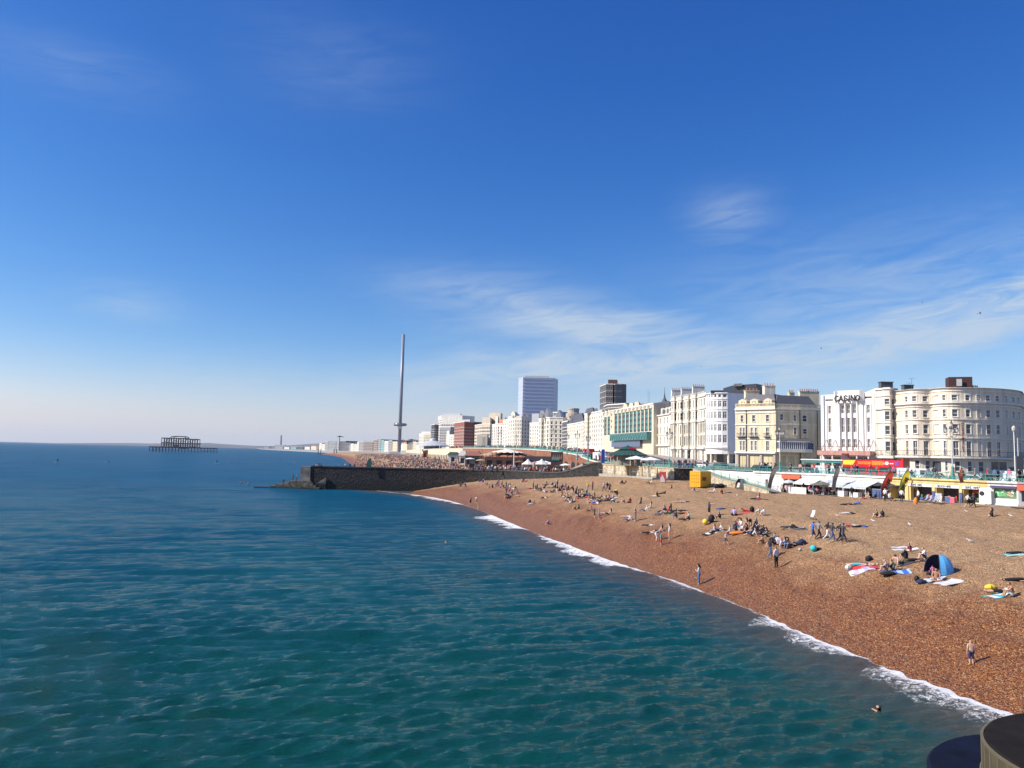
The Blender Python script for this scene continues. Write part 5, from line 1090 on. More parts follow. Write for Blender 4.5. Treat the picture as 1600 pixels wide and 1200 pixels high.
# blue upright banner
def slab_banner(label,px,Y,z0,z1,w,m,rz=0,name='banner',cat='banner',tx=None,txm=None):
    x,y=XY(px,Y); e=empty(name,(x,y,z0),0,label,cat); mb=MB(); mb.obox((x,y),w,.05,z0+.35,z1,rz); P_(mb,'sheet',[m],e); mb=MB(); mb.tube((x,y+.06,z0),(x,y+.06,z1+.1),.03,n=5); P_(mb,'pole',[WHITE],e)
    if tx:
        mb=MB(); hh=(z1-z0-.7)/len(tx)
        for i,c in enumerate(tx): text_mb(mb,c,(x-w*.22,y-.05,z1-.2-(i+1)*hh),(1,0,0),(0,0,1),hh*.8,w*.42,th=.16,dep=.01)
        P_(mb,'lettering',[txm],e)
slab_banner('tall blue upright banner beside the green roofed kiosk',942.5,172,8.95,12.3,.72,BLUEP)
# red and white poster board on the beach
x,y=XY(1036,141); z=bh(x,y); e=empty('poster_board',(x,y,z),0,'red and white poster board leaning on the dark return wall','sign')
mb=MB(); mb.obox((x,y),1.15,.08,z+.1,z+2.0,R(-12)); P_(mb,'board',[mat('poster_red',(.55,.06,.07),.5)],e)
mb=MB(); mb.add([(x-.5,y-.06,z+.15),(x+.35,y-.12,z+.15),(x+.3,y-.12,z+.6),(x+.05,y-.1,z+1.2),(x-.15,y-.08,z+1.5),(x-.3,y-.07,z+1.1),(x-.5,y-.06,z+.9)],[(0,1,2,3,4,5,6)]); P_(mb,'pale_figure_print',[WHITE],e)
# ---------------- feather flags ----------------
def feather(label,pb,pyb,pt,pyt,Y,col,wpx,text=None,tcol=BLACK,back=False):
    xb,_=XY(pb,Y); zb_=D(pb,pyb,Y)[1]; xt=XY(pt,Y)[0]; zt_=D(pt,pyt,Y)[1]; z0=bh(xb,Y) if zb_<8 else zb_
    e=empty('feather_flag',(xb,Y,z0),0,label,'flag','feather flags along the beach promenade'); w=wpx*Y/1200; n=12; A=Vector((xb,Y,zb_));B=Vector((xt,Y,zt_)); ax=(B-A); L_=ax.length; ax.normalize(); side=ax.cross(Vector((0,-1,0))); side.normalize()
    if back: side=-side
    l=[];r=[]
    for i in range(n+1):
        t=i/n; wd=w*(1 if t<.72 else math.sqrt(max(0,1-((t-.72)/.28)**2))); bow=.05*L_*math.sin(math.pi*t)
        p=A+ax*(t*L_)-side*bow; l.append(p); q=p+side*wd; q.y+=.12*math.sin(t*7); r.append(q)
    mb=MB(); vs=l+r+[v+Vector((0,.03,0)) for v in l+r]; m_=n+1; fs=[]
    for i in range(n): fs+=[(i,i+1,m_+i+1,m_+i),(2*m_+i,3*m_+i,3*m_+i+1,2*m_+i+1),(i,2*m_+i,2*m_+i+1,i+1),(m_+i,m_+i+1,3*m_+i+1,3*m_+i)]
    mb.add(vs,fs); P_(mb,'flag_sheet',[col],e)
    mb=MB(); pts=[Vector((xb-(side.x*.02),Y+.02,z0-.1))]+[p-side*.02 for p in l]
    for a,b in zip(pts,pts[1:]): mb.tube(a,b,.025,n=5,cap=False)
    P_(mb,'pole',[DGREY],e)
    if text:
        mb=MB(); h=w*.62; o=A+ax*(L_*.14)+side*(w*.84)+Vector((0,-.16,0)); text_mb(mb,text,o,ax,-side,h,L_*.66/len(text)*.78,gap=.28,th=.2,dep=.01); P_(mb,'lettering',[tcol],e)
FGB=mat('flag_grey_brown',(.20,.17,.15),.8,var=.35,scale=1.2)
feather('faded grey-brown feather flag leaning by the foot of the ramp',1199,762,1212,724,122,FGB,6)
feather('faded grey-brown feather flag in front of the bus stop',1299,765,1309,726,114.5,FGB,6)
feather('leaning red feather flag with dark lettering in front of the bars',1372,772,1391,734,108,mat('flag_red',(.62,.06,.035),.6,var=.08),9,'BIKE HIRE',mat('flag_darkred',(.10,.02,.02)))
feather('yellow feather flag with black BIKE HIRE lettering leaning by the yellow shops',1402,768,1417,733,106.5,mat('flag_yellow',(.75,.62,.03),.6,var=.06),8,'BIKE HIRE')
feather('short brownish red flag hanging on the railing above the yellow shops',1500,755,1496,739,98,mat('flag_rust',(.34,.08,.05),.7),6)
# ---------------- lamp posts ----------------
def lamp_proto():
    e=empty('street_lamp',(0,0,0)); mb=MB(); mb.lathe([(.26,0),(.26,.3),(.17,.45),(.15,1.5),(.18,1.55),(.10,1.75)],n=10); mb.build('base',[TURQ],e)
    mb=MB(); mb.lathe([(.09,1.75),(.055,6.2)],n=8); mb.build('post',[LGREY],e)
    mb=MB()
    for i in range(4):
        a=math.pi/4+i*math.pi/2; c,s=math.cos(a),math.sin(a); pts=[(0,5.3),(.35,5.15),(.62,5.35),(.68,5.75)]
        for (r0,z0),(r1,z1) in zip(pts,pts[1:]): mb.tube((r0*c,r0*s,z0),(r1*c,r1*s,z1),.03,n=5)
    mb.lathe([(.03,6.2),(.2,6.3),(.03,6.45)],n=8); mb.build('arms',[DGREY],e)
    for i in range(5):
        a=math.pi/4+i*math.pi/2; c,s,z=(math.cos(a)*.68,math.sin(a)*.68,5.75) if i<4 else (0,0,6.45)
        l=MB(); l.lathe([(.07,0),(.17,.1),(.19,.4)],(c,s,z),n=8); ln=l.build('lantern',[mat('lamp_glass',(.5,.5,.46),.2)],e)
        l=MB(); l.lathe([(.21,.4),(.12,.58),(.03,.78)],(c,s,z),n=8); l.build('lantern_cap',[DGREY],ln)
    return e
lp=lamp_proto(); first=True
for px,pyt,Y,z,lab in ((1046,668,152,8.95,'ornate lamp post by the top of the ramp in front of the white terrace'),(1218.5,664,128,8.85,'ornate lamp post in front of the cream corner hotel'),(1487.5,656,104,8.7,'ornate lamp post beside the vertical red hotel lettering'),
    (902,672,205,9.6,'ornate lamp post above the dip before the bastion'),(864,668,262,12,'ornate lamp post in front of the grey shaded flank'),(886,676,232,11,'ornate lamp post just right of the slate gap block'),(919,677,196,9.4,'ornate lamp post left of the blue banner'),(782,672,360,13.0,'distant lamp post in front of the blue-grey striped house'),(806,678,332,12.9,'distant lamp post before the arched gable hotel')):
    o=lp if first else copy_tree(lp); first=False; x=XY(px,Y)[0]; zt=D(px,pyt,Y)[1]; o.location=(x,Y,z-.05); o.scale=(1,1,max(.6,(zt-z)/7.25)); tag(o,lab,'street lamp','ornate street lamps on the promenade')
x,y=XY(1585,97); e=empty('lantern_post',(x,y,8.7),0,'slender white lamp post with single lantern at the right edge','street lamp'); zt=D(1585,665,97)[1]
mb=MB(); mb.lathe([(.13,0),(.13,1.2),(.06,1.4),(.05,zt-9.5)],(x,y,8.7),n=8); P_(mb,'post',[TRIMW],e); mb=MB(); mb.lathe([(.06,zt-9.5),(.2,zt-9.3),(.24,zt-8.95),(.05,zt-8.7)],(x,y,8.7),n=8); P_(mb,'lantern',[mat('lamp_glass',(.5,.5,.46))],e)
x,y=XY(1590.5,101); e=empty('flagpole',(x,y,8.7),0,'plain grey mast standing right of the slender white lamp post','mast'); mb=MB(); mb.lathe([(.09,0),(.05,D(1590,684,101)[1]-8.7)],(x,y,8.7),n=8); P_(mb,'pole',[LGREY],e); mb=MB(); mb.obox((x,y),.9,.5,8.7,12.1,0); P_(mb,'cabinet',[DGREY],e)
# ---------------- red open-top bus ----------------
bx0,by0=XY(1314.5,134); bx1,by1=XY(1410.5,126); L_=math.dist((bx0,by0),(bx1,by1)); th=math.atan2(by1-by0,bx1-bx0)
bus=empty('bus',(bx0,by0,8.0),th,'red open-top double-decker sightseeing bus with yellow lettering','bus')
def lx(mb,name,mats,par=bus,sm=False): return mb.build(name,mats,par,sm)
W_=2.5; mb=MB(); mb.prism([(0,0),(L_,0),(L_,W_),(0,W_)],.35,1.25); mb.prism([(0,0),(L_,0),(L_,W_),(0,W_)],1.95,3.25)
for x in (0,2.1,4.2,6.3,8.4,L_-.25): mb.box(x+.003,x+.22,.003,W_-.003,1.25,1.95)
# wedge screen at the front upper deck
mb.add([(0,0,3.25),(1.7,0,3.25),(.1,0,4.25),(0,0,4.25),(0,W_,3.25),(1.7,W_,3.25),(.1,W_,4.25),(0,W_,4.25)],[(0,4,7,3),(3,7,6,2)])
mb.box(0,.1,0,.1,3.25,4.25);mb.box(0,.1,W_-.1,W_,3.25,4.25); mb.box(L_-.25,L_-.003,.003,W_-.003,3.25,3.55)
lx(mb,'body',[mat('bus_red',(.55,.015,.03),.3,var=.05)])
mb=MB(); mb.box(.15,L_-.3,.06,W_-.06,1.26,1.94); mb.add([(.12,.02,3.27),(1.6,.02,3.27),(.14,.02,4.18),(.12,.04,3.27),(1.6,.04,3.27),(.14,.04,4.18)],[(0,1,2),(5,4,3)]); lx(mb,'windows',[GLASS])
for x in (2.0,L_-2.6):
    for y in (.0,W_-.28):
        w_=MB(); w_.tube((x,y+.02,.48),(x,y+.28,.48),.48,n=18); wo=lx(w_,'wheel',[BLACK]); h=MB(); h.tube((x,y-.01,.48),(x,y+.1,.48),.26,n=12); h.build('hub',[LGREY],wo)
mb=MB(); mb.add([(.25,-.02,2.35),(2.0,-.02,2.35),(2.5,-.02,3.1),(.35,-.02,3.1),(.25,-.005,2.35),(2.0,-.005,2.35),(2.5,-.005,3.1),(.35,-.005,3.1)],[(0,1,2,3),(3,2,6,7),(0,3,7,4)]); lx(mb,'yellow_panel',[YELLOW])
mb=MB(); text_mb(mb,'SIGHTSEEING',(2.9,-.01,2.5),(1,0,0),(0,0,1),.4,.17,gap=.3,th=.2,dep=.012); text_mb(mb,'BRIGHTON',(5.35,-.01,2.42),(1,0,0),(0,0,1),.58,.2,gap=.25,th=.2,dep=.012); lx(mb,'orange_lettering',[mat('letter_orange',(.85,.33,.03))])
mb=MB(); mb.lathe([(.0,0)]*2,(0,0,0),n=3,cap=False); mb=MB(); c=Vector((7.75,-.015,2.72)); mb.add([c+Vector((.33*math.cos(t*math.pi/8),0,.27*math.sin(t*math.pi/8))) for t in range(16)],[tuple(range(16))]); text_mb(mb,'TOUR',(8.2,-.01,2.6),(1,0,0),(0,0,1),.22,.14,th=.2,dep=.012) if False else None
mb.box(8.25,8.55,-.02,-.004,2.6,2.75); mb.box(8.62,8.85,-.02,-.004,2.6,2.75); mb.box(7.15,7.2,-.02,-.004,2.5,2.9);mb.box(7.27,7.33,-.02,-.004,2.5,2.75);lx(mb,'white_emblem',[WHITE])
mb=MB(); mb.add([(9.05,-.02,2.35),(9.75,-.02,2.35),(9.55,-.02,2.8),(9.9,-.02,2.95),(8.9,-.02,2.95),(9.2,-.02,2.8)],[(0,1,2,3,4,5)]); lx(mb,'purple_emblem',[mat('purple',(.16,.06,.38))])
for i in range(9):
    s=MB(); s.box(1.9+i*.9,2.3+i*.9,.25,W_-.25,2.9,3.1); s.box(2.25+i*.9,2.33+i*.9,.25,W_-.25,3.1,3.38); lx(s,'seat',[mat('seat_blue',(.04,.06,.2))])
# ---------------- vehicles on the road ----------------
def car(label,px,Y,col,L=4.2,Wd=1.75,h=1.45,van=False,rz=None,z=None):
    x,y=XY(px,Y); z=rz_(y) if z is None else z; e=empty('van' if van else 'parked_car',(x,y,z),rz if rz is not None else R(-35),label,'van' if van else 'car','vehicles on the seafront road')
    prof=[(-L/2,.3),(L/2,.3),(L/2,.75),(L*.42,.88),(L*.26,.92),(L*.12,h),(-L*.3,h),(-L*.43,.98),(-L/2,.85)] if not van else [(-L/2,.3),(L/2,.3),(L/2,.95),(L*.38,1.15),(L*.28,h),(-L/2,h)]
    n=len(prof); mb=MB(); mb.add([(a,-Wd/2,b) for a,b in prof]+[(a,Wd/2,b) for a,b in prof],[tuple(range(n)),tuple(range(2*n-1,n-1,-1))]+[(i,n+i,n+(i+1)%n,(i+1)%n) for i in range(n)]); mb.build('body',[mat('car_'+col[0],col[1],.25,var=.03)],e)
    g=MB(); 
    if van: g.box(L*.12,L*.27,-Wd/2-.01,Wd/2+.01,1.15,h-.25)
    else:
        for s in (-1,1): yy=s*(Wd/2+.01); g.add([(L*.22,yy,.95),(L*.11,yy,h-.1),(-L*.28,yy,h-.1),(-L*.38,yy,.98)],[(0,1,2,3) if s<0 else (3,2,1,0)])
        g.add([(L*.255,-Wd*.42,.95),(L*.255,Wd*.42,.95),(L*.135,Wd*.42,h-.05),(L*.135,-Wd*.42,h-.05)],[(0,1,2,3)])
    g.build('windows',[GLASS],e)
    for a in (-L*.32,L*.32):
        for s in (-1,1): w_=MB(); w_.tube((a,s*Wd/2-.1*s,.32),(a,s*(Wd/2+.03),.32),.32,n=12); w_.build('wheel',[BLACK],e)
    for s in (-1,1): w_=MB(); w_.box(L/2-.02,L/2+.02,s*Wd*.36-.15,s*Wd*.36+.15,.6,.75); w_.build('headlight',[LGREY],e)
cc={'white':(.7,.7,.7),'silver':(.4,.42,.44),'black':(.015,.015,.018),'blue':(.03,.08,.25),'red':(.35,.03,.03),'grey':(.12,.12,.13)}
for lab,px,Y,c,v in (('white van parked left of the red bus',1300,127,'white',1),('silver car behind the turquoise railing below the glazed veranda',1252,139,'silver',0),('dark car passing the boarded ground floor of the cream hotel',1190,146,'black',0),('white car in front of the rounded corner tower',1100,158,'white',0),('blue car passing the foot of the white terrace',1083,162,'blue',0),('grey car at the foot of the plain cream side wing',1128,152,'grey',0),
    ('white van in front of the crescent hotel near the bus',1432,116,'white',1),('silver car in front of the crescent hotel doorway',1463,112,'silver',0),('white car below the vertical red lettering',1522,108,'white',0),('dark car near the right end of the crescent',1556,106,'black',0),('white van at the far right of the promenade road',1592,104,'white',1),
    ('red single-deck vehicle far along the road by the bow-fronted terrace',921,225,'red',1),('white van before the blue banner',938,200,'white',1),('dark car near the blue banner on the climbing road',926,206,'black',0),('silver car on the climbing road before the dark return wall',912,215,'silver',0)):
    car(lab,px,Y,(c,cc[c]),van=bool(v),L=5.2 if v else 4.2,h=2.1 if v else 1.45,rz=R(-42) if px>1240 else R(-70))
# bus shelter with white flat roof
x,y=XY(1284,131); e=empty('bus_shelter',(x,y,8.7),0,'white flat-roofed bus shelter with turquoise trim left of the red bus','bus shelter'); th_=math.atan2(-8,6)*.0-R(28)
mb=MB(); mb.obox((x,y),6.6,1.9,10.95,11.15,th_); P_(mb,'roof',[WHITE],e); mb=MB(); mb.obox((x,y),6.3,1.7,10.55,10.94,th_); P_(mb,'fascia',[TURQ],e)
mb=MB()
for t in (-1,-.33,.33,1): mb.tube((x+3*t*math.cos(th_),y+3*t*math.sin(th_),8.7),(x+3*t*math.cos(th_),y+3*t*math.sin(th_),10.6),.05,n=6)
P_(mb,'post',[WHITE],e)
# ---------------- shipping container ----------------
cx,cy=XY(1094,133.5); cz=bh(cx,cy)+.02; 
A=Vector((*XY(1078,132.2),0)); B=Vector((*XY(1094.2,130.4),0)); Cc=Vector((*XY(1111,132.4),0)); ex=(B-A); ey=(Cc-B); wE=ex.length; wL=ey.length
cont=empty('shipping_container',(A.x,A.y,cz),0,'yellow shipping container with dark lettering standing on the upper beach','container'); ht=D(1094,736.5,130.6)[1]-cz
def quad_box(mb,p,q,d,z0,z1): mb.prism([(p.x,p.y),(q.x,q.y),(q.x+d.x,q.y+d.y),(p.x+d.x,p.y+d.y)],z0,z1)
exn=ex.normalized(); eyn=ey.normalized(); dd=eyn*wL
mb=MB(); quad_box(mb,A+exn*.05+eyn*.05,B-exn*.05+eyn*.05,eyn*(wL-.1),cz+.12,cz+ht-.08); P_(mb,'body',[YELC],cont)
mb=MB()
for p in (A,B-exn*.12): 
    for q in (p,p+dd-eyn*.12): mb.prism([(q.x,q.y),(q.x+exn.x*.12,q.y+exn.y*.12),(q.x+exn.x*.12+eyn.x*.12,q.y+exn.y*.12+eyn.y*.12),(q.x+eyn.x*.12,q.y+eyn.y*.12)],cz,cz+ht)
for z_ in (cz,cz+ht-.14):
    quad_box(mb,A+exn*.12,B-exn*.12,eyn*.1,z_+.003,z_+.137); quad_box(mb,B-exn*.1+eyn*.12,B+eyn*.12,eyn*(wL-.24),z_+.003,z_+.137)
P_(mb,'frame',[YELC],cont)
mb=MB()
nr=int(wL/.24)
for i in range(nr): q=B-exn*.06+eyn*(.16+i*(wL-.3)/nr); mb.prism([(q.x,q.y),(q.x+exn.x*.05,q.y+exn.y*.05),(q.x+exn.x*.05+eyn.x*.12,q.y+exn.y*.05+eyn.y*.12),(q.x+eyn.x*.12,q.y+eyn.y*.12)],cz+.14,cz+ht-.14)
P_(mb,'corrugated_side',[YELC],cont)
mb=MB()
for i in range(4): q=A+exn*(wE*(.2+.2*i)); mb.tube((q.x-eyn.x*.05,q.y-eyn.y*.05,cz+.1),(q.x-eyn.x*.05,q.y-eyn.y*.05,cz+ht-.1),.03,n=5)
for z_ in (.3,.5,.72): quad_box(mb,A+exn*.15-eyn*.04,B-exn*.15-eyn*.04,eyn*.06,cz+ht*z_,cz+ht*z_+.09)
P_(mb,'door_bars',[mat('container_yellow_dark',(.55,.30,.02))],cont)
q=B+eyn*.45+exn*.08; mb=MB(); text_mb(mb,'Sidi'.replace('d','D'),(q.x,q.y,cz+ht*.42),eyn,(0,0,1),.55,.32,gap=.35,th=.2,dep=.02) if False else text_mb(mb,'SIDE',(q.x,q.y,cz+ht*.42),eyn,(eyn.x*.12,eyn.y*.12,1),.5,.28,gap=.3,th=.2,dep=.02); P_(mb,'side_lettering',[mat('dark_purple',(.10,.03,.06))],cont)
# ---------------- beyond the groyne ----------------
ys=np.concatenate([np.geomspace(172,760,150),np.geomspace(770,1500,30)]); ts=np.linspace(0,1,44)
fy_=np.array([p[1] for p in FWL][::-1]);fx_=np.array([p[0] for p in FWL][::-1]); ey_=np.array([p[1] for p in EDGW]);ex_=np.array([p[0] for p in EDGW])
x0=np.interp(ys,fy_,fx_)-8; x1=np.interp(ys,ey_,ex_)+1.0; x0=np.where(ys<215,-40,x0)
T_,Yg=np.meshgrid(ts,ys); Xg=x0[:,None]*(1-T_)+x1[:,None]*T_; sg=Xg-(x0[:,None]+8); sg=np.where(Yg<215,np.maximum(Xg+34,3),sg)
def farh(s): return np.interp(s,[-10,0,3,9,22,60],[-2,0,.9,2.8,4.7,5.8])
Zg=farh(sg)+.15*np.sin(Xg*.3)*np.sin(Yg*.17); Zg=np.where(sg<0,farh(sg),Zg)
dg,_,sgg=pts_dist(Xg,Yg,gp); keep=(sgg<0)|((dg<1.2)&(Yg<214))
keep=(sgg<0)&(dg>3.1)
tag(grid_mesh('beach_beyond_groyne',Xg,Yg,Zg,SHINGLE,{'shore':np.clip(sg,0,60)},keep=keep),kind='structure')
def far_z(x,y):
    a=float(np.interp(y,fy_,fx_)); return float(farh(x-a)) if y>=215 else 5.2
# arcade wall carrying the western promenade
sec=[('red-brown arcade wall under the promenade behind the carousel canopy',0,6,mat('weathered_red_brick',(.27,.115,.07),.85,var=.4,scale=.5,stain=.4)),('cream arcade wall of the western promenade below the red brick hotel',6,9,BUFF),('distant grey seawall below the far seafront blocks',9,14,GREY)]
for lab,a,b,m_ in sec:
    p=EDGW[a:b+1]; zl=EDGWZ[a:b+1]; e=empty('seawall',(p[0][0],p[0][1],5),0,lab,'wall'); f=Fac(p[::-1]); n=int(f.L[-1]/9)
    mb=MB(); q=[(x,y) for x,y in p]; strip_wall(mb,q[::-1],-1 if b>9 else 3,[z-.06 for z in zl][::-1],.8); P_(mb,'wall_face',[m_],e)
    if b<=9:
        arc_=MB(); mb=MB()
        for i in range(n):
            u=(i+.5)*f.L[-1]/n; A_=f.at(u-2.6,-.06);B_=f.at(u+2.6,-.06); hz=9.2
            vs=[(*A_[:2],5.2),(*B_[:2],5.2),(*B_[:2],7.6)]+[(A_[0]+(B_[0]-A_[0])*(1+math.cos(t))/2,A_[1]+(B_[1]-A_[1])*(1+math.cos(t))/2,7.6+1.3*math.sin(t)) for t in (.5,1.05,1.57,2.1,2.64)]+[(*A_[:2],7.6)]
            arc_.add(vs,[tuple(range(len(vs)))])
        P_(arc_,'arch_shade_sheets',[DARK],e)  # flat dark sheets on the solid wall stand for shaded arch interiors
        mb=MB(); strip_wall(mb,off_path(p[::-1],.15),[z-.055 for z in zl][::-1],[z+.2 for z in zl][::-1],.5); P_(mb,'coping',[STUCCO],e)
wr=[(x+.3,y) for x,y in EDGW[1:10]]
railing('railing',wr[:6],[z+.15 for z in EDGWZ[1:7]],'long turquoise railing along the climbing western promenade above the red-brown wall',lattice=False,step=4,h=1.15)
mb=MB(); strip_wall(mb,[(x,y) for x,y in wr[:6]][::-1],[z+.35 for z in EDGWZ[1:7]][::-1],[z+.68 for z in EDGWZ[1:7]][::-1],.05); o_=P_(mb,'lattice_panels',[TURQ],bpy.data.objects['railing.004'] if 'railing.004' in bpy.data.objects else None) if 'railing.004' in bpy.data.objects else tag(mb.build('railing',[TURQ]),'turquoise panels of the western railing','railing')
def stair(label,pts,name='ramp'):
    """sloping walkway with turquoise sides; pts (px,Y,z)"""
    P3=[(*XY(a,b),c) for a,b,c in pts]; e=empty(name,P3[0],0,label,'ramp'); mb=MB(); strip_wall(mb,[(x,y) for x,y,z in P3],[z-.5 for *_,z in P3],[z for *_,z in P3],1.8); P_(mb,'walkway',[PAVE],e)
    mb=MB(); strip_wall(mb,off_path([(x,y) for x,y,z in P3],.05),[z+.05 for *_,z in P3],[z+.55 for *_,z in P3],.05); P_(mb,'side_railing',[TURQ],e)
stair('turquoise-railed ramp sloping down right behind the cream marquees',[(807,325,12.4),(824,305,9.9),(841,285,7.3)])
stair('turquoise-railed steps curving down beside the end of the groyne wall',[(921,184,8.9),(906,188,7.8),(893,192,6.6),(880,196,6.1)])
# carousel canopy and marquees on the lower promenade
def canopy(label,px,Y,ztop,zrim,r,m,n=16,base=5.8,scal=.25,cat='canopy',name='canopy',poles=8):
    x,y=XY(px,Y); e=empty(name,(x,y,base),0,label,cat); mb=MB(); vs=[];K=4
    for j in range(K+1):
        t=j/K; rr=.05+r*t; z=ztop+(zrim-ztop)*(t**.75)
        for i in range(2*n): a=math.pi*i/n; q=rr*(1 if i%2 else 1-.05*t); vs.append((x+q*math.cos(a),y+q*math.sin(a),z-(scal if (j==K and i%2) else 0)))
    m_=2*n; mb.add(vs,[(j*m_+i,j*m_+(i+1)%m_,(j+1)*m_+(i+1)%m_,(j+1)*m_+i) for j in range(K) for i in range(m_)]); P_(mb,'roof_sheet',[m],e)
    for i in range(poles): a=2*math.pi*i/poles; mb=MB(); mb.tube((x+r*.9*math.cos(a),y+r*.9*math.sin(a),base),(x+r*.9*math.cos(a),y+r*.9*math.sin(a),zrim),.1,n=6); P_(mb,'pole',[WOOD],e)
    return e
canopy('large cream carousel canopy with scalloped brown edge',793,262,D(793,700.5,262)[1],D(793,706.5,262)[1],5.8,CANVAS)
x,y=XY(793,262); 
e=canopy('rust-brown canopy skirt of the bar behind the cream carousel top',801,268,D(801,703,268)[1],D(801,711,268)[1],7.6,mat('rust_canvas',(.20,.10,.06),.8))
canopy('tan domed canopy left of the cream carousel top',766,270,D(766,706.5,270)[1],D(766,711,270)[1],3.8,mat('tan_canvas',(.45,.31,.19),.8))
canopy('left of two pointed cream marquees behind the groyne wall',825.5,222,D(825,717,222)[1],D(825,725.5,222)[1],2.0,CANVAS,n=4,base=5.9,scal=0,name='marquee',cat='marquee',poles=4)
canopy('right of two pointed cream marquees behind the groyne wall',847,220,D(847,717,220)[1],D(847,725.5,220)[1],2.1,CANVAS,n=4,base=5.9,scal=0,name='marquee',cat='marquee',poles=4)
for px,Y,zt,r,lab in ((853,232,8.9,1.8,'white parasol above the right cream marquee'),(862,226,8.6,1.5,'white parasol left of the turquoise painted arches'),(873,222,8.5,1.6,'white parasol in front of the turquoise painted arches'),(718,420,8.9,2.2,'small white parasol on the beach left of the dark kiosk'),(843,240,8.8,1.6,'white parasol between the marquees and the steps')): parasol(px,Y,zt,r,lab,CANVW,base=5.8)
def hut(label,px0,px1,Y,z0,pyt,m,roof=None,depth=5,pyr=None,name='kiosk',cat='kiosk'):
    A=XY(px0,Y);B=XY(px1,Y-.4); zt=D((px0+px1)/2,pyt,Y)[1]; e=empty(name,(A[0],A[1],z0),0,label,cat)
    f=Fac([A,B]); n=max(1,int(f.L[-1]/3)); w=[(f.L[-1]*(i+.5)/n-.9,f.L[-1]*(i+.5)/n+.9,z0+.2,z0+(zt-z0)*.7,'x') for i in range(n)]; mb=MB(); f.wall(mb,z0-1,zt,w,.4); mb.prism([(A[0],A[1]+.41),(B[0],B[1]+.41),(B[0]+.5,B[1]+depth),(A[0]+.5,A[1]+depth)],z0-1,zt-.01); P_(mb,'wall',[m],e)
    mb=MB()
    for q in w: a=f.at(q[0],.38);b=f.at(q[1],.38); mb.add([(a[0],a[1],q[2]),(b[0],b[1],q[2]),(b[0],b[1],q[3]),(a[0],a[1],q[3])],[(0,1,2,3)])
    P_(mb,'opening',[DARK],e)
    if roof: mb=MB(); hip(mb,[(A[0]-.5,A[1]-.6),(B[0]+.5,B[1]-.6),(B[0]+1,B[1]+depth+.5),(A[0],A[1]+depth+.5)],zt,max(.6,(D(px0,pyr,Y)[1]-zt)) if pyr else 1.2,.45); P_(mb,'roof',[roof],e)
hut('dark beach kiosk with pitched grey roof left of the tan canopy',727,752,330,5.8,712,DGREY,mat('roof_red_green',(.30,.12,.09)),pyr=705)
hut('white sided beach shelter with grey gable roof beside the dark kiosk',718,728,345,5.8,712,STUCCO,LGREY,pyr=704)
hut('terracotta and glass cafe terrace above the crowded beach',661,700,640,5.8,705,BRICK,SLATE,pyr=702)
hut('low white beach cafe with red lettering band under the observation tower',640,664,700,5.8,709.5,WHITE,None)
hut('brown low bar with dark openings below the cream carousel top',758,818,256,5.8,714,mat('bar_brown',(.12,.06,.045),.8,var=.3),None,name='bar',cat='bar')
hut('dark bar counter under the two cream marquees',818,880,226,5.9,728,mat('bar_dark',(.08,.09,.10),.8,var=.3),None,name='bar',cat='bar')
# painted arches panel
x0_,y0_=XY(861,214); e=empty('painted_arches',(x0_,y0_,6),0,'turquoise and tan painted arch panel above the groyne end','artwork'); x1_=XY(880,214)[0]; za,zb2=D(870,719,214)[1],D(870,706,214)[1]
mb=MB(); mb.box(x0_,x1_,214,214.4,za-1.5,zb2); P_(mb,'panel',[mat('panel_dark',(.08,.06,.05))],e)
mb=MB(); mb.box(x0_+.3,x1_-1.0,213.9,213.99,za,za+(zb2-za)*.38); P_(mb,'turquoise_band',[mat('bright_turq',(.03,.55,.5))],e)
mb=MB()
for i in range(5): xx=x0_+.4+i*(x1_-x0_-.6)/5; mb.add([(xx,213.86,za+.3),(xx+.45,213.86,za+.3),(xx+.25,213.86,zb2-.4)],[(0,1,2)])
P_(mb,'arch_points',[mat('tan_canvas',(.45,.31,.19))],e)
# bandstand-like pavilion (round, pale flared roof) and white slim mast
x,y=XY(676,690); e=empty('pavilion',(x,y,6),0,'round glass pavilion with pale flared roof above the far beach','pavilion'); 
mb=MB(); mb.lathe([(8,0),(8,12.5)],(x,y,5),n=20); P_(mb,'drum',[mat('glass_blue',(.10,.13,.2))],e); mb=MB(); mb.lathe([(15.5,12.2),(15.3,12.9),(6,16.4),(3,17),(2.5,18.5),(.5,19.5)],(x,y,3.4),n=24); P_(mb,'roof',[LGREY],e)
for px_,Y_,pt in ((687,660,695),(678,660,700),(657,660,700),(803.5,232,704),(834,215,722)):
    x,y=XY(px_,Y_); zt=D(px_,pt-0,Y_)[1]; e=empty('mast',(x,y,5.8),0,{687:'white mast beside the round pavilion',678:'stubby mast on the right of the far cafe terrace',657:'pole at the left of the far cafe terrace',803.5:'white mast standing between the carousel top and the cream marquees',834:'white pole in front of the left cream marquee'}[px_],'mast'); mb=MB(); mb.tube((x,y,5.5),(x,y,zt),.28 if Y_>400 else .16,n=8); P_(mb,'pole',[STUCCO2],e)
# screens and rubbish skips behind the wall
for i,(px,Y,wd,lab) in enumerate(((738,232,1.5,'black screen board standing behind the groyne wall, left one'),(776,228,1.5,'black screen board by the orange figures, behind the groyne wall'),(741,345,2.0,'dark skip on the beach below the dark kiosk'))):
    x,y=XY(px,Y); z=5.9; e=empty('screen_board',(x,y,z),0,lab,'board'); mb=MB(); mb.obox((x,y),wd,.2,z+.5,z+1.7,0); P_(mb,'panel',[BLACK],e); mb=MB(); [mb.tube((x+s*wd*.4,y,z-1),(x+s*wd*.4,y,z+.6),.05,n=5) for s in (-1,1)]; P_(mb,'leg',[DGREY],e)
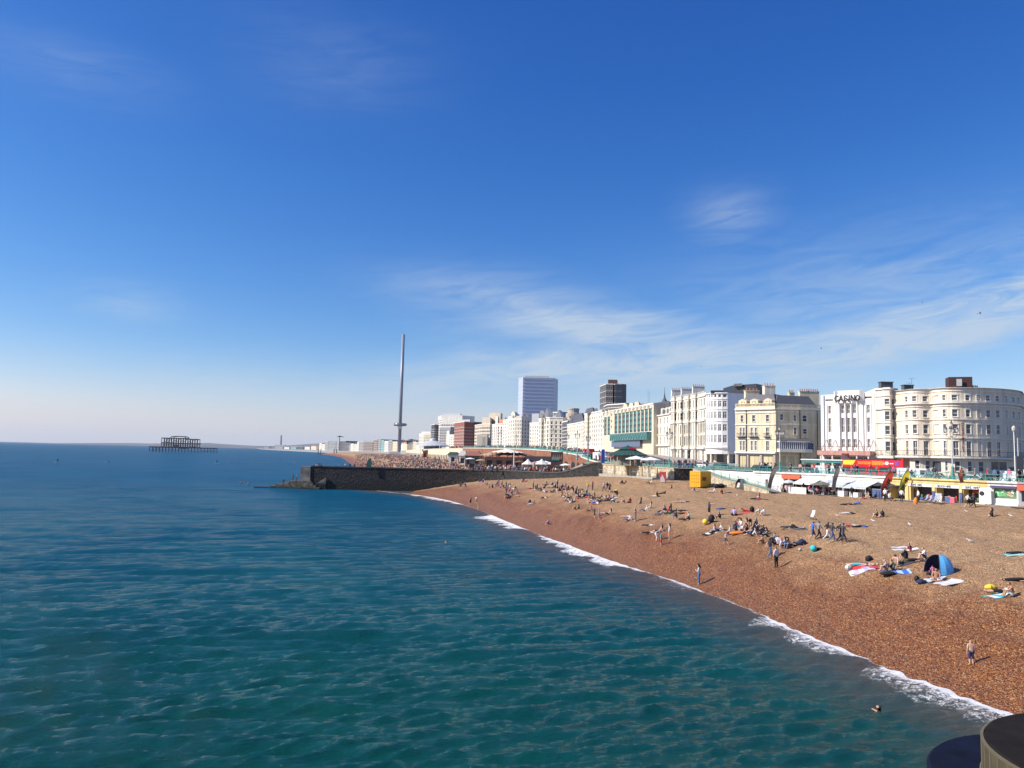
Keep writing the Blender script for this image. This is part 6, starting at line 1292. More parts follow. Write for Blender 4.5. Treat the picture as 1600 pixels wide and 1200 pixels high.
# ---------------- observation tower ----------------
ty=1047; tx=XY(623.9,ty)[0]; zt=D(628.8,522.7,ty)[1]; e=empty('observation_tower',(tx,ty,6),0,'slender steel observation tower with ring-shaped glass pod low on the mast','tower')
mb=MB(); mb.lathe([(2.25,0),(2.25,zt-6)],(tx,ty,6),n=24); P_(mb,'mast',[mat('tower_steel',(.24,.26,.31),.4,.05,var=.04,scale=.05)],e,True)
pz=D(624.8,663.5,ty)[1]; mb=MB(); mb.lathe([(2.4,-.8),(5,-2.0),(8.3,-1.7),(9.4,0),(8.3,1.7),(5,2.0),(2.4,1.0)],(tx,ty,pz),n=28); P_(mb,'pod',[mat('pod_glass',(.16,.19,.24),.15,.3,var=.1)],e,True)
mb=MB(); mb.lathe([(9.55,-.25),(9.6,.25)],(tx,ty,pz),n=28); P_(mb,'pod_rim',[LGREY],e); mb=MB(); mb.lathe([(3.0,0),(3.0,-3.5),(2.3,-4.5)],(tx,ty,pz-1.6),n=20); P_(mb,'lift_collar',[STEEL],e)
mb=MB(); mb.lathe([(.2,0),(.1,2.2)],(tx,ty,zt),n=6); P_(mb,'finial',[DGREY],e)
mb=MB(); mb.box(tx-12,tx+14,ty-8,ty+8,5,9); P_(mb,'base_building',[LGREY],e)
# ---------------- ruined pier ----------------
PY=1330
def pxz(px,py): return D(px,py,PY)
pier=empty('ruined_pier',(XY(285,PY)[0],PY,0),0,'burnt-out iron skeleton of a ruined pier pavilion standing in the sea','pier')
mb=MB(); r_=.7
xs=[233.5+i*(334.5-233.5)/20 for i in range(21)]; zd=pxz(285,698.8)[1]
for px_ in xs:
    for dy in (0,14): x=XY(px_,PY)[0]; mb.tube((x,PY+dy,-2),(x,PY+dy,zd if not(px_<251) else zd-.3),.5,n=5)
P_(mb,'piles',[IRON],pier); mb=MB()
for dy in (0,7,14):
    for a,b,z in ((233.5,251,zd-.3),(251,308,zd),(308,334.5,zd-1.0)): mb.tube((XY(a,PY)[0],PY+dy,z),(XY(b,PY)[0],PY+dy,z),.75,n=5)
    mb.tube((XY(233.5,PY)[0],PY+dy,2.2),(XY(334.5,PY)[0],PY+dy,2.2),.3,n=4)
for px_ in xs: x=XY(px_,PY)[0]; mb.tube((x,PY,zd-1),(x,PY+14,zd-1),.5,n=4)
for a,b in zip(xs,xs[1:]): mb.tube((XY(a,PY)[0],PY,1),(XY(b,PY)[0],PY,zd-2),.18,n=3)
P_(mb,'deck_frame',[IRON],pier); mb=MB(); z1=pxz(285,692.5)[1]; z2=pxz(285,685)[1]; z3=pxz(285,682)[1]
c2=[251.5+i*(307-251.5)/15 for i in range(16)]
for i,px_ in enumerate(c2):
    x=XY(px_,PY)[0]
    for dy in (1,13): 
        top=z2+ (0 if i not in (5,6) else -1); mb.tube((x,PY+dy,zd),(x,PY+dy,top if i<11 else top-1.2),.6,n=4)
for dy in (1,13):
    X_=lambda p:XY(p,PY)[0]
    mb.tube((X_(251),PY+dy,z1),(X_(308.5),PY+dy,z1-.6),.95,n=5); mb.tube((X_(251),PY+dy,z2),(X_(290),PY+dy,z2),.8,n=5); mb.tube((X_(290),PY+dy,z2-1),(X_(307),PY+dy,z2-1.4),.8,n=5)
    mb.tube((X_(253),PY+dy,(z1+zd)/2),(X_(275),PY+dy,(z1+zd)/2),.25,n=4)
    pr_=[(264,z2),(267,z3-.6),(272,z3),(283,z3),(288,z3-.8),(290,z2)]
    for (a,za_),(b,zb_) in zip(pr_,pr_[1:]): mb.tube((X_(a),PY+dy,za_),(X_(b),PY+dy,zb_),.7,n=4)
    for a,b in ((255,262),(268,276),(280,287),(292,299)): mb.tube((X_(a),PY+dy,z1),(X_(b),PY+dy,z2-1),.4,n=3)
for px_ in c2[::2]: x=XY(px_,PY)[0]; mb.tube((x,PY+1,z2-.5),(x,PY+13,z2-.5),.3,n=4)
P_(mb,'pavilion_frame',[IRON],pier)
mb=MB()
for a,b,z,h in ((268,276,zd+.6,2.4),(277,289,zd-2.5,3.4),(259,266,z1-.4,1.0),(295,302,zd+.3,1.2)): mb.box(XY(a,PY)[0],XY(b,PY)[0],PY+5,PY+10,z,z+h)
P_(mb,'collapsed_cladding',[IRON],pier)
for i,(px,lab) in enumerate(((497.5,'left iron pile of the seaward pair near the far beach'),(501.5,'right iron pile of the seaward pair near the far beach'),(522.3,'left iron pile of the pair nearer the shore'),(526.3,'right iron pile of the pair nearer the shore'))):
    x,y=XY(px,1380); e=empty('iron_pile',(x,y,0),0,lab,'pile','free-standing iron piles left of the far beach'); mb=MB(); mb.tube((x,y,-2),(x,y,D(px,702,1380)[1]),.65,n=8); P_(mb,'pile',[IRON],e); mb=MB(); mb.lathe([(1.0,0),(1.0,.6)],(x,y,D(px,702,1380)[1]-.3),n=8); P_(mb,'cap',[IRON],e)
def lowgroyne(label,a,b,py,Y,h):
    A=XY(a,Y);B=XY(b,Y-12); e=empty('low_groyne',(A[0],A[1],0),0,label,'groyne'); mb=MB(); mb.add([(A[0],A[1],-1),(B[0],B[1],-1),(B[0],B[1]+14,-1),(A[0],A[1]+10,-1),(A[0],A[1],.5),(B[0],B[1],h),(B[0],B[1]+14,h),(A[0],A[1]+10,.5)],[(0,1,5,4),(4,5,6,7),(0,4,7,3),(1,2,6,5)]); P_(mb,'rock_body',[DARK],e); mb=MB(); mb.add([(A[0]+2,A[1]+2,.55),(B[0],B[1]+2,h+.05),(B[0],B[1]+12,h+.05),(A[0]+2,A[1]+8,.55)],[(0,1,2,3)]); P_(mb,'shingle_top',[mat('far_shingle',(.32,.2,.13))],e)
lowgroyne('low dark shingle-topped spit reaching into the sea behind the flint groyne',530,574,713,1010,3.4)
lowgroyne('farther dark groyne on the right of the iron piles',536,566,706,1600,5)
# ---------------- hills and far coast ----------------
def ridge(name,pr,Y,m,depth=3000,base=0):
    mb=MB(); P0=[(D(a,b,Y)[0],D(a,b,Y)[1]) for a,b in pr]; n=len(P0); rg=random.Random(3); vs=[(x,Y,base-5) for x,z in P0]+[(x,Y+depth*.15,base+(z-base)*.55+rg.uniform(-1,1)) for x,z in P0]+[(x,Y+depth*.5,(z-H)*(Y+depth*.5)/Y+H) for x,z in P0]+[(x*1.1,Y+depth,0) for x,z in P0]
    mb.add(vs,[(j*n+i,j*n+i+1,(j+1)*n+i+1,(j+1)*n+i) for j in range(3) for i in range(n-1)]); return tag(mb.build(name,[m],smooth=True),kind='structure')
HM=mat('hazy_hill_field',(.10,.115,.115),.9,var=.35,scale=.0012)  # muted field colour stands in for part of the distance haze
ridge('hills',[(60,689.9),(110,690),(150,691.2),(165,690.6),(185,692.2),(200,692.2),(215,691),(232,690.3),(246,690.3),(262,691.5),(300,693.5),(330,695),(360,695.4),(400,694.8),(430,692.5),(455,691.5),(470,690),(480,689),(492,689.2),(505,690.5),(522,691.8),(535,690.5),(545,689.8),(562,690),(580,691.5),(610,693),(640,691.5),(660,693),(700,697)],8800,HM)
ridge('coast_plain',[(330,698.3),(400,698.6),(420,698.2),(450,698.6),(480,699),(500,699.6),(520,700),(560,700),(700,702)],7300,mat('coast_fields',(.14,.13,.10),.9,var=.4,scale=.004),1400)
x,y=XY(438.5,6800); e=empty('power_station_chimney',(x,y,3),0,'tall slim power station chimney far away on the coast','chimney'); mb=MB(); mb.lathe([(9,0),(6.5,D(438.5,680,6800)[1]-3)],(x,y,3),n=12); P_(mb,'stack',[mat('far_stack',(.22,.2,.2))],e); mb=MB(); mb.box(x-45,x+40,y-20,y+30,0,38); mb.box(x+40,x+130,y-10,y+30,0,22); P_(mb,'station_hall',[STUCCO2],e)
for a,b,t,lab in ((413,420,697.5,'far low pale shed left of the power station chimney'),(445,449,698,'far tiny white shed right of the power station chimney'),(454,471,696.2,'far long white warehouse on the coast'),(480,484,698.6,'far small white building near the long warehouse'),(488,494,698.5,'far pale building left of the grey seafront blocks')):
    A=XY(a,6600);B=XY(b,6600); e=empty('warehouse',(A[0],A[1],3),0,lab,'warehouse'); mb=MB(); zt_=D(a,t,6600)[1]; mb.box(A[0],B[0],6600,6680,0,zt_); P_(mb,'shed',[STUCCO],e); mb=MB(); mb.box(A[0],B[0],6599,6681,zt_,zt_+3); P_(mb,'roof',[LGREY],e)
x,y=XY(530,2640); e=empty('tower_crane',(x,y,0),0,'tower crane above the dark far seafront block','crane'); zt=D(530,682,2640)[1]; mb=MB(); mb.box(x-1,x+1,y-1,y+1,0,zt); P_(mb,'mast',[DGREY],e); mb=MB(); mb.box(XY(525.5,2640)[0],XY(537,2640)[0],y-1,y+1,zt-2,zt-.5); P_(mb,'jib',[DGREY],e); mb=MB(); mb.add([(x,y,zt+3),(x-8,y,zt-.5),(x+12,y,zt-.5)],[(0,1,2)]); P_(mb,'tie',[DGREY],e)
def tree(px,Y,pyt,w,label):
    x,y=XY(px,Y); z0=rz_(Y)-1; zt=D(px,pyt,Y)[1]; e=empty('tree',(x,y,z0),0,label,'tree','trees on the rise behind the observation tower'); mb=MB(); mb.tube((x,y,z0),(x,y,(z0+zt)/2),.7,.4,n=6); P_(mb,'trunk',[WOOD],e)
    rg=random.Random(int(px*7)); mb=MB(); c=Vector((x,y,z0+(zt-z0)*.62))
    for i in range(420):
        d=Vector((rg.gauss(0,1),rg.gauss(0,1),rg.gauss(0,1))).normalized()*rg.uniform(.55,1.05); p=c+Vector((d.x*w,d.y*w,d.z*(zt-z0)*.42)); s=rg.uniform(.5,1.4); a,b=Vector((rg.gauss(0,s),rg.gauss(0,s),rg.gauss(0,s))),Vector((rg.gauss(0,s),rg.gauss(0,s),rg.gauss(0,s))); mb.add([p,p+a,p+a+b,p+b],[(0,1,2,3)])
    P_(mb,'crown',[mat('far_foliage',(.03,.045,.03),.9,var=.5,scale=.3)],e)
for i,(px,t) in enumerate(((622,689),(630,687.5),(636,688),(642,686.5),(647,687),(652,688.5))): tree(px,1750-i*40,t,9,f'dark bushy tree {("left of the mast foot","just right of the observation mast","second right of the observation mast","tallest of the trees right of the mast","beside the tallest tree right of the mast","nearest the stepped white apartment block")[i]}')
# ---------------- pier landing stage, lower right ----------------
DKC=mat('wet_dark_concrete',(.014,.011,.010),.9,spec=.12,var=.5,scale=.8,stain=.2); SIDEC=mat('stained_panels',(.075,.06,.033),.75,var=.3,scale=1.2,stain=.5)

for px,Y,zt,r,lab,m_ in ((752,262,8.8,2.0,'tan parasol at the left end of the brown bar',mat('tan_canvas',(0,0,0))),(735,300,8.9,2.0,'white parasol on the shingle below the dark kiosk',CANVW),(812,246,8.7,1.7,'rust parasol between the carousel top and left marquee',mat('rust_canvas',(0,0,0))),(836,235,8.6,1.5,'pink parasol between the two cream marquees',mat('canvas_pink',(.5,.22,.25),.8)),(868,219,8.5,1.6,'pink parasol left of the painted arches',mat('canvas_pink',(0,0,0))),(884,214,8.5,1.7,'white flat parasol right of the painted arches',CANVW),(700,520,9.6,2.6,'pale parasol far along the beach by the cafe terrace',CANVW),(708,470,9.4,2.4,'white parasol far along the beach before the brick hotel',CANVW)): parasol(px,Y,zt,r,lab,m_,base=5.8)
hut('long dark clutter-filled bar front beneath the western railing',820,868,258,5.8,713,mat('bar_dark',(0,0,0)),None,name='bar',cat='bar')
hut('pale snack hut with green roof left of the painted arches',700,716,400,5.8,711,STUCCO2,GREENR,pyr=706)
e=empty('pier_landing_stage',(17.9,21.7,0),0,'round dark concrete pier platform with panelled rim at the lower right corner','pier platform')
mb=MB(); mb.lathe([(4.0,-2),(4.0,.9),(4.13,1.0),(4.13,1.9),(4.2,1.95),(4.2,2.86),(4.13,2.9)],(17.9,21.7,0),n=72); P_(mb,'panelled_rim',[SIDEC],e)
mb=MB(); mb.lathe([(4.13,2.9),(4.1,3.0),(3.0,3.02)],(17.9,21.7,0),n=72,cap=False); mb.lathe([(2.86,3.02),(.01,3.06)],(17.9,21.7,0),n=72,cap=False); mb.lathe([(3.0,3.02),(2.98,3.10),(2.88,3.10),(2.86,3.02)],(17.9,21.7,0),n=72,m=1,cap=False); P_(mb,'deck',[DKC,mat('pale_kerb',(.12,.10,.06))],e)
mb=MB()
for i in range(54):
    a=2*math.pi*i/54; c,s=math.cos(a),math.sin(a); mb.tube((17.9+4.2*c,21.7+4.2*s,1.0),(17.9+4.2*c,21.7+4.2*s,2.86),.02,n=4)
P_(mb,'rim_ribs',[mat('pale_joint',(.11,.095,.055))],e)
mb=MB(); mb.lathe([(4.215,2.88),(4.22,2.93),(4.14,2.945)],(17.9,21.7,0),n=72,cap=False); mb.lathe([(4.22,1.9),(4.26,1.95),(4.22,2.0)],(17.9,21.7,0),n=72,cap=False); P_(mb,'rim_edge',[mat('pale_joint',(0,0,0))],e)
mb=MB(); mb.lathe([(5.4,-2),(5.4,.35),(5.3,.45),(.01,.5)],(19.9,26.0,0),n=64); o=mb.build('pier_footing',[mat('wet_shade_navy',(.005,.008,.022),.85,spec=.12,var=.5,scale=.7)]); tag(o,'dark wet round footing low in the water beside the pier platform','footing')  # navy puts the shade on the wet concrete into its colour
# ---------------- people ----------------
SKIN=[mat('skin_fair',(.55,.33,.24),.6,var=.05),mat('skin_tan',(.40,.21,.13),.6,var=.05),mat('skin_brown',(.16,.08,.05),.6,var=.05)]
HAIR={'dark':mat('hair_dark',(.018,.013,.011),.6),'brown':mat('hair_brown',(.09,.045,.022),.6),'blond':mat('hair_blond',(.42,.28,.12),.6),'grey':mat('hair_grey',(.35,.34,.33),.6),'red':mat('hair_red',(.35,.08,.04),.6)}
CLO={n:mat('cloth_'+n.replace(' ','_'),c,.85,var=.12,scale=9) for n,c in {'black':(.012,.012,.014),'white':(.62,.62,.63),'grey':(.22,.22,.24),'navy':(.02,.028,.08),'blue':(.035,.13,.5),'jeans':(.07,.13,.26),'red':(.5,.03,.035),'orange':(.75,.22,.04),'yellow':(.75,.55,.05),'pink':(.65,.22,.35),'turquoise':(.04,.45,.5),'green':(.04,.22,.08),'khaki':(.25,.2,.12),'lilac':(.42,.36,.6),'cream':(.62,.55,.42),'charcoal':(.05,.05,.06),'brown':(.14,.08,.05),'purple':(.2,.08,.35)}.items()}
RAD=dict(P=.135,Wt=.118,C=.135,N=.055,Hd=.092,Ht=.088,sh=.062,el=.042,wr=.028,ha=.036,hi=.095,kn=.062,an=.04,to=.034)
def pose(P,Wt,C,N,Hd,Ht,L,Rr):
    """L/R: sh el wr ha hi kn an to"""
    v=dict(P=P,Wt=Wt,C=C,N=N,Hd=Hd,Ht=Ht)
    for s,l in (('l',L),('r',Rr)):
        for k,p in zip(('sh','el','wr','ha','hi','kn','an','to'),l): v[s+k]=p
    return v
def mir(l): return [(-x,y,z) for x,y,z in l]
ARM=[(.18,0,1.40),(.23,-.02,1.13),(.24,.05,.89),(.235,.08,.80)]; LEG=[(.09,0,.90),(.10,.02,.49),(.10,-.02,.08),(.11,.13,.035)]
POSES={}
T_=dict(P=(0,0,.94),Wt=(0,0,1.10),C=(0,0,1.30),N=(0,.005,1.47),Hd=(0,.025,1.58),Ht=(0,.02,1.655))
POSES['stand']=pose(**T_,L=mir(ARM+LEG),Rr=ARM+LEG)
POSES['arms']=pose(**T_,L=mir([(.18,0,1.40),(.24,-.03,1.15),(.06,.17,1.17),(-.02,.18,1.18)]+LEG),Rr=[(.18,0,1.40),(.24,-.03,1.15),(.08,.15,1.12),(.0,.17,1.12)]+LEG)
POSES['phone']=pose(**{**T_,'Hd':(0,.09,1.56),'Ht':(0,.11,1.63)},L=mir([(.18,0,1.40),(.22,.02,1.13),(.1,.25,1.15),(.06,.3,1.19)]+LEG),Rr=[(.18,0,1.40),(.22,0,1.13),(.1,.22,1.1),(.05,.29,1.15)]+[(.09,0,.90),(.08,.06,.49),(.07,-.02,.08),(.08,.13,.035)])
POSES['point']=pose(**T_,L=mir(ARM+LEG),Rr=[(.18,0,1.40),(.4,.1,1.44),(.6,.22,1.5),(.68,.26,1.52)]+LEG)
POSES['walk']=pose(**{**T_,'C':(0,.04,1.30),'N':(0,.07,1.46),'Hd':(0,.11,1.57),'Ht':(0,.11,1.64)},L=[(-.18,.03,1.38),(-.23,-.16,1.15),(-.21,-.2,.92),(-.2,-.18,.84),(-.09,.02,.9),(-.09,.24,.52),(-.09,.32,.09),(-.1,.46,.06)],Rr=[(.18,.03,1.38),(.23,.14,1.14),(.2,.34,.98),(.19,.42,.95),(.09,0,.9),(.1,-.06,.5),(.1,-.4,.17),(.1,-.36,.05)])
POSES['bend']=pose((0,-.15,.88),(0,-.02,1.02),(0,.2,1.12),(0,.36,1.14),(0,.47,1.1),(0,.54,1.06),[(-.17,.27,1.08),(-.2,.34,.82),(-.14,.42,.6),(-.13,.45,.52),(-.09,-.15,.86),(-.11,.04,.48),(-.11,-.06,.08),(-.12,.08,.035)],[(.17,.27,1.08),(.2,.34,.82),(.14,.42,.6),(.13,.45,.52),(.09,-.15,.86),(.11,.04,.48),(.11,-.06,.08),(.12,.08,.035)])
def SL(h,k,a,t,x=.11): return [(-h[0],h[1],h[2]),(-k[0],k[1],k[2]),(-a[0],a[1],a[2]),(-t[0],t[1],t[2])],[h,k,a,t]
a,b=SL((.09,.02,.13),(.13,.42,.28),(.12,.78,.07),(.13,.86,.14))
POSES['lean']=pose((0,0,.14),(0,-.1,.29),(0,-.2,.48),(0,-.26,.63),(0,-.26,.74),(0,-.26,.81),mir([(.18,-.2,.56),(.25,-.38,.32),(.26,-.48,.08),(.27,-.52,.04)])+a,[(.18,-.2,.56),(.25,-.38,.32),(.26,-.48,.08),(.27,-.52,.04)]+b)
a,b=SL((.09,.02,.13),(.12,.34,.48),(.12,.46,.08),(.12,.6,.045))
POSES['hug']=pose((0,0,.14),(0,-.02,.32),(0,.05,.52),(0,.13,.66),(0,.18,.76),(0,.2,.83),mir([(.18,.07,.6),(.24,.24,.42),(.1,.44,.38),(.03,.48,.38)])+a,[(.18,.07,.6),(.24,.24,.42),(.1,.44,.36),(.03,.48,.36)]+b)
POSES['cross']=pose((0,0,.14),(0,0,.32),(0,.03,.52),(0,.07,.67),(0,.1,.78),(0,.1,.85),mir([(.18,.04,.6),(.24,.1,.36),(.15,.3,.24),(.1,.36,.22)])+[(-.09,.02,.13),(-.36,.28,.16),(-.06,.42,.08),(.04,.44,.06)],[(.18,.04,.6),(.24,.1,.36),(.15,.3,.24),(.1,.36,.22)]+[(.09,.02,.13),(.36,.26,.16),(.08,.34,.08),(-.02,.36,.06)])
a,b=SL((.09,.05,.11),(.11,.48,.10),(.12,.9,.06),(.16,.96,.12))
POSES['back']=pose((0,0,.13),(0,-.17,.13),(0,-.37,.14),(0,-.53,.13),(0,-.64,.14),(0,-.71,.15),mir([(.18,-.46,.12),(.3,-.22,.08),(.3,.02,.06),(.3,.1,.05)])+a,[(.18,-.46,.12),(.3,-.22,.08),(.3,.02,.06),(.3,.1,.05)]+b)
a,b=SL((.09,.05,.11),(.11,.38,.42),(.11,.62,.07),(.12,.76,.05))
POSES['backknee']=pose((0,0,.13),(0,-.17,.13),(0,-.37,.14),(0,-.53,.14),(0,-.64,.16),(0,-.71,.17),mir([(.18,-.46,.12),(.32,-.62,.12),(.16,-.78,.12),(.08,-.8,.13)])+a,[(.18,-.46,.12),(.3,-.22,.08),(.3,.02,.06),(.3,.1,.05)]+b)
a,b=SL((.09,.05,.11),(.1,.48,.07),(.1,.86,.12),(.1,.94,.05))
POSES['front']=pose((0,0,.13),(0,-.16,.15),(0,-.35,.24),(0,-.47,.36),(0,-.54,.44),(0,-.56,.51),mir([(.18,-.42,.28),(.2,-.5,.06),(.1,-.72,.06),(.06,-.78,.06)])+a,[(.18,-.42,.28),(.2,-.5,.06),(.1,-.72,.06),(.06,-.78,.06)]+b)
POSES['prone']=pose((0,0,.13),(0,-.17,.13),(0,-.37,.13),(0,-.53,.13),(0,-.63,.12),(0,-.7,.11),mir([(.18,-.46,.12),(.34,-.6,.07),(.2,-.78,.06),(.12,-.8,.05)])+a,[(.18,-.46,.12),(.34,-.6,.07),(.2,-.78,.06),(.12,-.8,.05)]+b)
POSES['chair']=pose((0,0,.52),(0,-.03,.7),(0,-.06,.9),(0,-.05,1.05),(0,-.03,1.16),(0,-.03,1.23),mir([(.18,-.05,.98),(.24,.02,.74),(.15,.25,.7),(.1,.32,.7)])+[(-.09,.03,.5),(-.11,.42,.5),(-.11,.42,.1),(-.11,.55,.04)],[(.18,-.05,.98),(.24,.02,.74),(.15,.25,.7),(.1,.32,.7)]+[(.09,.03,.5),(.11,.42,.5),(.11,.42,.1),(.11,.55,.04)])
POSES['swim']=pose(**T_,L=mir([(.18,0,1.40),(.33,.1,1.26),(.42,.32,1.3),(.44,.4,1.31)]+LEG),Rr=[(.18,0,1.40),(.36,.08,1.26),(.5,.28,1.3),(.55,.36,1.31)]+LEG)
BON=[('P','Wt','top'),('Wt','C','top'),('C','N','top'),('N','Hd','skin'),('Hd','Ht','head')]+sum([[('C',s+'sh','top'),(s+'sh',s+'el','sleeve'),(s+'el',s+'wr','fore'),(s+'wr',s+'ha','hand'),('P',s+'hi','bottom'),(s+'hi',s+'kn','bottom'),(s+'kn',s+'an','shin'),(s+'an',s+'to','foot')] for s in 'lr'],[])
SLOT={'skin':0,'head':0,'hand':0,'top':1,'sleeve':2,'fore':3,'bottom':4,'shin':5,'foot':6}
PHM=SKIN[0]
def make_body(pn,lod,long_hair,fingers=False):
    v=POSES[pn]; names=list(v); idx={n:i for i,n in enumerate(names)}; co=[v[n] for n in names]; rad=[RAD[n if n in RAD else n[1:]] for n in names]; ed=[(idx[a],idx[b]) for a,b,_ in BON]
    bones=[(Vector(v[a]),Vector(v[b]),SLOT[r],(RAD[a if a in RAD else a[1:]]+RAD[b if b in RAD else b[1:]])/2) for a,b,r in BON]
    if fingers:
        for s in 'lr':
            wv,hv=Vector(v[s+'wr']),Vector(v[s+'ha']); d=(hv-wv).normalized(); q=d.to_track_quat('Z','Y')
            for k,(ox,ln) in enumerate(((-.024,.07),(-.008,.08),(.008,.078),(.024,.062),(.045,.05))):
                b0=hv+q@Vector((0,ox*.6,.01 if k<4 else -.03)); b1=b0+q@Vector((.006,ox*.45 if k<4 else .035,ln*.55)); b2=b1+q@Vector((.018,0,ln*.45)); n0=len(co); co+=[tuple(b0),tuple(b1),tuple(b2)]; rad+=[.010,.009,.007]; ed+=[(idx[s+'ha'],n0),(n0,n0+1),(n0+1,n0+2)]; bones.append((b0,b2,0,.01))
    me=bpy.data.meshes.new('p'); me.from_pydata(co,ed,[]); o=bpy.data.objects.new('p',me); COL.objects.link(o)
    sk=o.modifiers.new('s','SKIN'); sk.use_smooth_shade=True; sk.branch_smoothing=.6
    for i,r in enumerate(rad): me.skin_vertices[0].data[i].radius=(r*1.22,r*1.22)
    # torso is wider than deep
    for n,(rx,ry) in {'P':(.19,.14),'Wt':(.165,.12),'C':(.19,.135)}.items(): me.skin_vertices[0].data[idx[n]].radius=(rx,ry)
    me.skin_vertices[0].data[idx['P']].use_root=True
    if lod: sb=o.modifiers.new('u','SUBSURF'); sb.levels=lod; sb.render_levels=lod
    dg=bpy.context.evaluated_depsgraph_get(); dg.update(); ev=o.evaluated_get(dg); m=bpy.data.meshes.new_from_object(ev); m.name='person_'+pn
    for i in range(8): m.materials.append(PHM)
    bpy.data.objects.remove(o); bpy.data.meshes.remove(me)
    hd=(Vector(v['Hd'])+Vector(v['Ht']))/2; up_=(Vector(v['Ht'])-Vector(v['N'])).normalized(); fwd=Vector((0,1,0)); 
    if pn in('back','backknee'): fwd=Vector((0,0,1))
    if pn in('prone',): fwd=Vector((0,0,-1))
    fwd=(fwd-up_*fwd.dot(up_)).normalized()
    # pull the head into a face: chin, nose, brow
    nv=[]
    for vt in m.vertices:
        d=vt.co-hd
        if d.length<.17 and d.dot(up_)>-.12:
            f_=d.dot(fwd); u_=d.dot(up_); sd_=(d-fwd*f_-up_*u_)
            if f_>.03 and abs(u_+.0)<.03 and sd_.length<.03: vt.co+=fwd*.022
            vt.co-= sd_*.12
    for p in m.polygons:
        c=p.center; best=None
        for a,b,s,r in bones:
            t=max(0,min(1,(c-a).dot(b-a)/max(1e-9,(b-a).length_squared))); dd=(c-a-(b-a)*t).length-r
            if best is None or dd<best[0]: best=(dd,s)
        s=best[1]; d=c-hd
        if d.length<.19 and (d.dot(up_)>.035 or d.dot(fwd)<-.015) and d.dot(up_)>-.09 and s==0: s=7
        p.material_index=s; p.use_smooth=True
    if long_hair:
        hb=MB(); b0=hd-fwd*.03
        hb.lathe([(.03,.14),(.10,.10),(.118,.02),(.11,-.08),(.10,-.2),(.06,-.3)],(0,0,0),n=10); q=up_.to_track_quat('Z','Y'); n0=len(m.vertices)
        import bmesh
        bm=bmesh.new(); bm.from_mesh(m); vv=[bm.verts.new(b0+q@Vector(t)-fwd*.035*(1 if t[2]<.05 else .3)) for t in hb.v]
        for f in hb.f:
            try: ff=bm.faces.new([vv[i] for i in f]); ff.material_index=7; ff.smooth=True
            except Exception: pass
        # open the face side
        dl=[x for x in vv if (x.co-hd).dot(fwd)>.045]; bmesh.ops.delete(bm,geom=dl,context='VERTS'); bm.to_mesh(m); bm.free()
    return m
_pb={}
def body(pn,lod=1,lh=False,fg=False):
    k=(pn,lod,lh,fg)
    if k not in _pb: _pb[k]=make_body(*k)
    return _pb[k]
def person(x,y,z,pn,rz,top,bot,hair='dark',label=None,sc_=1,skin=0,sleeve=None,shin=None,lh=False,lod=1,group=None,tilt=0,fg=False,shoe=None):
    sk=SKIN[skin]; c=lambda n,d=None: sk if n in('bare','skin') else CLO[n]
    o=bpy.data.objects.new('person',body(pn,lod,lh,fg)); COL.objects.link(o); o.location=(x,y,z); o.rotation_euler=(0,0,R(rz)); o.scale=(sc_,)*3
    T=c(top); B=c(bot); sl=T if sleeve in(None,'long') else c(sleeve)
    fo=T if sleeve=='long' else sk
    if sleeve=='long': sl=T
    sh=sk if shin is None else c(shin); ft=CLO['black'] if shoe=='black' else (CLO['white'] if shoe=='white' else sk)
    for i,m_ in enumerate((sk,T,sl,fo,B,sh,ft,HAIR[hair])):
        o.material_slots[i].link='OBJECT'; o.material_slots[i].material=m_
    tag(o,label,'person',group); return o
PW={'stand':'standing','arms':'standing with folded arms','phone':'standing with head bowed over their hands','point':'standing with one arm raised','walk':'walking','bend':'bending down','lean':'sitting leaning back','hug':'sitting with knees drawn up','cross':'sitting upright','back':'lying on their back','backknee':'lying with knees up','front':'lying propped on elbows','prone':'lying face down','chair':'seated','swim':'swimming'}
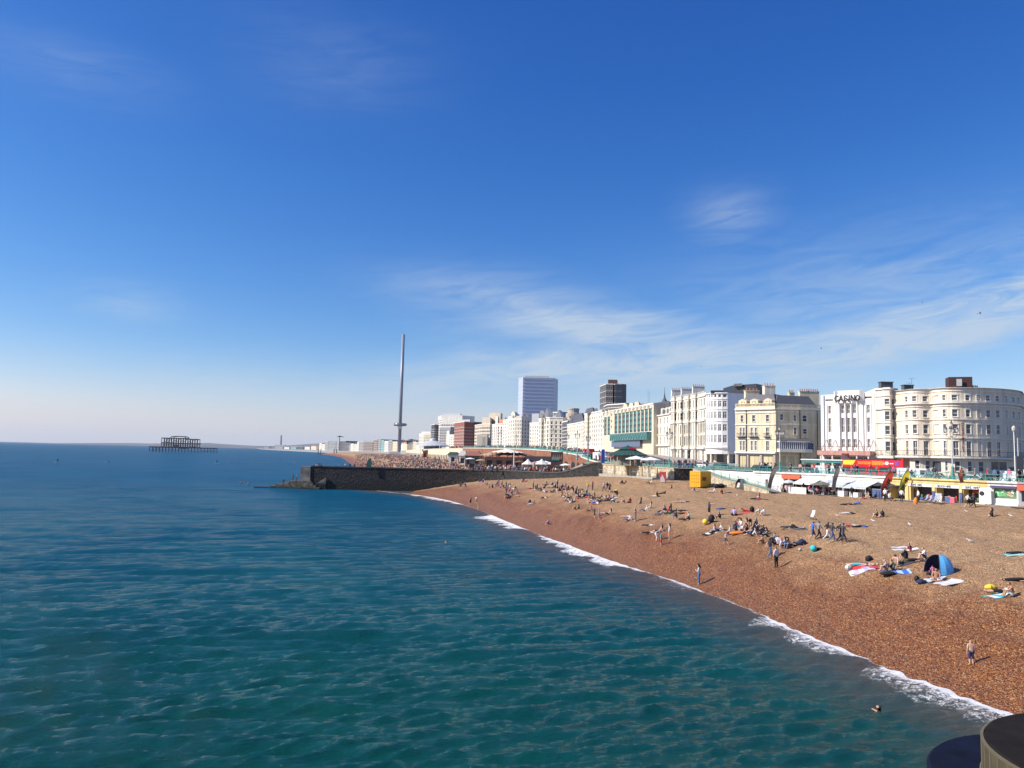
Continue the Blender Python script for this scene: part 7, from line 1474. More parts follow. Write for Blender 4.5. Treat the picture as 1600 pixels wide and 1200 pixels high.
# px, py(feet or seat), pose, heading, top, bottom, hair, where, opts
N_=[
(1518,1040,'stand',-8,'bare','navy','blond','alone near the water at the lower right, back turned',dict(sc_=.74,fg=True,lod=2)),
(1092.5,913,'phone',60,'white','jeans','dark','at the waterline',dict(shin='jeans',lod=2,fg=True,lh=True)),
(1213,887,'stand',20,'white','black','brown','in front of the large group, back to the sea wall',dict(shin='black',lod=2,fg=True,shoe='black')),
(1203,872,'walk',-60,'black','jeans','dark','beside the white-topped woman at the group',dict(shin='jeans',lod=2,sleeve='bare')),
(1134,851,'walk',-150,'white','navy','dark','playing at the left end of the large group',dict(sc_=.66)),
(1142,835,'cross',60,'white','navy','dark','at the left of the large group beside the orange sleeping bag',dict(sc_=1.05)),
(1046,844,'stand',75,'white','bare','dark','by the turquoise-shirted child',dict(lh=True,sleeve='long')),
(1033,853,'stand',-120,'turquoise','red','brown','with the group of three near the slope',dict(sc_=.78)),
(1026,846,'bend',-90,'grey','white','dark','leaning towards the turquoise-shirted child',dict()),
(993,815,'arms',90,'black','jeans','dark','beside the man sitting in white on the slope',dict(shin='jeans')),
(982,814,'lean',75,'white','jeans','dark','at the feet of the standing dark-shirted person',dict(shin='jeans')),
(980,808,'back',70,'white','bare','brown','behind the white-shirted sitter',dict()),
(1030,832,'lean',80,'bare','black','dark','above the turquoise-shirted child',dict(lh=True)),
(1015,834,'back',85,'white','black','dark','left of the dark-haired sunbather on the slope',dict(shin='black')),
(1108,806,'point',-60,'charcoal','black','dark','tall behind the black rucksack, taking a picture',dict(sleeve='bare')),
(1117,832,'cross',70,'white','navy','red','left end of the big group, pink scarf',dict(lh=True)),
(1123,830,'lean',80,'white','jeans','brown','right beside the red-haired one in the big group',dict(shin='jeans')),
(1113,816,'cross',30,'black','black','dark','hunched behind the black rucksack',dict()),
(1126,811,'hug',80,'black','black','dark','behind the big group, by the blue bag',dict(shin='black')),
(1147,806,'cross',-20,'lilac','black','brown','upright in the middle distance behind the big group',dict(sc_=1.1)),
(1149,822,'cross',0,'red','red','blond','toddler in front of the lilac-topped sitter',dict(sc_=.55)),
(1127,796,'back',-80,'blue','navy','dark','alone behind the big group, feet to the right',dict(shin='navy')),
(1163,799,'backknee',80,'red','red','brown','beside the lone black bag',dict(skin=1)),
(1187,804,'hug',70,'white','cream','brown','left of a pair behind the big group',dict()),
(1195,805,'hug',85,'white','white','dark','right of a pair behind the big group',dict()),
(1159,814,'backknee',60,'bare','brown','brown','knees up behind the standing grey-skirted person',dict(skin=1)),
(1172,828,'bend',150,'black','khaki','dark','stooping over in the middle of the big group',dict()),
(1161,832,'hug',100,'white','grey','dark','at the head of the orange sleeping bag',dict()),
(1181,826,'cross',60,'black','black','grey','pale-haired in the crowd centre',dict(sleeve='long')),
(1187,833,'cross',80,'black','black','dark','dark sitter in the thick of the big group',dict(sleeve='long')),
(1176,838,'lean',60,'white','navy','brown','front edge of the big group',dict()),
(1195,833,'hug',70,'charcoal','navy','blond','white-capped sitter above the bare-backed man',dict()),
(1193,850,'hug',75,'bare','brown','grey','tanned bare-chested man at the front of the group',dict(skin=1)),
(1208,846,'hug',-100,'grey','charcoal','brown','back turned, right of the bare-chested man',dict(sleeve='long')),
(1215,852,'cross',-30,'white','navy','dark','behind the white-topped standing woman',dict()),
(1220,858,'bend',30,'lilac','white','brown','crouching behind the white-topped woman',dict(sc_=.8)),
(1228,855,'cross',40,'white','black','dark','long-haired sitter at the right of the big group',dict(lh=True)),
(1237,854,'back',-95,'black','black','dark','stretched out right of the long-haired sitter',dict(shin='black')),
(1248,852,'lean',70,'lilac','navy','blond','by the blue rucksack at the right end of the big group',dict(sc_=.9)),
(1234,825,'back',75,'black','charcoal','dark','left of a dark-clad pair lying in open space',dict(shin='black',sleeve='long')),
(1245,826,'backknee',80,'grey','black','dark','right of a dark-clad pair lying in open space',dict(shin='black',sleeve='long')),
(1270,844,'walk',-85,'blue','navy','dark','bright blue backpack, first of the walking party',dict(sleeve='bare')),
(1279,844,'walk',-80,'grey','black','dark','second of the walking party',dict(shin='black')),
(1293,845,'walk',-95,'black','white','brown','third of the walking party, carrying a rucksack',dict(shin='white')),
(1300,847,'walk',-80,'charcoal','jeans','dark','fourth of the walking party',dict(shin='jeans')),
(1312,848,'walk',-75,'black','black','blond','fifth of the walking party, fair hair',dict(shin='black')),
(1317,849,'walk',-90,'charcoal','charcoal','dark','last and tallest of the walking party',dict(shin='charcoal',sc_=1.05)),
(1330,823,'back',80,'white','red','dark','left of the pair lying right of the walking party',dict()),
(1345,824,'back',90,'blue','black','brown','right of the pair lying right of the walking party',dict(shin='black')),
(1372,808,'hug',70,'khaki','black','dark','left of the pair facing the sea high on the beach',dict()),
(1381,808,'hug',85,'black','charcoal','dark','right of the pair facing the sea high on the beach',dict(sleeve='long')),
(1326,803,'back',85,'black','white','dark','alone on the shingle below the white boxes',dict(shin='white')),
(1324,789,'back',75,'black','black','dark','left of two resting below the dark-clad walker',dict(shin='black')),
(1337,788,'front',80,'blue','jeans','dark','right of two resting below the dark-clad walker',dict(shin='jeans')),
(1331,779,'walk',160,'black','black','dark','carrying a board before the white boxes',dict(shin='black',sleeve='long',sc_=1.05)),
(1551,807,'cross',75,'black','black','dark','alone high on the beach at the right',dict(lh=True,sleeve='long')),
(1512,793,'walk',-100,'white','black','dark','white T-shirt in front of the yellow shops',dict(shoe='white')),
(1521,793,'walk',-85,'charcoal','black','brown','dark long hair beside the white T-shirt',dict(shin='black',lh=True)),
(1409,784,'stand',-40,'white','black','dark','below the yellow feather flag',dict(shin='black')),
(1435,785,'stand',90,'white','black','brown','by the orange bin left of the deckchairs',dict(shin='black')),
(1430,782,'stand',-90,'black','black','dark','in dark clothes facing the deckchairs',dict(shin='black')),
(1383,783,'stand',-60,'white','black','grey','left of the poster easel below the red flag',dict(shin='black')),
(1390,784,'chair',-90,'white','navy','brown','low behind the poster easel',dict()),
(1365,779,'lean',80,'black','black','dark','right of the cluster below the red flag',dict(lh=True)),
(1358,778,'cross',60,'cream','brown','blond','middle of the cluster left of the red flag',dict()),
(1352,780,'lean',70,'bare','red','brown','bare-legged, left of the cluster below the awning',dict()),
(1344,884,'back',68,'bare','turquoise','dark','turquoise trunks, left of two on the red towel',dict(skin=0)),
(1356,884,'back',66,'bare','navy','dark','navy shorts, right of two on the red towel',dict(skin=0)),
(1387,893,'hug',60,'bare','charcoal','grey','grey-haired and bare-chested on the blue towel',dict(skin=0)),
(1397,893,'hug',50,'khaki','black','brown','beside the grey-haired sunbather',dict(skin=0)),
(1403,884,'lean',-60,'bare','green','dark','green trunks behind the blue towel pair',dict()),
(1417,875,'hug',30,'black','black','blond','in a black dress above the blue towel pair',dict()),
(1430,877,'back',85,'brown','black','dark','stretched out right of the black-dressed sitter',dict(shin='brown')),
(1412,858,'prone',88,'white','white','brown','left of the pair lying beyond the blue towel',dict(shin='white')),
(1424,862,'hug',60,'charcoal','red','dark','small dark figure at the end of the white towel',dict(sc_=.8)),
(1447,874,'hug',70,'white','black','brown','white top just left of the blue tent',dict()),
(1458,896,'cross',0,'pink','pink','dark','toddler in pink in the mouth of the blue tent',dict(sc_=.6)),
(1463,908,'cross',150,'bare','white','dark','tanned, white shorts, in front of the blue tent',dict(skin=1)),
(1567,927,'back',75,'white','black','dark','lying at the right edge on the turquoise towel',dict()),
(1583,934,'hug',70,'bare','white','dark','at the right edge, tanned in white trunks',dict(skin=1)),
(1592,908,'back',85,'black','black','dark','in black at the very right edge',dict(shin='black')),
(1592,866,'back',80,'charcoal','black','dark','on the pale turquoise towel at the right edge',dict(shin='black')),
(735,789,'stand',40,'bare','black','dark','first of three bathers at the far waterline',dict()),
(744,788,'stand',-30,'bare','khaki','brown','second of three bathers, farthest up the slope',dict()),
(747.5,798,'stand',80,'bare','cream','brown','third of three bathers, ankle deep',dict()),
(858,820,'hug',75,'lilac','charcoal','dark','alone low on the slope by the foam',dict()),
(832,789,'lean',75,'grey','white','dark','right of the pair nearest the big foam patch',dict(shin='white')),
(829,787,'hug',60,'black','charcoal','dark','left of the pair nearest the big foam patch',dict(shin='jeans')),
(900,797,'hug',75,'bare','black','brown','left of a pair on the open slope',dict()),
(905,795,'cross',90,'black','black','dark','black top of a pair on the open slope',dict()),
(921,799,'lean',70,'bare','brown','brown','just left of three standing children',dict(skin=1)),
(929,810,'stand',-80,'black','black','dark','first of the two standing children on the slope',dict(sc_=.85)),
(936,811,'stand',90,'grey','jeans','dark','second of the two standing children on the slope',dict(sc_=.85,shin='jeans')),
(939,816,'bend',80,'red','red','brown','small child in red crouching below the two standing ones',dict(sc_=.6)),
(951,805,'lean',80,'bare','black','dark','long-haired, right of the standing children',dict(lh=True)),
(945,803,'back',75,'grey','bare','brown','behind the long-haired sunbather',dict()),
(1008,799,'lean',80,'white','jeans','grey','white shirt reclining alone above the slope',dict(shin='jeans')),
(1002,787,'cross',80,'black','charcoal','dark','rightmost of the row of three sitters',dict(lh=True)),
(985,786,'cross',30,'red','black','dark','middle of the row of three sitters',dict()),
(976,786,'hug',80,'bare','brown','brown','leftmost of the row of three sitters',dict()),
(1018,794,'cross',70,'cream','white','brown','long-haired at the left of the dark cluster',dict(lh=True)),
(1039,797,'cross',50,'bare','red','blond','bare-backed at the back of the dark cluster',dict()),
(1042,802,'lean',70,'red','white','dark','red and white, centre of the dark cluster',dict()),
(1032,805,'lean',75,'grey','jeans','brown','grey top, front left of the dark cluster',dict(shin='jeans')),
(1050,803,'back',80,'charcoal','black','dark','lying at the centre of the dark cluster',dict(shin='black')),
(1058,810,'hug',80,'black','jeans','dark','black jacket, front of the dark cluster',dict(sleeve='long',shin='jeans')),
(1066,799,'back',-80,'black','black','dark','lying at the far right of the dark cluster',dict(shin='black')),
(1078,812,'hug',70,'white','black','dark','white top at the right end of the dark cluster',dict()),
(1073,813,'back',80,'black','black','dark','stretched out at the feet of the white-topped one',dict(shin='black')),
(1014,822,'back',75,'white','black','dark','lying left of the dark long-haired pair below the cluster',dict(shin='black')),
(1062,785,'back',80,'white','bare','brown','left of two lying alone in the open',dict()),
(1072,785,'back',-85,'lilac','navy','dark','right of two lying alone in the open',dict(shin='navy')),
(1050,763,'cross',80,'black','red','dark','alone left of the yellow container',dict(sc_=.95)),
(1025,776,'back',75,'black','white','dark','left of a pair in the open below the bastion',dict()),
(1028,775,'hug',80,'charcoal','black','brown','right of a pair in the open below the bastion',dict()),
(1016,756,'lean',75,'white','black','dark','white top below the dark return wall',dict(shin='black')),
(973,756,'hug',70,'black','black','dark','left of a dark pair below the bastion',dict(shin='black')),
(976,756,'lean',80,'black','black','dark','right of a dark pair below the bastion',dict(shin='black')),
(1086,769,'hug',75,'black','white','dark','below the yellow container',dict()),
(1114,770,'lean',80,'white','white','dark','left of a pair below the black loungers',dict()),
(1129,772,'hug',60,'charcoal','red','brown','right of a pair below the black loungers',dict()),
(1187,778,'cross',70,'brown','white','brown','upright on a dark blanket near the ramp foot',dict()),
(1182,780,'back',80,'red','black','dark','lying on the dark blanket near the ramp foot',dict(shin='black')),
(878,780,'stand',80,'black','black','grey','grey-haired near the left end of the beach crowd',dict()),
(944,768,'walk',20,'white','black','dark','left of the three walking up to the bastion',dict(shin='black')),
(949,768,'walk',10,'black','brown','dark','tallest of the three walking up to the bastion',dict()),
(952.5,770,'walk',-20,'charcoal','black','dark','right of the three walking up to the bastion',dict()),
(918,767,'stand',0,'yellow','white','brown','bright yellow top',dict(sc_=.9)),
(926,766,'arms',60,'red','charcoal','dark','dark red top right of the yellow one',dict(shin='charcoal')),
(962,776,'bend',-40,'yellow','black','dark','stooping in dark clothes above the sitters',dict()),
(964,778,'bend',60,'black','black','brown','bending over beside the yellow-sleeved one',dict()),
]
usedlab={}
def clothes(t,b):
    if t=='bare' and b=='bare': return 'bare-skinned person'
    if t=='bare': return f'bare-chested person in {b} shorts'
    if b=='bare': return f'person in a {t} top'
    return f'person in {t} top and {b} bottoms' if t!=b else f'person all in {t}'
for px,py,pn,rz,tp,bt,hr,wh,op in N_:
    x,y,z=ground_at(px,py); 
    if pn in('hug','lean','cross','back','backknee','front','prone'): z+=.0
    s=op.get('sc_',1); lab=f"{clothes(tp,bt)} {PW[pn]}, {wh}"
    if len(lab.split())>16: lab=f"person in {tp if tp!='bare' else bt}, {wh}"
    if len(lab.split())>16: lab=' '.join(lab.split()[:16])
    o={k:v for k,v in op.items()}; person(x,y,z-.02,pn,rz,tp,bt,hr,lab,**o,group=None)
# crowd knots higher up the beach by the groyne wall
rgp=random.Random(21); CN=['black','black','charcoal','white','grey','navy','jeans','red','charcoal','black','cream','bare','bare','black','khaki','black','white','charcoal','navy','pink']
KN=[(722,758,2),(725,757,1),(751,753,1),(754,755,1),(770,763,1),(780,760,2),(784,762,1),(779,760,1),(797,762,2),(803,765,2),(790,776,1),(796,778,2),(800,775,1),(818,752,1),(822,752,1),(808,772,1),(828,764,1),(838,763,2),(843,766,1),(845,768,2),(849,779,1),(852,757,1),(857,762,2),(862,762,1),(866,760,2),(868,764,1),(875,766,1),(880,762,1),(884,764,2),(888,765,1),(891,773,2),(894,774,1),(899,770,1),(901,771,2),(904,776,1),(907,776,1),(910,774,2),(914,778,1),(917,775,1),(921,775,2),(924,783,1),(928,786,1),(931,785,2),(935,788,1),(938,779,1),(943,782,2),(948,778,1),(953,782,1),(958,781,2),(962,785,1),(1067,803,1),(1048,799,1),(889,778,1),(871,772,1),(863,770,1),(908,768,1),(898,784,1),(886,782,1),(1140,770,1),(1035,772,1),(1178,832,1),(1168,823,1)]
N2=[(1150,829),(1155,827),(1158,824),(1165,828),(1168,834),(1174,831),(1179,835),(1184,829),(1190,838),(1186,842),(1200,840),(1203,846),(1207,851),(1212,847),(1198,836),(1172,822),(1183,822),(1225,850),(1232,856),(1222,861)]
sits=['lean','hug','cross','back','lean','hug','cross','front','prone','backknee']
KN=[(a+rgp.uniform(-1,1),b+rgp.uniform(-.6,.6),c) for a,b,c in KN]+[(a+rgp.choice([-1,1])*rgp.uniform(4,7),b+rgp.uniform(-1.5,2),1) for a,b,c in KN if c==2 or rgp.random()<.35]
KN+=[(a+rgp.uniform(-9,9),b+rgp.uniform(-3,4),1) for a,b,c in KN[::3]]
for px,py,k in KN:
    x,y,z=ground_at(px,py); pn=rgp.choice(sits) if rgp.random()<.86 else rgp.choice(['stand','arms','bend','walk']); t=rgp.choice(CN); b=rgp.choice([c for c in CN if c!='bare'])
    person(x,y,z-.02,pn,70+rgp.uniform(-45,45),t,b,rgp.choice(['dark','brown','dark','blond']),f'small {clothes(t,b)} {PW[pn]} below the groyne',.97+rgp.uniform(-.05,.06),rgp.choice([0,0,1]),shin=(b if rgp.random()<.5 else None),group='sunbathers clustered below the flint groyne and bastion',lh=rgp.random()<.4)
for i,(px,py) in enumerate(N2[::2]):
    x,y,z=ground_at(px,py); t=rgp.choice(['black','black','charcoal','navy','white','grey','black']); b=rgp.choice(['black','navy','jeans','charcoal']); pn=rgp.choice(['hug','cross','lean','hug'])
    person(x,y,z-.02,pn,80+rgp.uniform(-60,60),t,b,rgp.choice(['dark','brown']),f'{clothes(t,b)} {PW[pn]} inside the big group',1,0,shin=b,sleeve='long' if rgp.random()<.4 else None,group='people packed in the big group mid beach',lh=rgp.random()<.4)
# swimmers
def swim(px,py,label,depth=1.42,sc_=1,rz=160,hair='dark',group=None,pn='swim',top='bare'):
    x,y=W(px,py,0); person(x,y,-depth*sc_,pn,rz,top,'black',hair,label,sc_,1,lod=2 if y<60 else 1,group=group,sleeve='bare' if top=='bare' else None)
swim(1374,1108,'dark-haired swimmer in black in the shallows at the lower right',1.5,1.0,60,top='black'); swim(697,848,'lone swimmer head above water off the foam patch',1.42,1.0,120)
for i,(px,py) in enumerate(((352,722.5),(360,722),(371,721.5),(374,721),(382,721.5),(395,722.5),(418,723),(439,718),(443,721),(456.5,721.5),(459.5,723.5),(464,721),(376,754.5),(387.5,756.5),(3,706),(59.5,715),(65,715),(530,727),(541,723),(546,719.5),(552,720),(536,721),(560,718))):
    swim(px,py,'distant swimmer dot in the sea between the pier ruin and the groyne',1.1,1.25,rgp.uniform(0,360),group='distant swimmers left of the groyne')
def board(px,py,label,rz,L=3.2,col=CLO['white'],up=False):
    x,y=W(px,py,0); e=empty('paddleboard',(x,y,.08),rz,label,'paddleboard'); mb=MB(); n=14; o_=[]
    for i in range(n): t=2*math.pi*i/n; o_.append((L/2*math.cos(t),.42*math.sin(t)*(1-.15*math.cos(t))))
    mb.prism(o_,-.02,.12); mb.build('deck',[col],e); f=MB(); f.box(-L*.45,-L*.38,-.02,.02,-.2,-.02); f.build('fin',[BLACK],e); return x,y
for px,py,lab,pl in ((90,722.5,'paddleboard under the standing rider left in the open sea','person standing on the left paddleboard in the open sea'),(170,722.5,'long pale paddleboard in the open sea, right one','person sitting on the right paddleboard in the open sea'),(339,724,'paddleboard amid the distant swimmers','person standing on the paddleboard amid the swimmers')):
    x,y=board(px,py,lab,R(20),5.2 if px==170 else 3.2); person(x,y,.2,'stand' if px!=170 else 'cross',30,'black','black','dark',pl,1.15,1,shin='black',sleeve='long')
x,y=W(577,729,6.4); 
x,y=XY(577,212.5); e=empty('surfboard',(x,y,6.1),0,'dark green board standing upright on the groyne wall','surfboard'); mb=MB(); n=14; pr=[]
zt=D(577,716,212.5)[1]; hh=(zt-6.1)
for i in range(n+1): t=i/n; w_=.72*math.sin(math.pi*(t*.78+.18))**.7; pr.append((w_,6.1+hh*t))
vs=[(x-w_+.5*(i/n)*.6,y,z) for i,(w_,z) in enumerate(pr)]+[(x+w_+.5*(i/n)*.6,y,z) for i,(w_,z) in enumerate(pr)]; k=len(vs); vs+=[(a,b+.12,c) for a,b,c in vs]; m_=n+1
mb.add(vs,[(i,m_+i,m_+i+1,i+1) for i in range(n)]+[(k+i,k+i+1,k+m_+i+1,k+m_+i) for i in range(n)]+[(i,i+1,k+i+1,k+i) for i in range(n)]+[(m_+i,k+m_+i,k+m_+i+1,m_+i+1) for i in range(n)]); P_(mb,'deck',[mat('board_green',(.04,.12,.10),.4)],e); mb=MB(); mb.box(x-.02,x+.02,y-.12,y-.005,6.3,6.6); P_(mb,'fin',[BLACK],e)
# people on the groyne
def onwall(px,pn,rz,t,b,lab,z=6.32,Y=213.6,**k): x=XY(px,Y)[0]; person(x,Y,z,pn,rz,t,b,'dark',lab,1.0,1,**k)
onwall(499.5,'hug',160,'black','navy','person in black sitting left of the pair on the groyne top'); onwall(503.5,'cross',120,'black','black','person in black sitting right of the pair on the groyne top',shin='black')
onwall(541,'hug',20,'white','black','person in white sitting on the groyne wall left of the green board'); onwall(548,'cross',0,'black','jeans','dark figure on the groyne wall near the white-shirted one'); onwall(555,'hug',10,'charcoal','charcoal','dark grey figure nearest the green board on the groyne'); onwall(493.5,'back',90,'white','black','small figure lying near the sea end of the groyne top')
for px,py,z,pn,t,b,lab in ((460,747,2.1,'stand','black','black','man in black fishing on the groyne steps'),(446.5,748.5,1.6,'hug','black','black','person in black sitting on the lower groyne steps'),(466,746,2.1,'stand','grey','charcoal','grey figure partly behind the groyne sea end')):
    x=XY(px,214)[0]; person(x,214.0,z,pn,90,t,b,'dark',lab,1.05,1,shin=b)
# ---------------- crowds: individuals first, then the mass ----------------
def low(pn): return body(pn,0,False)
cnt=len([o for o in bpy.data.objects if o.name.startswith('person')])
MASS=[]; NP_=[cnt]
def rp(x,y,z,sit=None,lab='',grp='',rz=None,s=1):
    pn=rgp.choice(['stand','walk','arms','stand']) if not sit else rgp.choice(sit)
    if NP_[0]>=299: MASS.append((x,y,z,pn,rgp.uniform(0,6.28),rgp.choice([2,2,3,4,5,6,7,8,10,11,0,1]),rgp.choice([2,2,4,7,10,3,6]))); return
    NP_[0]+=1; t=rgp.choice(CN); b=rgp.choice(['black','navy','jeans','charcoal','white','khaki','black','grey'])
    if lab.startswith('#'): lab=f'{clothes(t,b)} {PW[pn]} {lab[1:]}'
    lab=' '.join(lab.split()[:16]); person(x,y,z,pn,rz if rz is not None else rgp.uniform(0,360),t,b,rgp.choice(['dark','brown','dark','blond','grey']),lab,s*rgp.uniform(.93,1.05),rgp.choice([0,0,1]),shin=b if rgp.random()<.7 else None,lod=0,group=grp)
# on the promenade behind the long railing
frail=Fac(off_path(EDGE[4:10],-1.6))
for i in range(62):
    px=rgp.choice([rgp.uniform(1112,1190),rgp.uniform(1225,1310),rgp.uniform(1320,1600),rgp.uniform(1400,1600)]); u=frail.px(px); q=frail.at(u,rgp.uniform(0,5)); rp(q[0],q[1],8.72,['chair','stand','walk','stand'] if px>1400 else None,'#behind the long railing','people on the promenade behind the long railing')
for i in range(34):
    px=rgp.uniform(992,1110); Y=rgp.uniform(147,160); x=XY(px,Y)[0]
    if x>EDGE[1][0]+1 or Y>150: rp(x,Y,8.85,None,'#right of the green kiosk','crowd on the promenade right of the green kiosk')
for i in range(46):
    px=rgp.choice([rgp.uniform(1228,1250),rgp.uniform(1255,1300),rgp.uniform(1300,1378)]); u=fe.px(px); q=fe.at(u,-rgp.uniform(.6,2.7)); rp(q[0],q[1],5.7,['chair','chair','stand','chair'],'#outside the beach bars','customers outside the beach bars')
n0=len([o for o in bpy.data.objects if o.name.startswith('person')])
def crowd_mass(name,label,pts):
    src={}
    V=[];Fc=[];Mi=[]; MS=[SKIN[0],SKIN[1],CLO['black'],CLO['white'],CLO['navy'],CLO['red'],CLO['grey'],CLO['jeans'],CLO['pink'],HAIR['dark'],CLO['charcoal'],CLO['cream']]
    nv=0
    for x,y,z,pn,rz,t,b in pts:
        if pn not in src:
            m=low(pn); co=np.empty(len(m.vertices)*3); m.vertices.foreach_get('co',co); src[pn]=(co.reshape(-1,3),[tuple(p.vertices) for p in m.polygons],[p.material_index for p in m.polygons])
        co,fs,mi=src[pn]; c,s=math.cos(rz),math.sin(rz); X=co[:,0]*c-co[:,1]*s+x; Y=co[:,0]*s+co[:,1]*c+y; Z=co[:,2]*1.0+z
        V.append(np.stack([X,Y,Z],1)); Fc+=[tuple(i+nv for i in f) for f in fs]; sk=0 if (int(x*7)%3) else 1; tm={0:sk,1:t,2:t,3:sk,4:b,5:b if int(y)%2 else sk,6:2,7:9}; Mi+=[tm[i] for i in mi]; nv+=len(co)
    V=np.concatenate(V); me=bpy.data.meshes.new(name); me.from_pydata(V.tolist(),[],Fc); [me.materials.append(q) for q in MS]; me.polygons.foreach_set('material_index',Mi); o=bpy.data.objects.new(name,me); COL.objects.link(o); tag(o,label,'crowd',kind='stuff')
pts=[]; MSI=[2,2,2,10,3,4,5,6,7,8,10,11,0,1]
far_people=[]
for i in range(3600):
    px=rgp.uniform(556,760) if rgp.random()<.85 else rgp.uniform(760,880); Y=216+ (rgp.random()**1.25)*760; x=XY(px,Y)[0]; xa=float(np.interp(Y,fy_,fx_)); xb=float(np.interp(Y,ey_,ex_))
    if not(xa+2<x<xb-3): continue
    if px>690 and rgp.random()<.35: continue
    far_people.append((x,Y,far_z(x,Y)-.02,rgp.choice(['hug','lean','cross','stand','lean','hug','walk','bend','back'] if px<760 else ['stand','walk','stand']),rgp.uniform(0,6.28),rgp.choice(MSI),rgp.choice([2,2,4,7,10,3,6])))
far_people.sort(key=lambda q:q[1]); room=max(0,299-NP_[0])
for q in far_people[:room]: rp(q[0],q[1],q[2],[q[3]],'tiny figure on the crowded shingle just beyond the groyne wall','people on the shingle just beyond the groyne wall')
crowd_mass('crowd','dense holiday crowd on the far beach between groyne and tower',far_people[room:])
pts=[]
for i in range(420):
    Y=rgp.uniform(165,520); xe=float(np.interp(Y,ey_,ex_)) ; x=xe+rgp.uniform(.8,9)
    if Y<179: x=21.5+ (179-Y)*.29+rgp.uniform(1,10)
    z=float(np.interp(Y,ey_,[a for a in EDGWZ])) if Y>=179 else 8.95
    pts.append((x,Y,z-.02,rgp.choice(['stand','walk','walk','arms']),rgp.uniform(0,6.28),rgp.choice(MSI),rgp.choice([2,2,4,7,10,3,6])))
for i in range(260):
    px=rgp.uniform(740,915); Y=rgp.uniform(205,255); x=XY(px,Y)[0]; xb=float(np.interp(Y,ey_,ex_))
    if x<xb-1: pts.append((x,Y,5.75,rgp.choice(['stand','walk','chair','chair']),rgp.uniform(0,6.28),rgp.choice(MSI),rgp.choice([2,2,4,7])))
pts+=MASS
crowd_mass('promenade_crowd','throng of people filling the climbing western promenade and its bars',pts)
# ---------------- things lying on the beach ----------------
def gz(px,py): return ground_at(px,py)
def towel(px,py,label,m,L=1.8,Wd=.9,rz=0,m2=None):
    L*=.85; Wd*=.85
    x,y,z=gz(px,py); nx,ny=12,7; a=R(rz); vs=[];h_=[]
    for j in range(ny):
        for i in range(nx):
            u=(i/(nx-1)-.5)*L; v=(j/(ny-1)-.5)*Wd; X=x+u*math.cos(a)-v*math.sin(a); Y=y+u*math.sin(a)+v*math.cos(a); vs.append((X,Y,bh(X,Y)+.045+.02*math.sin(u*5+v*7+px)))
    n=nx*ny; vs+=[(a_,b_,c_-.03) for a_,b_,c_ in vs]; fs=[];mi=[]
    for j in range(ny-1):
        for i in range(nx-1): q=j*nx+i; fs.append((q,q+1,q+nx+1,q+nx)); mi.append(1 if (m2 and (i//2)%2) else 0); fs.append((n+q,n+q+nx,n+q+nx+1,n+q+1)); mi.append(0)
    for i in range(nx-1): fs+=[(i,n+i,n+i+1,i+1),(n-nx+i,n-nx+i+1,2*n-nx+i+1,2*n-nx+i)]; mi+=[0,0]
    mb=MB(); mb.v=vs; mb.f=fs; mb.m=mi; o=mb.build('towel',[m,m2 or m],smooth=True); tag(o,label,'towel')
towel(1352,886,'red towel under the turquoise-trunked sunbather',CLO['red'],2.0,1.1,-22); towel(1347,891,'white and lilac striped towel in front of the red towel pair',CLO['white'],2.0,1.0,-12,CLO['lilac'])
towel(1400,895,'blue towel under the grey-haired sunbather',CLO['blue'],2.2,1.2,-15,mat('towel_paleblue',(.35,.5,.7),.85)); towel(1482,912,'white patterned towel in front of the blue tent',CLO['white'],1.7,1.3,10,mat('towel_grey',(.5,.5,.55),.85))
towel(1458,907,'pale blue striped towel under the tanned sitter at the tent',mat('towel_paleblue',(0,0,0)),1.8,.9,20,CLO['white']); towel(1560,932,'turquoise towel with white stripes near the right edge',CLO['turquoise'],1.9,.9,20,CLO['white']); towel(1590,867,'pale turquoise towel at the right edge higher up',mat('towel_paleturq',(.3,.6,.58),.85),2.2,.9,0)
towel(1414,860,'white towel beyond the blue towel pair',CLO['white'],2.4,.9,-8); towel(1424,878,'dark blanket under the black-dressed sitter',CLO['charcoal'],2.6,1.0,-4); towel(1113,833,'black and white striped blanket at the left of the big group',CLO['black'],2.4,.9,12,CLO['white'])
towel(1240,827,'dark striped blanket under the dark-clad pair',CLO['charcoal'],2.8,1.0,3,CLO['grey']); towel(1163,802,'dark red towel behind the big group',CLO['red'],2.2,.7,0); towel(1187,781,'dark blanket near the ramp foot',CLO['charcoal'],2.6,1.1,5)
def lump(name,label,cat,px,py,sx,sy,sz,m,rz=0,strap=True,dz=0):
    x,y,z=gz(px,py); e=empty(name,(x,y,z),0,label,cat); rg=random.Random(int(px*3+py)); prof=[]; mb=MB(); n=12; K=6; vs=[]; a0=R(rz)
    for j in range(K+1):
        t=j/K; rr=math.sin(math.pi*min(.97,t*.86+.12))**.6; zz_=sz*t
        for i in range(n): a=2*math.pi*i/n; k=1+rg.uniform(-.08,.08); X=sx/2*rr*math.cos(a)*k; Y=sy/2*rr*math.sin(a)*k; vs.append((x+X*math.cos(a0)-Y*math.sin(a0),y+X*math.sin(a0)+Y*math.cos(a0),z-.04+zz_))
    mb.add(vs,[(j*n+i,j*n+(i+1)%n,(j+1)*n+(i+1)%n,(j+1)*n+i) for j in range(K) for i in range(n)]+[tuple(K*n+i for i in range(n))]); P_(mb,'bag_body',[m],e,True)
    if strap: mb=MB(); pts=[(x-.1,y-sy/2*.8,z+sz*.75),(x-.12,y-sy*.62,z+sz*.5),(x-.1,y-sy/2*.9,z+sz*.15)]; [mb.tube(a,b,.02,n=5) for a,b in zip(pts,pts[1:])]; P_(mb,'strap',[BLACK],e)
    return e
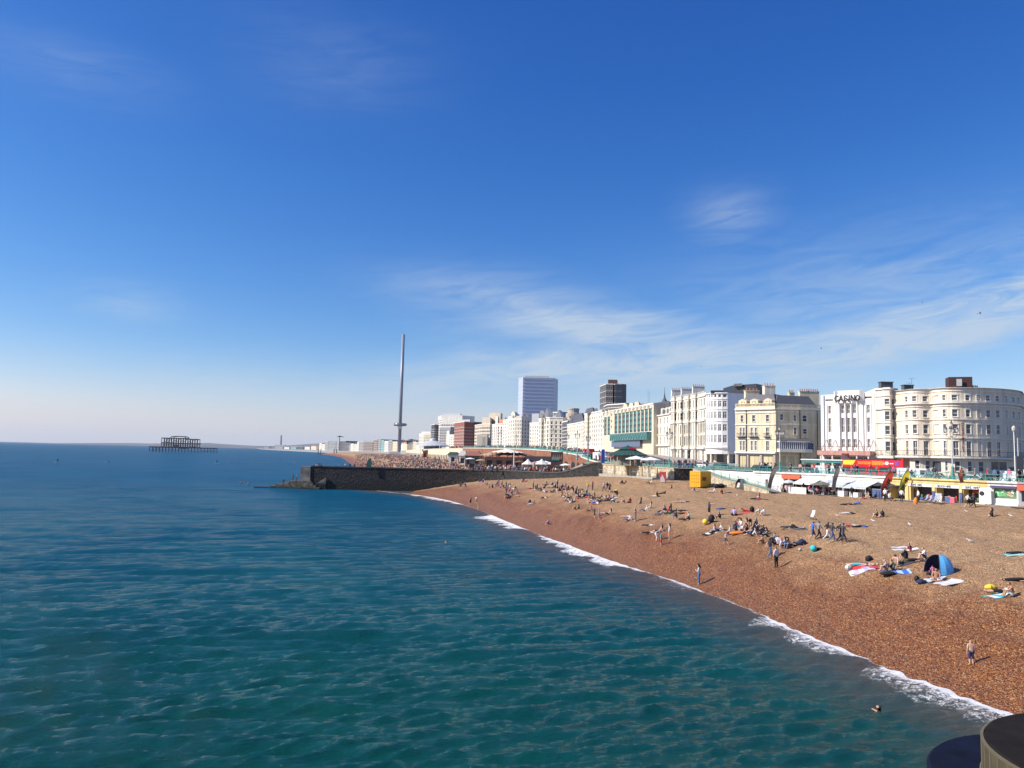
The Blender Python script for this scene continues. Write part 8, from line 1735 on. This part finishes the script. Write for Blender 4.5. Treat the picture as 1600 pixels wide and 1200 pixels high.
lump('rucksack','black rucksack standing before the photographer','bag',1112,816,.75,.5,.85,CLO['black']); lump('rucksack','black bag alone beyond the red towel','bag',1175,800,.6,.4,.7,CLO['black']); lump('rucksack','navy rucksack at the right end of the big group','bag',1253,852,.8,.5,.55,CLO['navy'])
lump('bag','yellow bag near the turquoise towel at the right edge','bag',1548,922,.7,.5,.35,CLO['yellow']); lump('bag','black bag in front of the pale blue striped towel','bag',1440,913,.7,.45,.35,CLO['navy']); lump('bag','lime green bag left of the black one by the tent','bag',1433,909,.35,.3,.4,mat('towel_lime',(0,0,0)))
lump('bag','round white bag at the foot of the striped towel','bag',1326,890,.5,.45,.42,CLO['white']); lump('bag','black heap of clothes at the end of the blue towel','bag',1388,899,1.3,.7,.3,CLO['black'],15,False); lump('bag','dark bags right of the turquoise ball','bag',1279,859,.6,.35,.2,CLO['black'],0,False)
lump('bag','dark bag behind the two sunbathers on the red towel','bag',1358,877,.6,.4,.45,CLO['black']); lump('sleeping_bag','orange and blue sleeping bag in front of the big group','sleeping bag',1155,835,2.3,.8,.35,CLO['orange'],18,False); lump('bag','grey-blue half of the bedding beside the orange sleeping bag','bedding',1163,832,1.4,.7,.32,CLO['navy'],18,False)
lump('beach_bucket','red bucket in the big group','bucket',1151,822,.3,.3,.4,CLO['red'],0,False); lump('litter_bin','small orange bin left of the deckchairs','bin',1431,788,.55,.5,.9,CLO['orange'],0,False)
def ball(px,py,r,m,label,m2=None):
    x,y,z=gz(px,py); mb=MB(); n=14; mb.lathe([(max(.003,r*math.sin(math.pi*j/10)),-r*math.cos(math.pi*j/10)) for j in range(11)],(x,y,z+r),n=n); 
    if m2: mb.m=[(1 if ((i//2+(i//n))%3==0) else 0) for i in range(len(mb.f))]
    tag(mb.build('ball',[m,m2 or m],smooth=True),label,'ball')
ball(1271,862,.27,CLO['turquoise'],'large turquoise ball right of the football'); ball(1250,861,.13,CLO['white'],'small white and black football',CLO['black']); ball(1219,848,.22,CLO['orange'],'orange ball in the right part of the big group'); ball(1102,820,.3,CLO['yellow'],'yellow-orange ball left of the black rucksack')
cols_=['black','navy','red','charcoal','blue','white','green','khaki','brown','purple']
for i in range(30):
    a,b,c=KN[(i*7)%len(KN)]; cn=cols_[i%10]; lump('bag',f'small {cn} bag or bundle among the sunbathers below the groyne','bag',a+rgp.uniform(-4,4),b+rgp.uniform(0,2),.6,.45,.35,CLO[cn],rgp.uniform(0,90),False)['group']='bags scattered among the sunbathers'
# deckchairs
def deckchair(px,py,rz,label,col=CLO['white'],c2=None,sc_=1,xyz=None):
    x,y,z=xyz or gz(px,py); e=empty('deckchair',(x,y,z),R(rz),label,'deckchair','deckchairs',sc_); 
    for s in (-.28,.28):
        f=MB(); f.tube((s,-.55,0),(s,.35,1.0),.02,n=5); f.tube((s*.92,.5,0),(s*.92,-.5,.42),.02,n=5); f.tube((s,.0,.6),(s,.48,.02),.016,n=5); f.build('side_frame',[WOOD],e)
    m=MB(); pr=[(-.5,.42),(-.3,.25),(0,.28),(.2,.6),(.35,1.0)]; nst=8
    for i in range(nst):
        for (a,b),(c,d) in zip(pr,pr[1:]): x0_=-.26+.52*i/nst; x1_=-.26+.52*(i+1)/nst; m.add([(x0_,a,b),(x1_,a,b),(x1_,c,d),(x0_,c,d)],[(0,1,2,3)],i%2)
    m.build('canvas',[col,c2 or CLO['blue']],e); f=MB(); f.tube((-.3,.35,1),(.3,.35,1),.02,n=5); f.tube((-.28,-.5,.42),(.28,-.5,.42),.02,n=5); f.build('crossbar',[WOOD],e)
deckchair(1268,812,-75,'single white deckchair standing empty on the open shingle',CLO['white'],CLO['white'])
for i,(px,py) in enumerate(((1446,785),(1452,786),(1459,787),(1467,787.5))): deckchair(px,py,-95,('first blue and white deckchair from the left in front of the yellow shops','second blue and white deckchair in front of the yellow shops','third blue and white deckchair in front of the yellow shops','plain white deckchair at the right end of the row')[i],CLO['white'],CLO['blue'] if i<3 else CLO['white'])
for i,(px,py) in enumerate(((1200,768),(1206,769),(1213,769))): deckchair(px,py,-80,('left','middle','right')[i]+' of three striped deckchairs by the foot of the ramp',CLO['white'],CLO['blue'])
for i,(px,py) in enumerate(((1176,765),(1182,766),(1188,766),(1152,764),(1157,764))): deckchair(px,py,-70,('left white lounger at the ramp foot','middle white lounger at the ramp foot','right white lounger at the ramp foot','left white lounger before the dark grey windbreak','right white lounger before the dark grey windbreak')[i],CLO['white'],CLO['white'])
for i,(px,py) in enumerate(((1114,762),(1120,762.5),(1127,762))): lump('bean_bag',('left','middle','right')[i]+' of three black bean bags right of the yellow container','bean bag',px,py,1.3,1.0,.75,CLO['black'],0,False)
# dark grey rounded shelter
def shelter(px,py,label,w,h,d,m,m2,rz,inner=None,name='tent'):
    x,y,z=gz(px,py); e=empty(name,(x,y,z),0,label,'tent'); a0=R(rz); n=10; K=8; vs=[]
    # dome tent open towards -x local side
    for j in range(K+1):
        ph=math.pi/2*j/K
        for i in range(n+1):
            th=R(-125)+R(250)*i/n; rr=math.cos(ph)**.8; X=math.cos(th)*w/2*rr; Y=math.sin(th)*d/2*rr; Z=h*math.sin(ph); q=(X*math.cos(a0)-Y*math.sin(a0)+x,X*math.sin(a0)+Y*math.cos(a0)+y,z-.03+Z); vs.append(q)
    k=n+1; fs=[];mi=[]
    for j in range(K):
        for i in range(n): fs.append((j*k+i,j*k+i+1,(j+1)*k+i+1,(j+1)*k+i)); mi.append(1 if i<n*.22 else 0)
    c=Vector((x,y,z)); v2=[tuple(c+(Vector(v)-c)*.975) for v in vs]; N0=len(vs); fs2=[tuple(N0+i for i in f[::-1]) for f in fs]
    mb=MB(); mb.v=vs+v2; mb.f=fs+fs2; mb.m=mi+[2]*len(fs2); o=mb.build('tent_shell',[m,m2,inner or m],smooth=False); rel(o,e)
    mb=MB()
    for i in (0,n//2,n):
        for j in range(K-1): mb.tube(vs[j*k+i],vs[(j+1)*k+i],.015,n=5)
    P_(mb,'tent_pole',[DGREY],e); f=MB(); f.obox((x,y),w*.8,d*.7,z+.02,z+.05,a0); P_(f,'groundsheet',[CLO['navy']],e)
shelter(1467,897,'blue pop-up beach tent with pale blue front panel, open on the left',2.0,1.25,1.7,mat('tent_blue',(.02,.07,.42),.6,var=.05),mat('tent_paleblue',(.12,.42,.75),.6,var=.05),0+15,mat('tent_inside',(.02,.03,.1)))
shelter(1158,764,'dark grey rounded beach shelter by the ramp railing',2.4,1.75,2.0,DGREY,mat('shelter_grey',(.16,.17,.18),.8),15)
# barriers, boxes, easels in front of the bars
def prom_box(name,cat,label,pa,pb_,out,z0,z1,m,th_=.5,legs=False):
    u0,u1=fe.px(pa),fe.px(pb_); p=[fe.at(u0,-out)[:2],fe.at(u1,-out)[:2]]; e=empty(name,(p[0][0],p[0][1],z0),0,label,cat); mb=MB(); strip_wall(mb,p,z0,z1,th_); P_(mb,'panel',[m],e); mb=MB(); strip_wall(mb,off_path(p,.02),z1+.003,z1+.04,th_+.04); P_(mb,'top',[mat(m.name+'_trim',(.5,.5,.5))],e)
    if legs:
        mb=MB(); [mb.tube((q[0],q[1],z0-.3),(q[0],q[1],z0),.03,n=5) for q in p]; P_(mb,'leg',[DGREY],e)
prom_box('banner_barrier','barrier','white banner barrier with grey curved stripe in front of the cafe',1249,1276,3.2,5.65,6.65,WHITE,.1)
prom_box('counter','counter','white box counter left of the bathers below the first awning',1332.5,1342,3.1,5.7,6.5,WHITE,.8); prom_box('counter','counter','long white low counter under the second awning',1351,1364,3.1,5.72,6.4,WHITE,.8)
prom_box('poster_easel','sign','poster easel with blue and red panels under the red feather flag',1386,1399,3.0,5.9,7.1,mat('poster_blue',(0,0,0)),.06,True); prom_box('notice_board','board','dark board right of the poster easel',1400,1406,2.6,5.8,7.0,DARK,.4)
prom_box('sandwich_board','sign','white framed price board right of the deckchairs',1472,1482,1.6,5.8,7.0,mat('board_pale',(.45,.47,.48),.4,var=.4,scale=3),.1,True); prom_box('toy_rack','rack','blue and white rack of beach toys by the middle pilaster',1485,1490,1.4,5.8,6.6,mat('poster_blue',(0,0,0)),.5); prom_box('boogie_box','box','pink-red square crate in front of the third open bay',1490,1497,1.5,5.8,6.55,mat('crate_pink',(.6,.12,.17)),.5)
prom_box('door_board','board','tall white board with faint crest beside the mural kiosk',1539.5,1549,.6,6.0,8.0,WHITE,.06,True)
for i,(px,off) in enumerate(((1243,1.5),(1262,1.6),(1290,2.0),(1301,2.2),(1316,2.0),(1329,1.6),(1346,2.0),(1368,1.8))):
    q=fe.at(fe.px(px),-off); e=empty('cafe_table',(q[0],q[1],5.68),0,('table beneath the dark grey parasol','table behind the banner barrier','table under the olive parasol','table by the second grey-brown flag','table under the first sloping awning','table left of the white box counter','table between the two counters','table left of the red feather flag')[i],'table','tables outside the beach bars'); mb=MB(); mb.lathe([(.42,.7),(.42,.74)],(q[0],q[1],5.68),n=12); P_(mb,'table_top',[WHITE],e); mb=MB(); mb.lathe([(.25,0),(.04,.05),(.04,.7)],(q[0],q[1],5.68),n=8); P_(mb,'pedestal',[DGREY],e)
# gulls
def gull(x,y,z,rz,label,fly=False,s=1):
    e=empty('gull',(x,y,z),rz,label,'gull','gulls on the shingle' if not fly else 'gulls in the sky',s); mb=MB()
    secs=[(-.22,.02,.20),(-.12,.06,.20),(0,.09,.19),(.1,.075,.22),(.15,.045,.28),(.2,.045,.33),(.25,.03,.32),(.31,.008,.30)]; n=8
    vs=[(r*math.cos(2*math.pi*i/n),yy,zz_+r*math.sin(2*math.pi*i/n)) for yy,r,zz_ in secs for i in range(n)]; mb.add(vs,[(j*n+i,(j+1)*n+i,(j+1)*n+(i+1)%n,j*n+(i+1)%n) for j in range(len(secs)-1) for i in range(n)]); mb.build('body',[CLO['white']],e,True)
    for sx in (-1,1):
        w=MB(); 
        if fly: w.add([(sx*.06,.1,.22),(sx*.35,.16,.36),(sx*.7,.0,.28),(sx*.35,.02,.33),(sx*.06,-.08,.21),(sx*.35,.1,.37)],[(0,1,3,4),(1,2,3),(0,4,3,5),(5,3,2)])
        else: w.add([(sx*.09,.08,.22),(sx*.095,-.1,.18),(sx*.03,-.3,.2),(sx*.04,-.02,.28),(sx*.06,.06,.16)],[(0,1,2,3),(0,4,1)])
        w.build('wing',[CLO['grey']],e)
        if not fly: l=MB(); l.tube((sx*.03,0,0),(sx*.03,0,.12),.008,n=4); l.build('leg',[CLO['orange']],e)
for i,(px,py) in enumerate(((1309,809),(1365,817),(1422,823),(1511,802),(1580,809),(1116,816),(1186,768.5),(1203,770),(1152,776),(1516,849))):
    x,y,z=gz(px,py); gull(x,y,z,R(70-30*(i%3)),('gull above the walking party','gull right of the facing pair’s blanket','gull in the open shingle centre right','gull below the white T-shirted walker','gull near the right edge high up','gull near the black rucksack','gull by the dark blanket at the ramp foot','gull just left of the cafe','gull below the dark grey shelter','gull resting low in the open at the right')[i].replace('’s',''),s=1.0)
for px,py,Y,lab in ((1531,492,120,'gull gliding high above the crescent hotel'),(1283,546,170,'gull flying above the casino'),(1095,574,260,'gull flying above the white terrace'),(1441,474,200,'tiny high gull right of the sky centre')): x,z=D(px,py,Y); gull(x,Y,z,R(80),lab,True,1.1)
# handrail on the bastion ledge
p=off_path(EDGE[:2],.95); e=empty('handrail',(p[0][0],p[0][1],6.8),0,'thin pale handrail along the footing of the bastion wall','railing'); mb=MB(); n=9
for i in range(n): t=i/(n-1); x=p[0][0]+(p[1][0]-p[0][0])*t; y=p[0][1]+(p[1][1]-p[0][1])*t; mb.tube((x,y,6.7),(x,y,7.7),.03,n=5)
mb.tube((*p[0],7.7),(*p[1],7.75),.03,n=5); P_(mb,'rail',[CONC],e)
# ---------------- haze ----------------
def haze():
    mb=MB(); mb.box(-9000,6000,-120,12800,-8,190); o=mb.build('haze',[]); m=bpy.data.materials.new('haze_air'); m.use_nodes=True; nt=m.node_tree; nt.nodes.clear(); out=nt.nodes.new('ShaderNodeOutputMaterial'); v=nt.nodes.new('ShaderNodeVolumePrincipled')
    v.inputs['Color'].default_value=(.78,.86,1,1); v.inputs['Density'].default_value=.00003; v.inputs['Anisotropy'].default_value=.2; nt.links.new(v.outputs[0],out.inputs['Volume']); o.data.materials.append(m); tag(o,'pale sea haze over the whole bay','haze',kind='stuff')
haze()
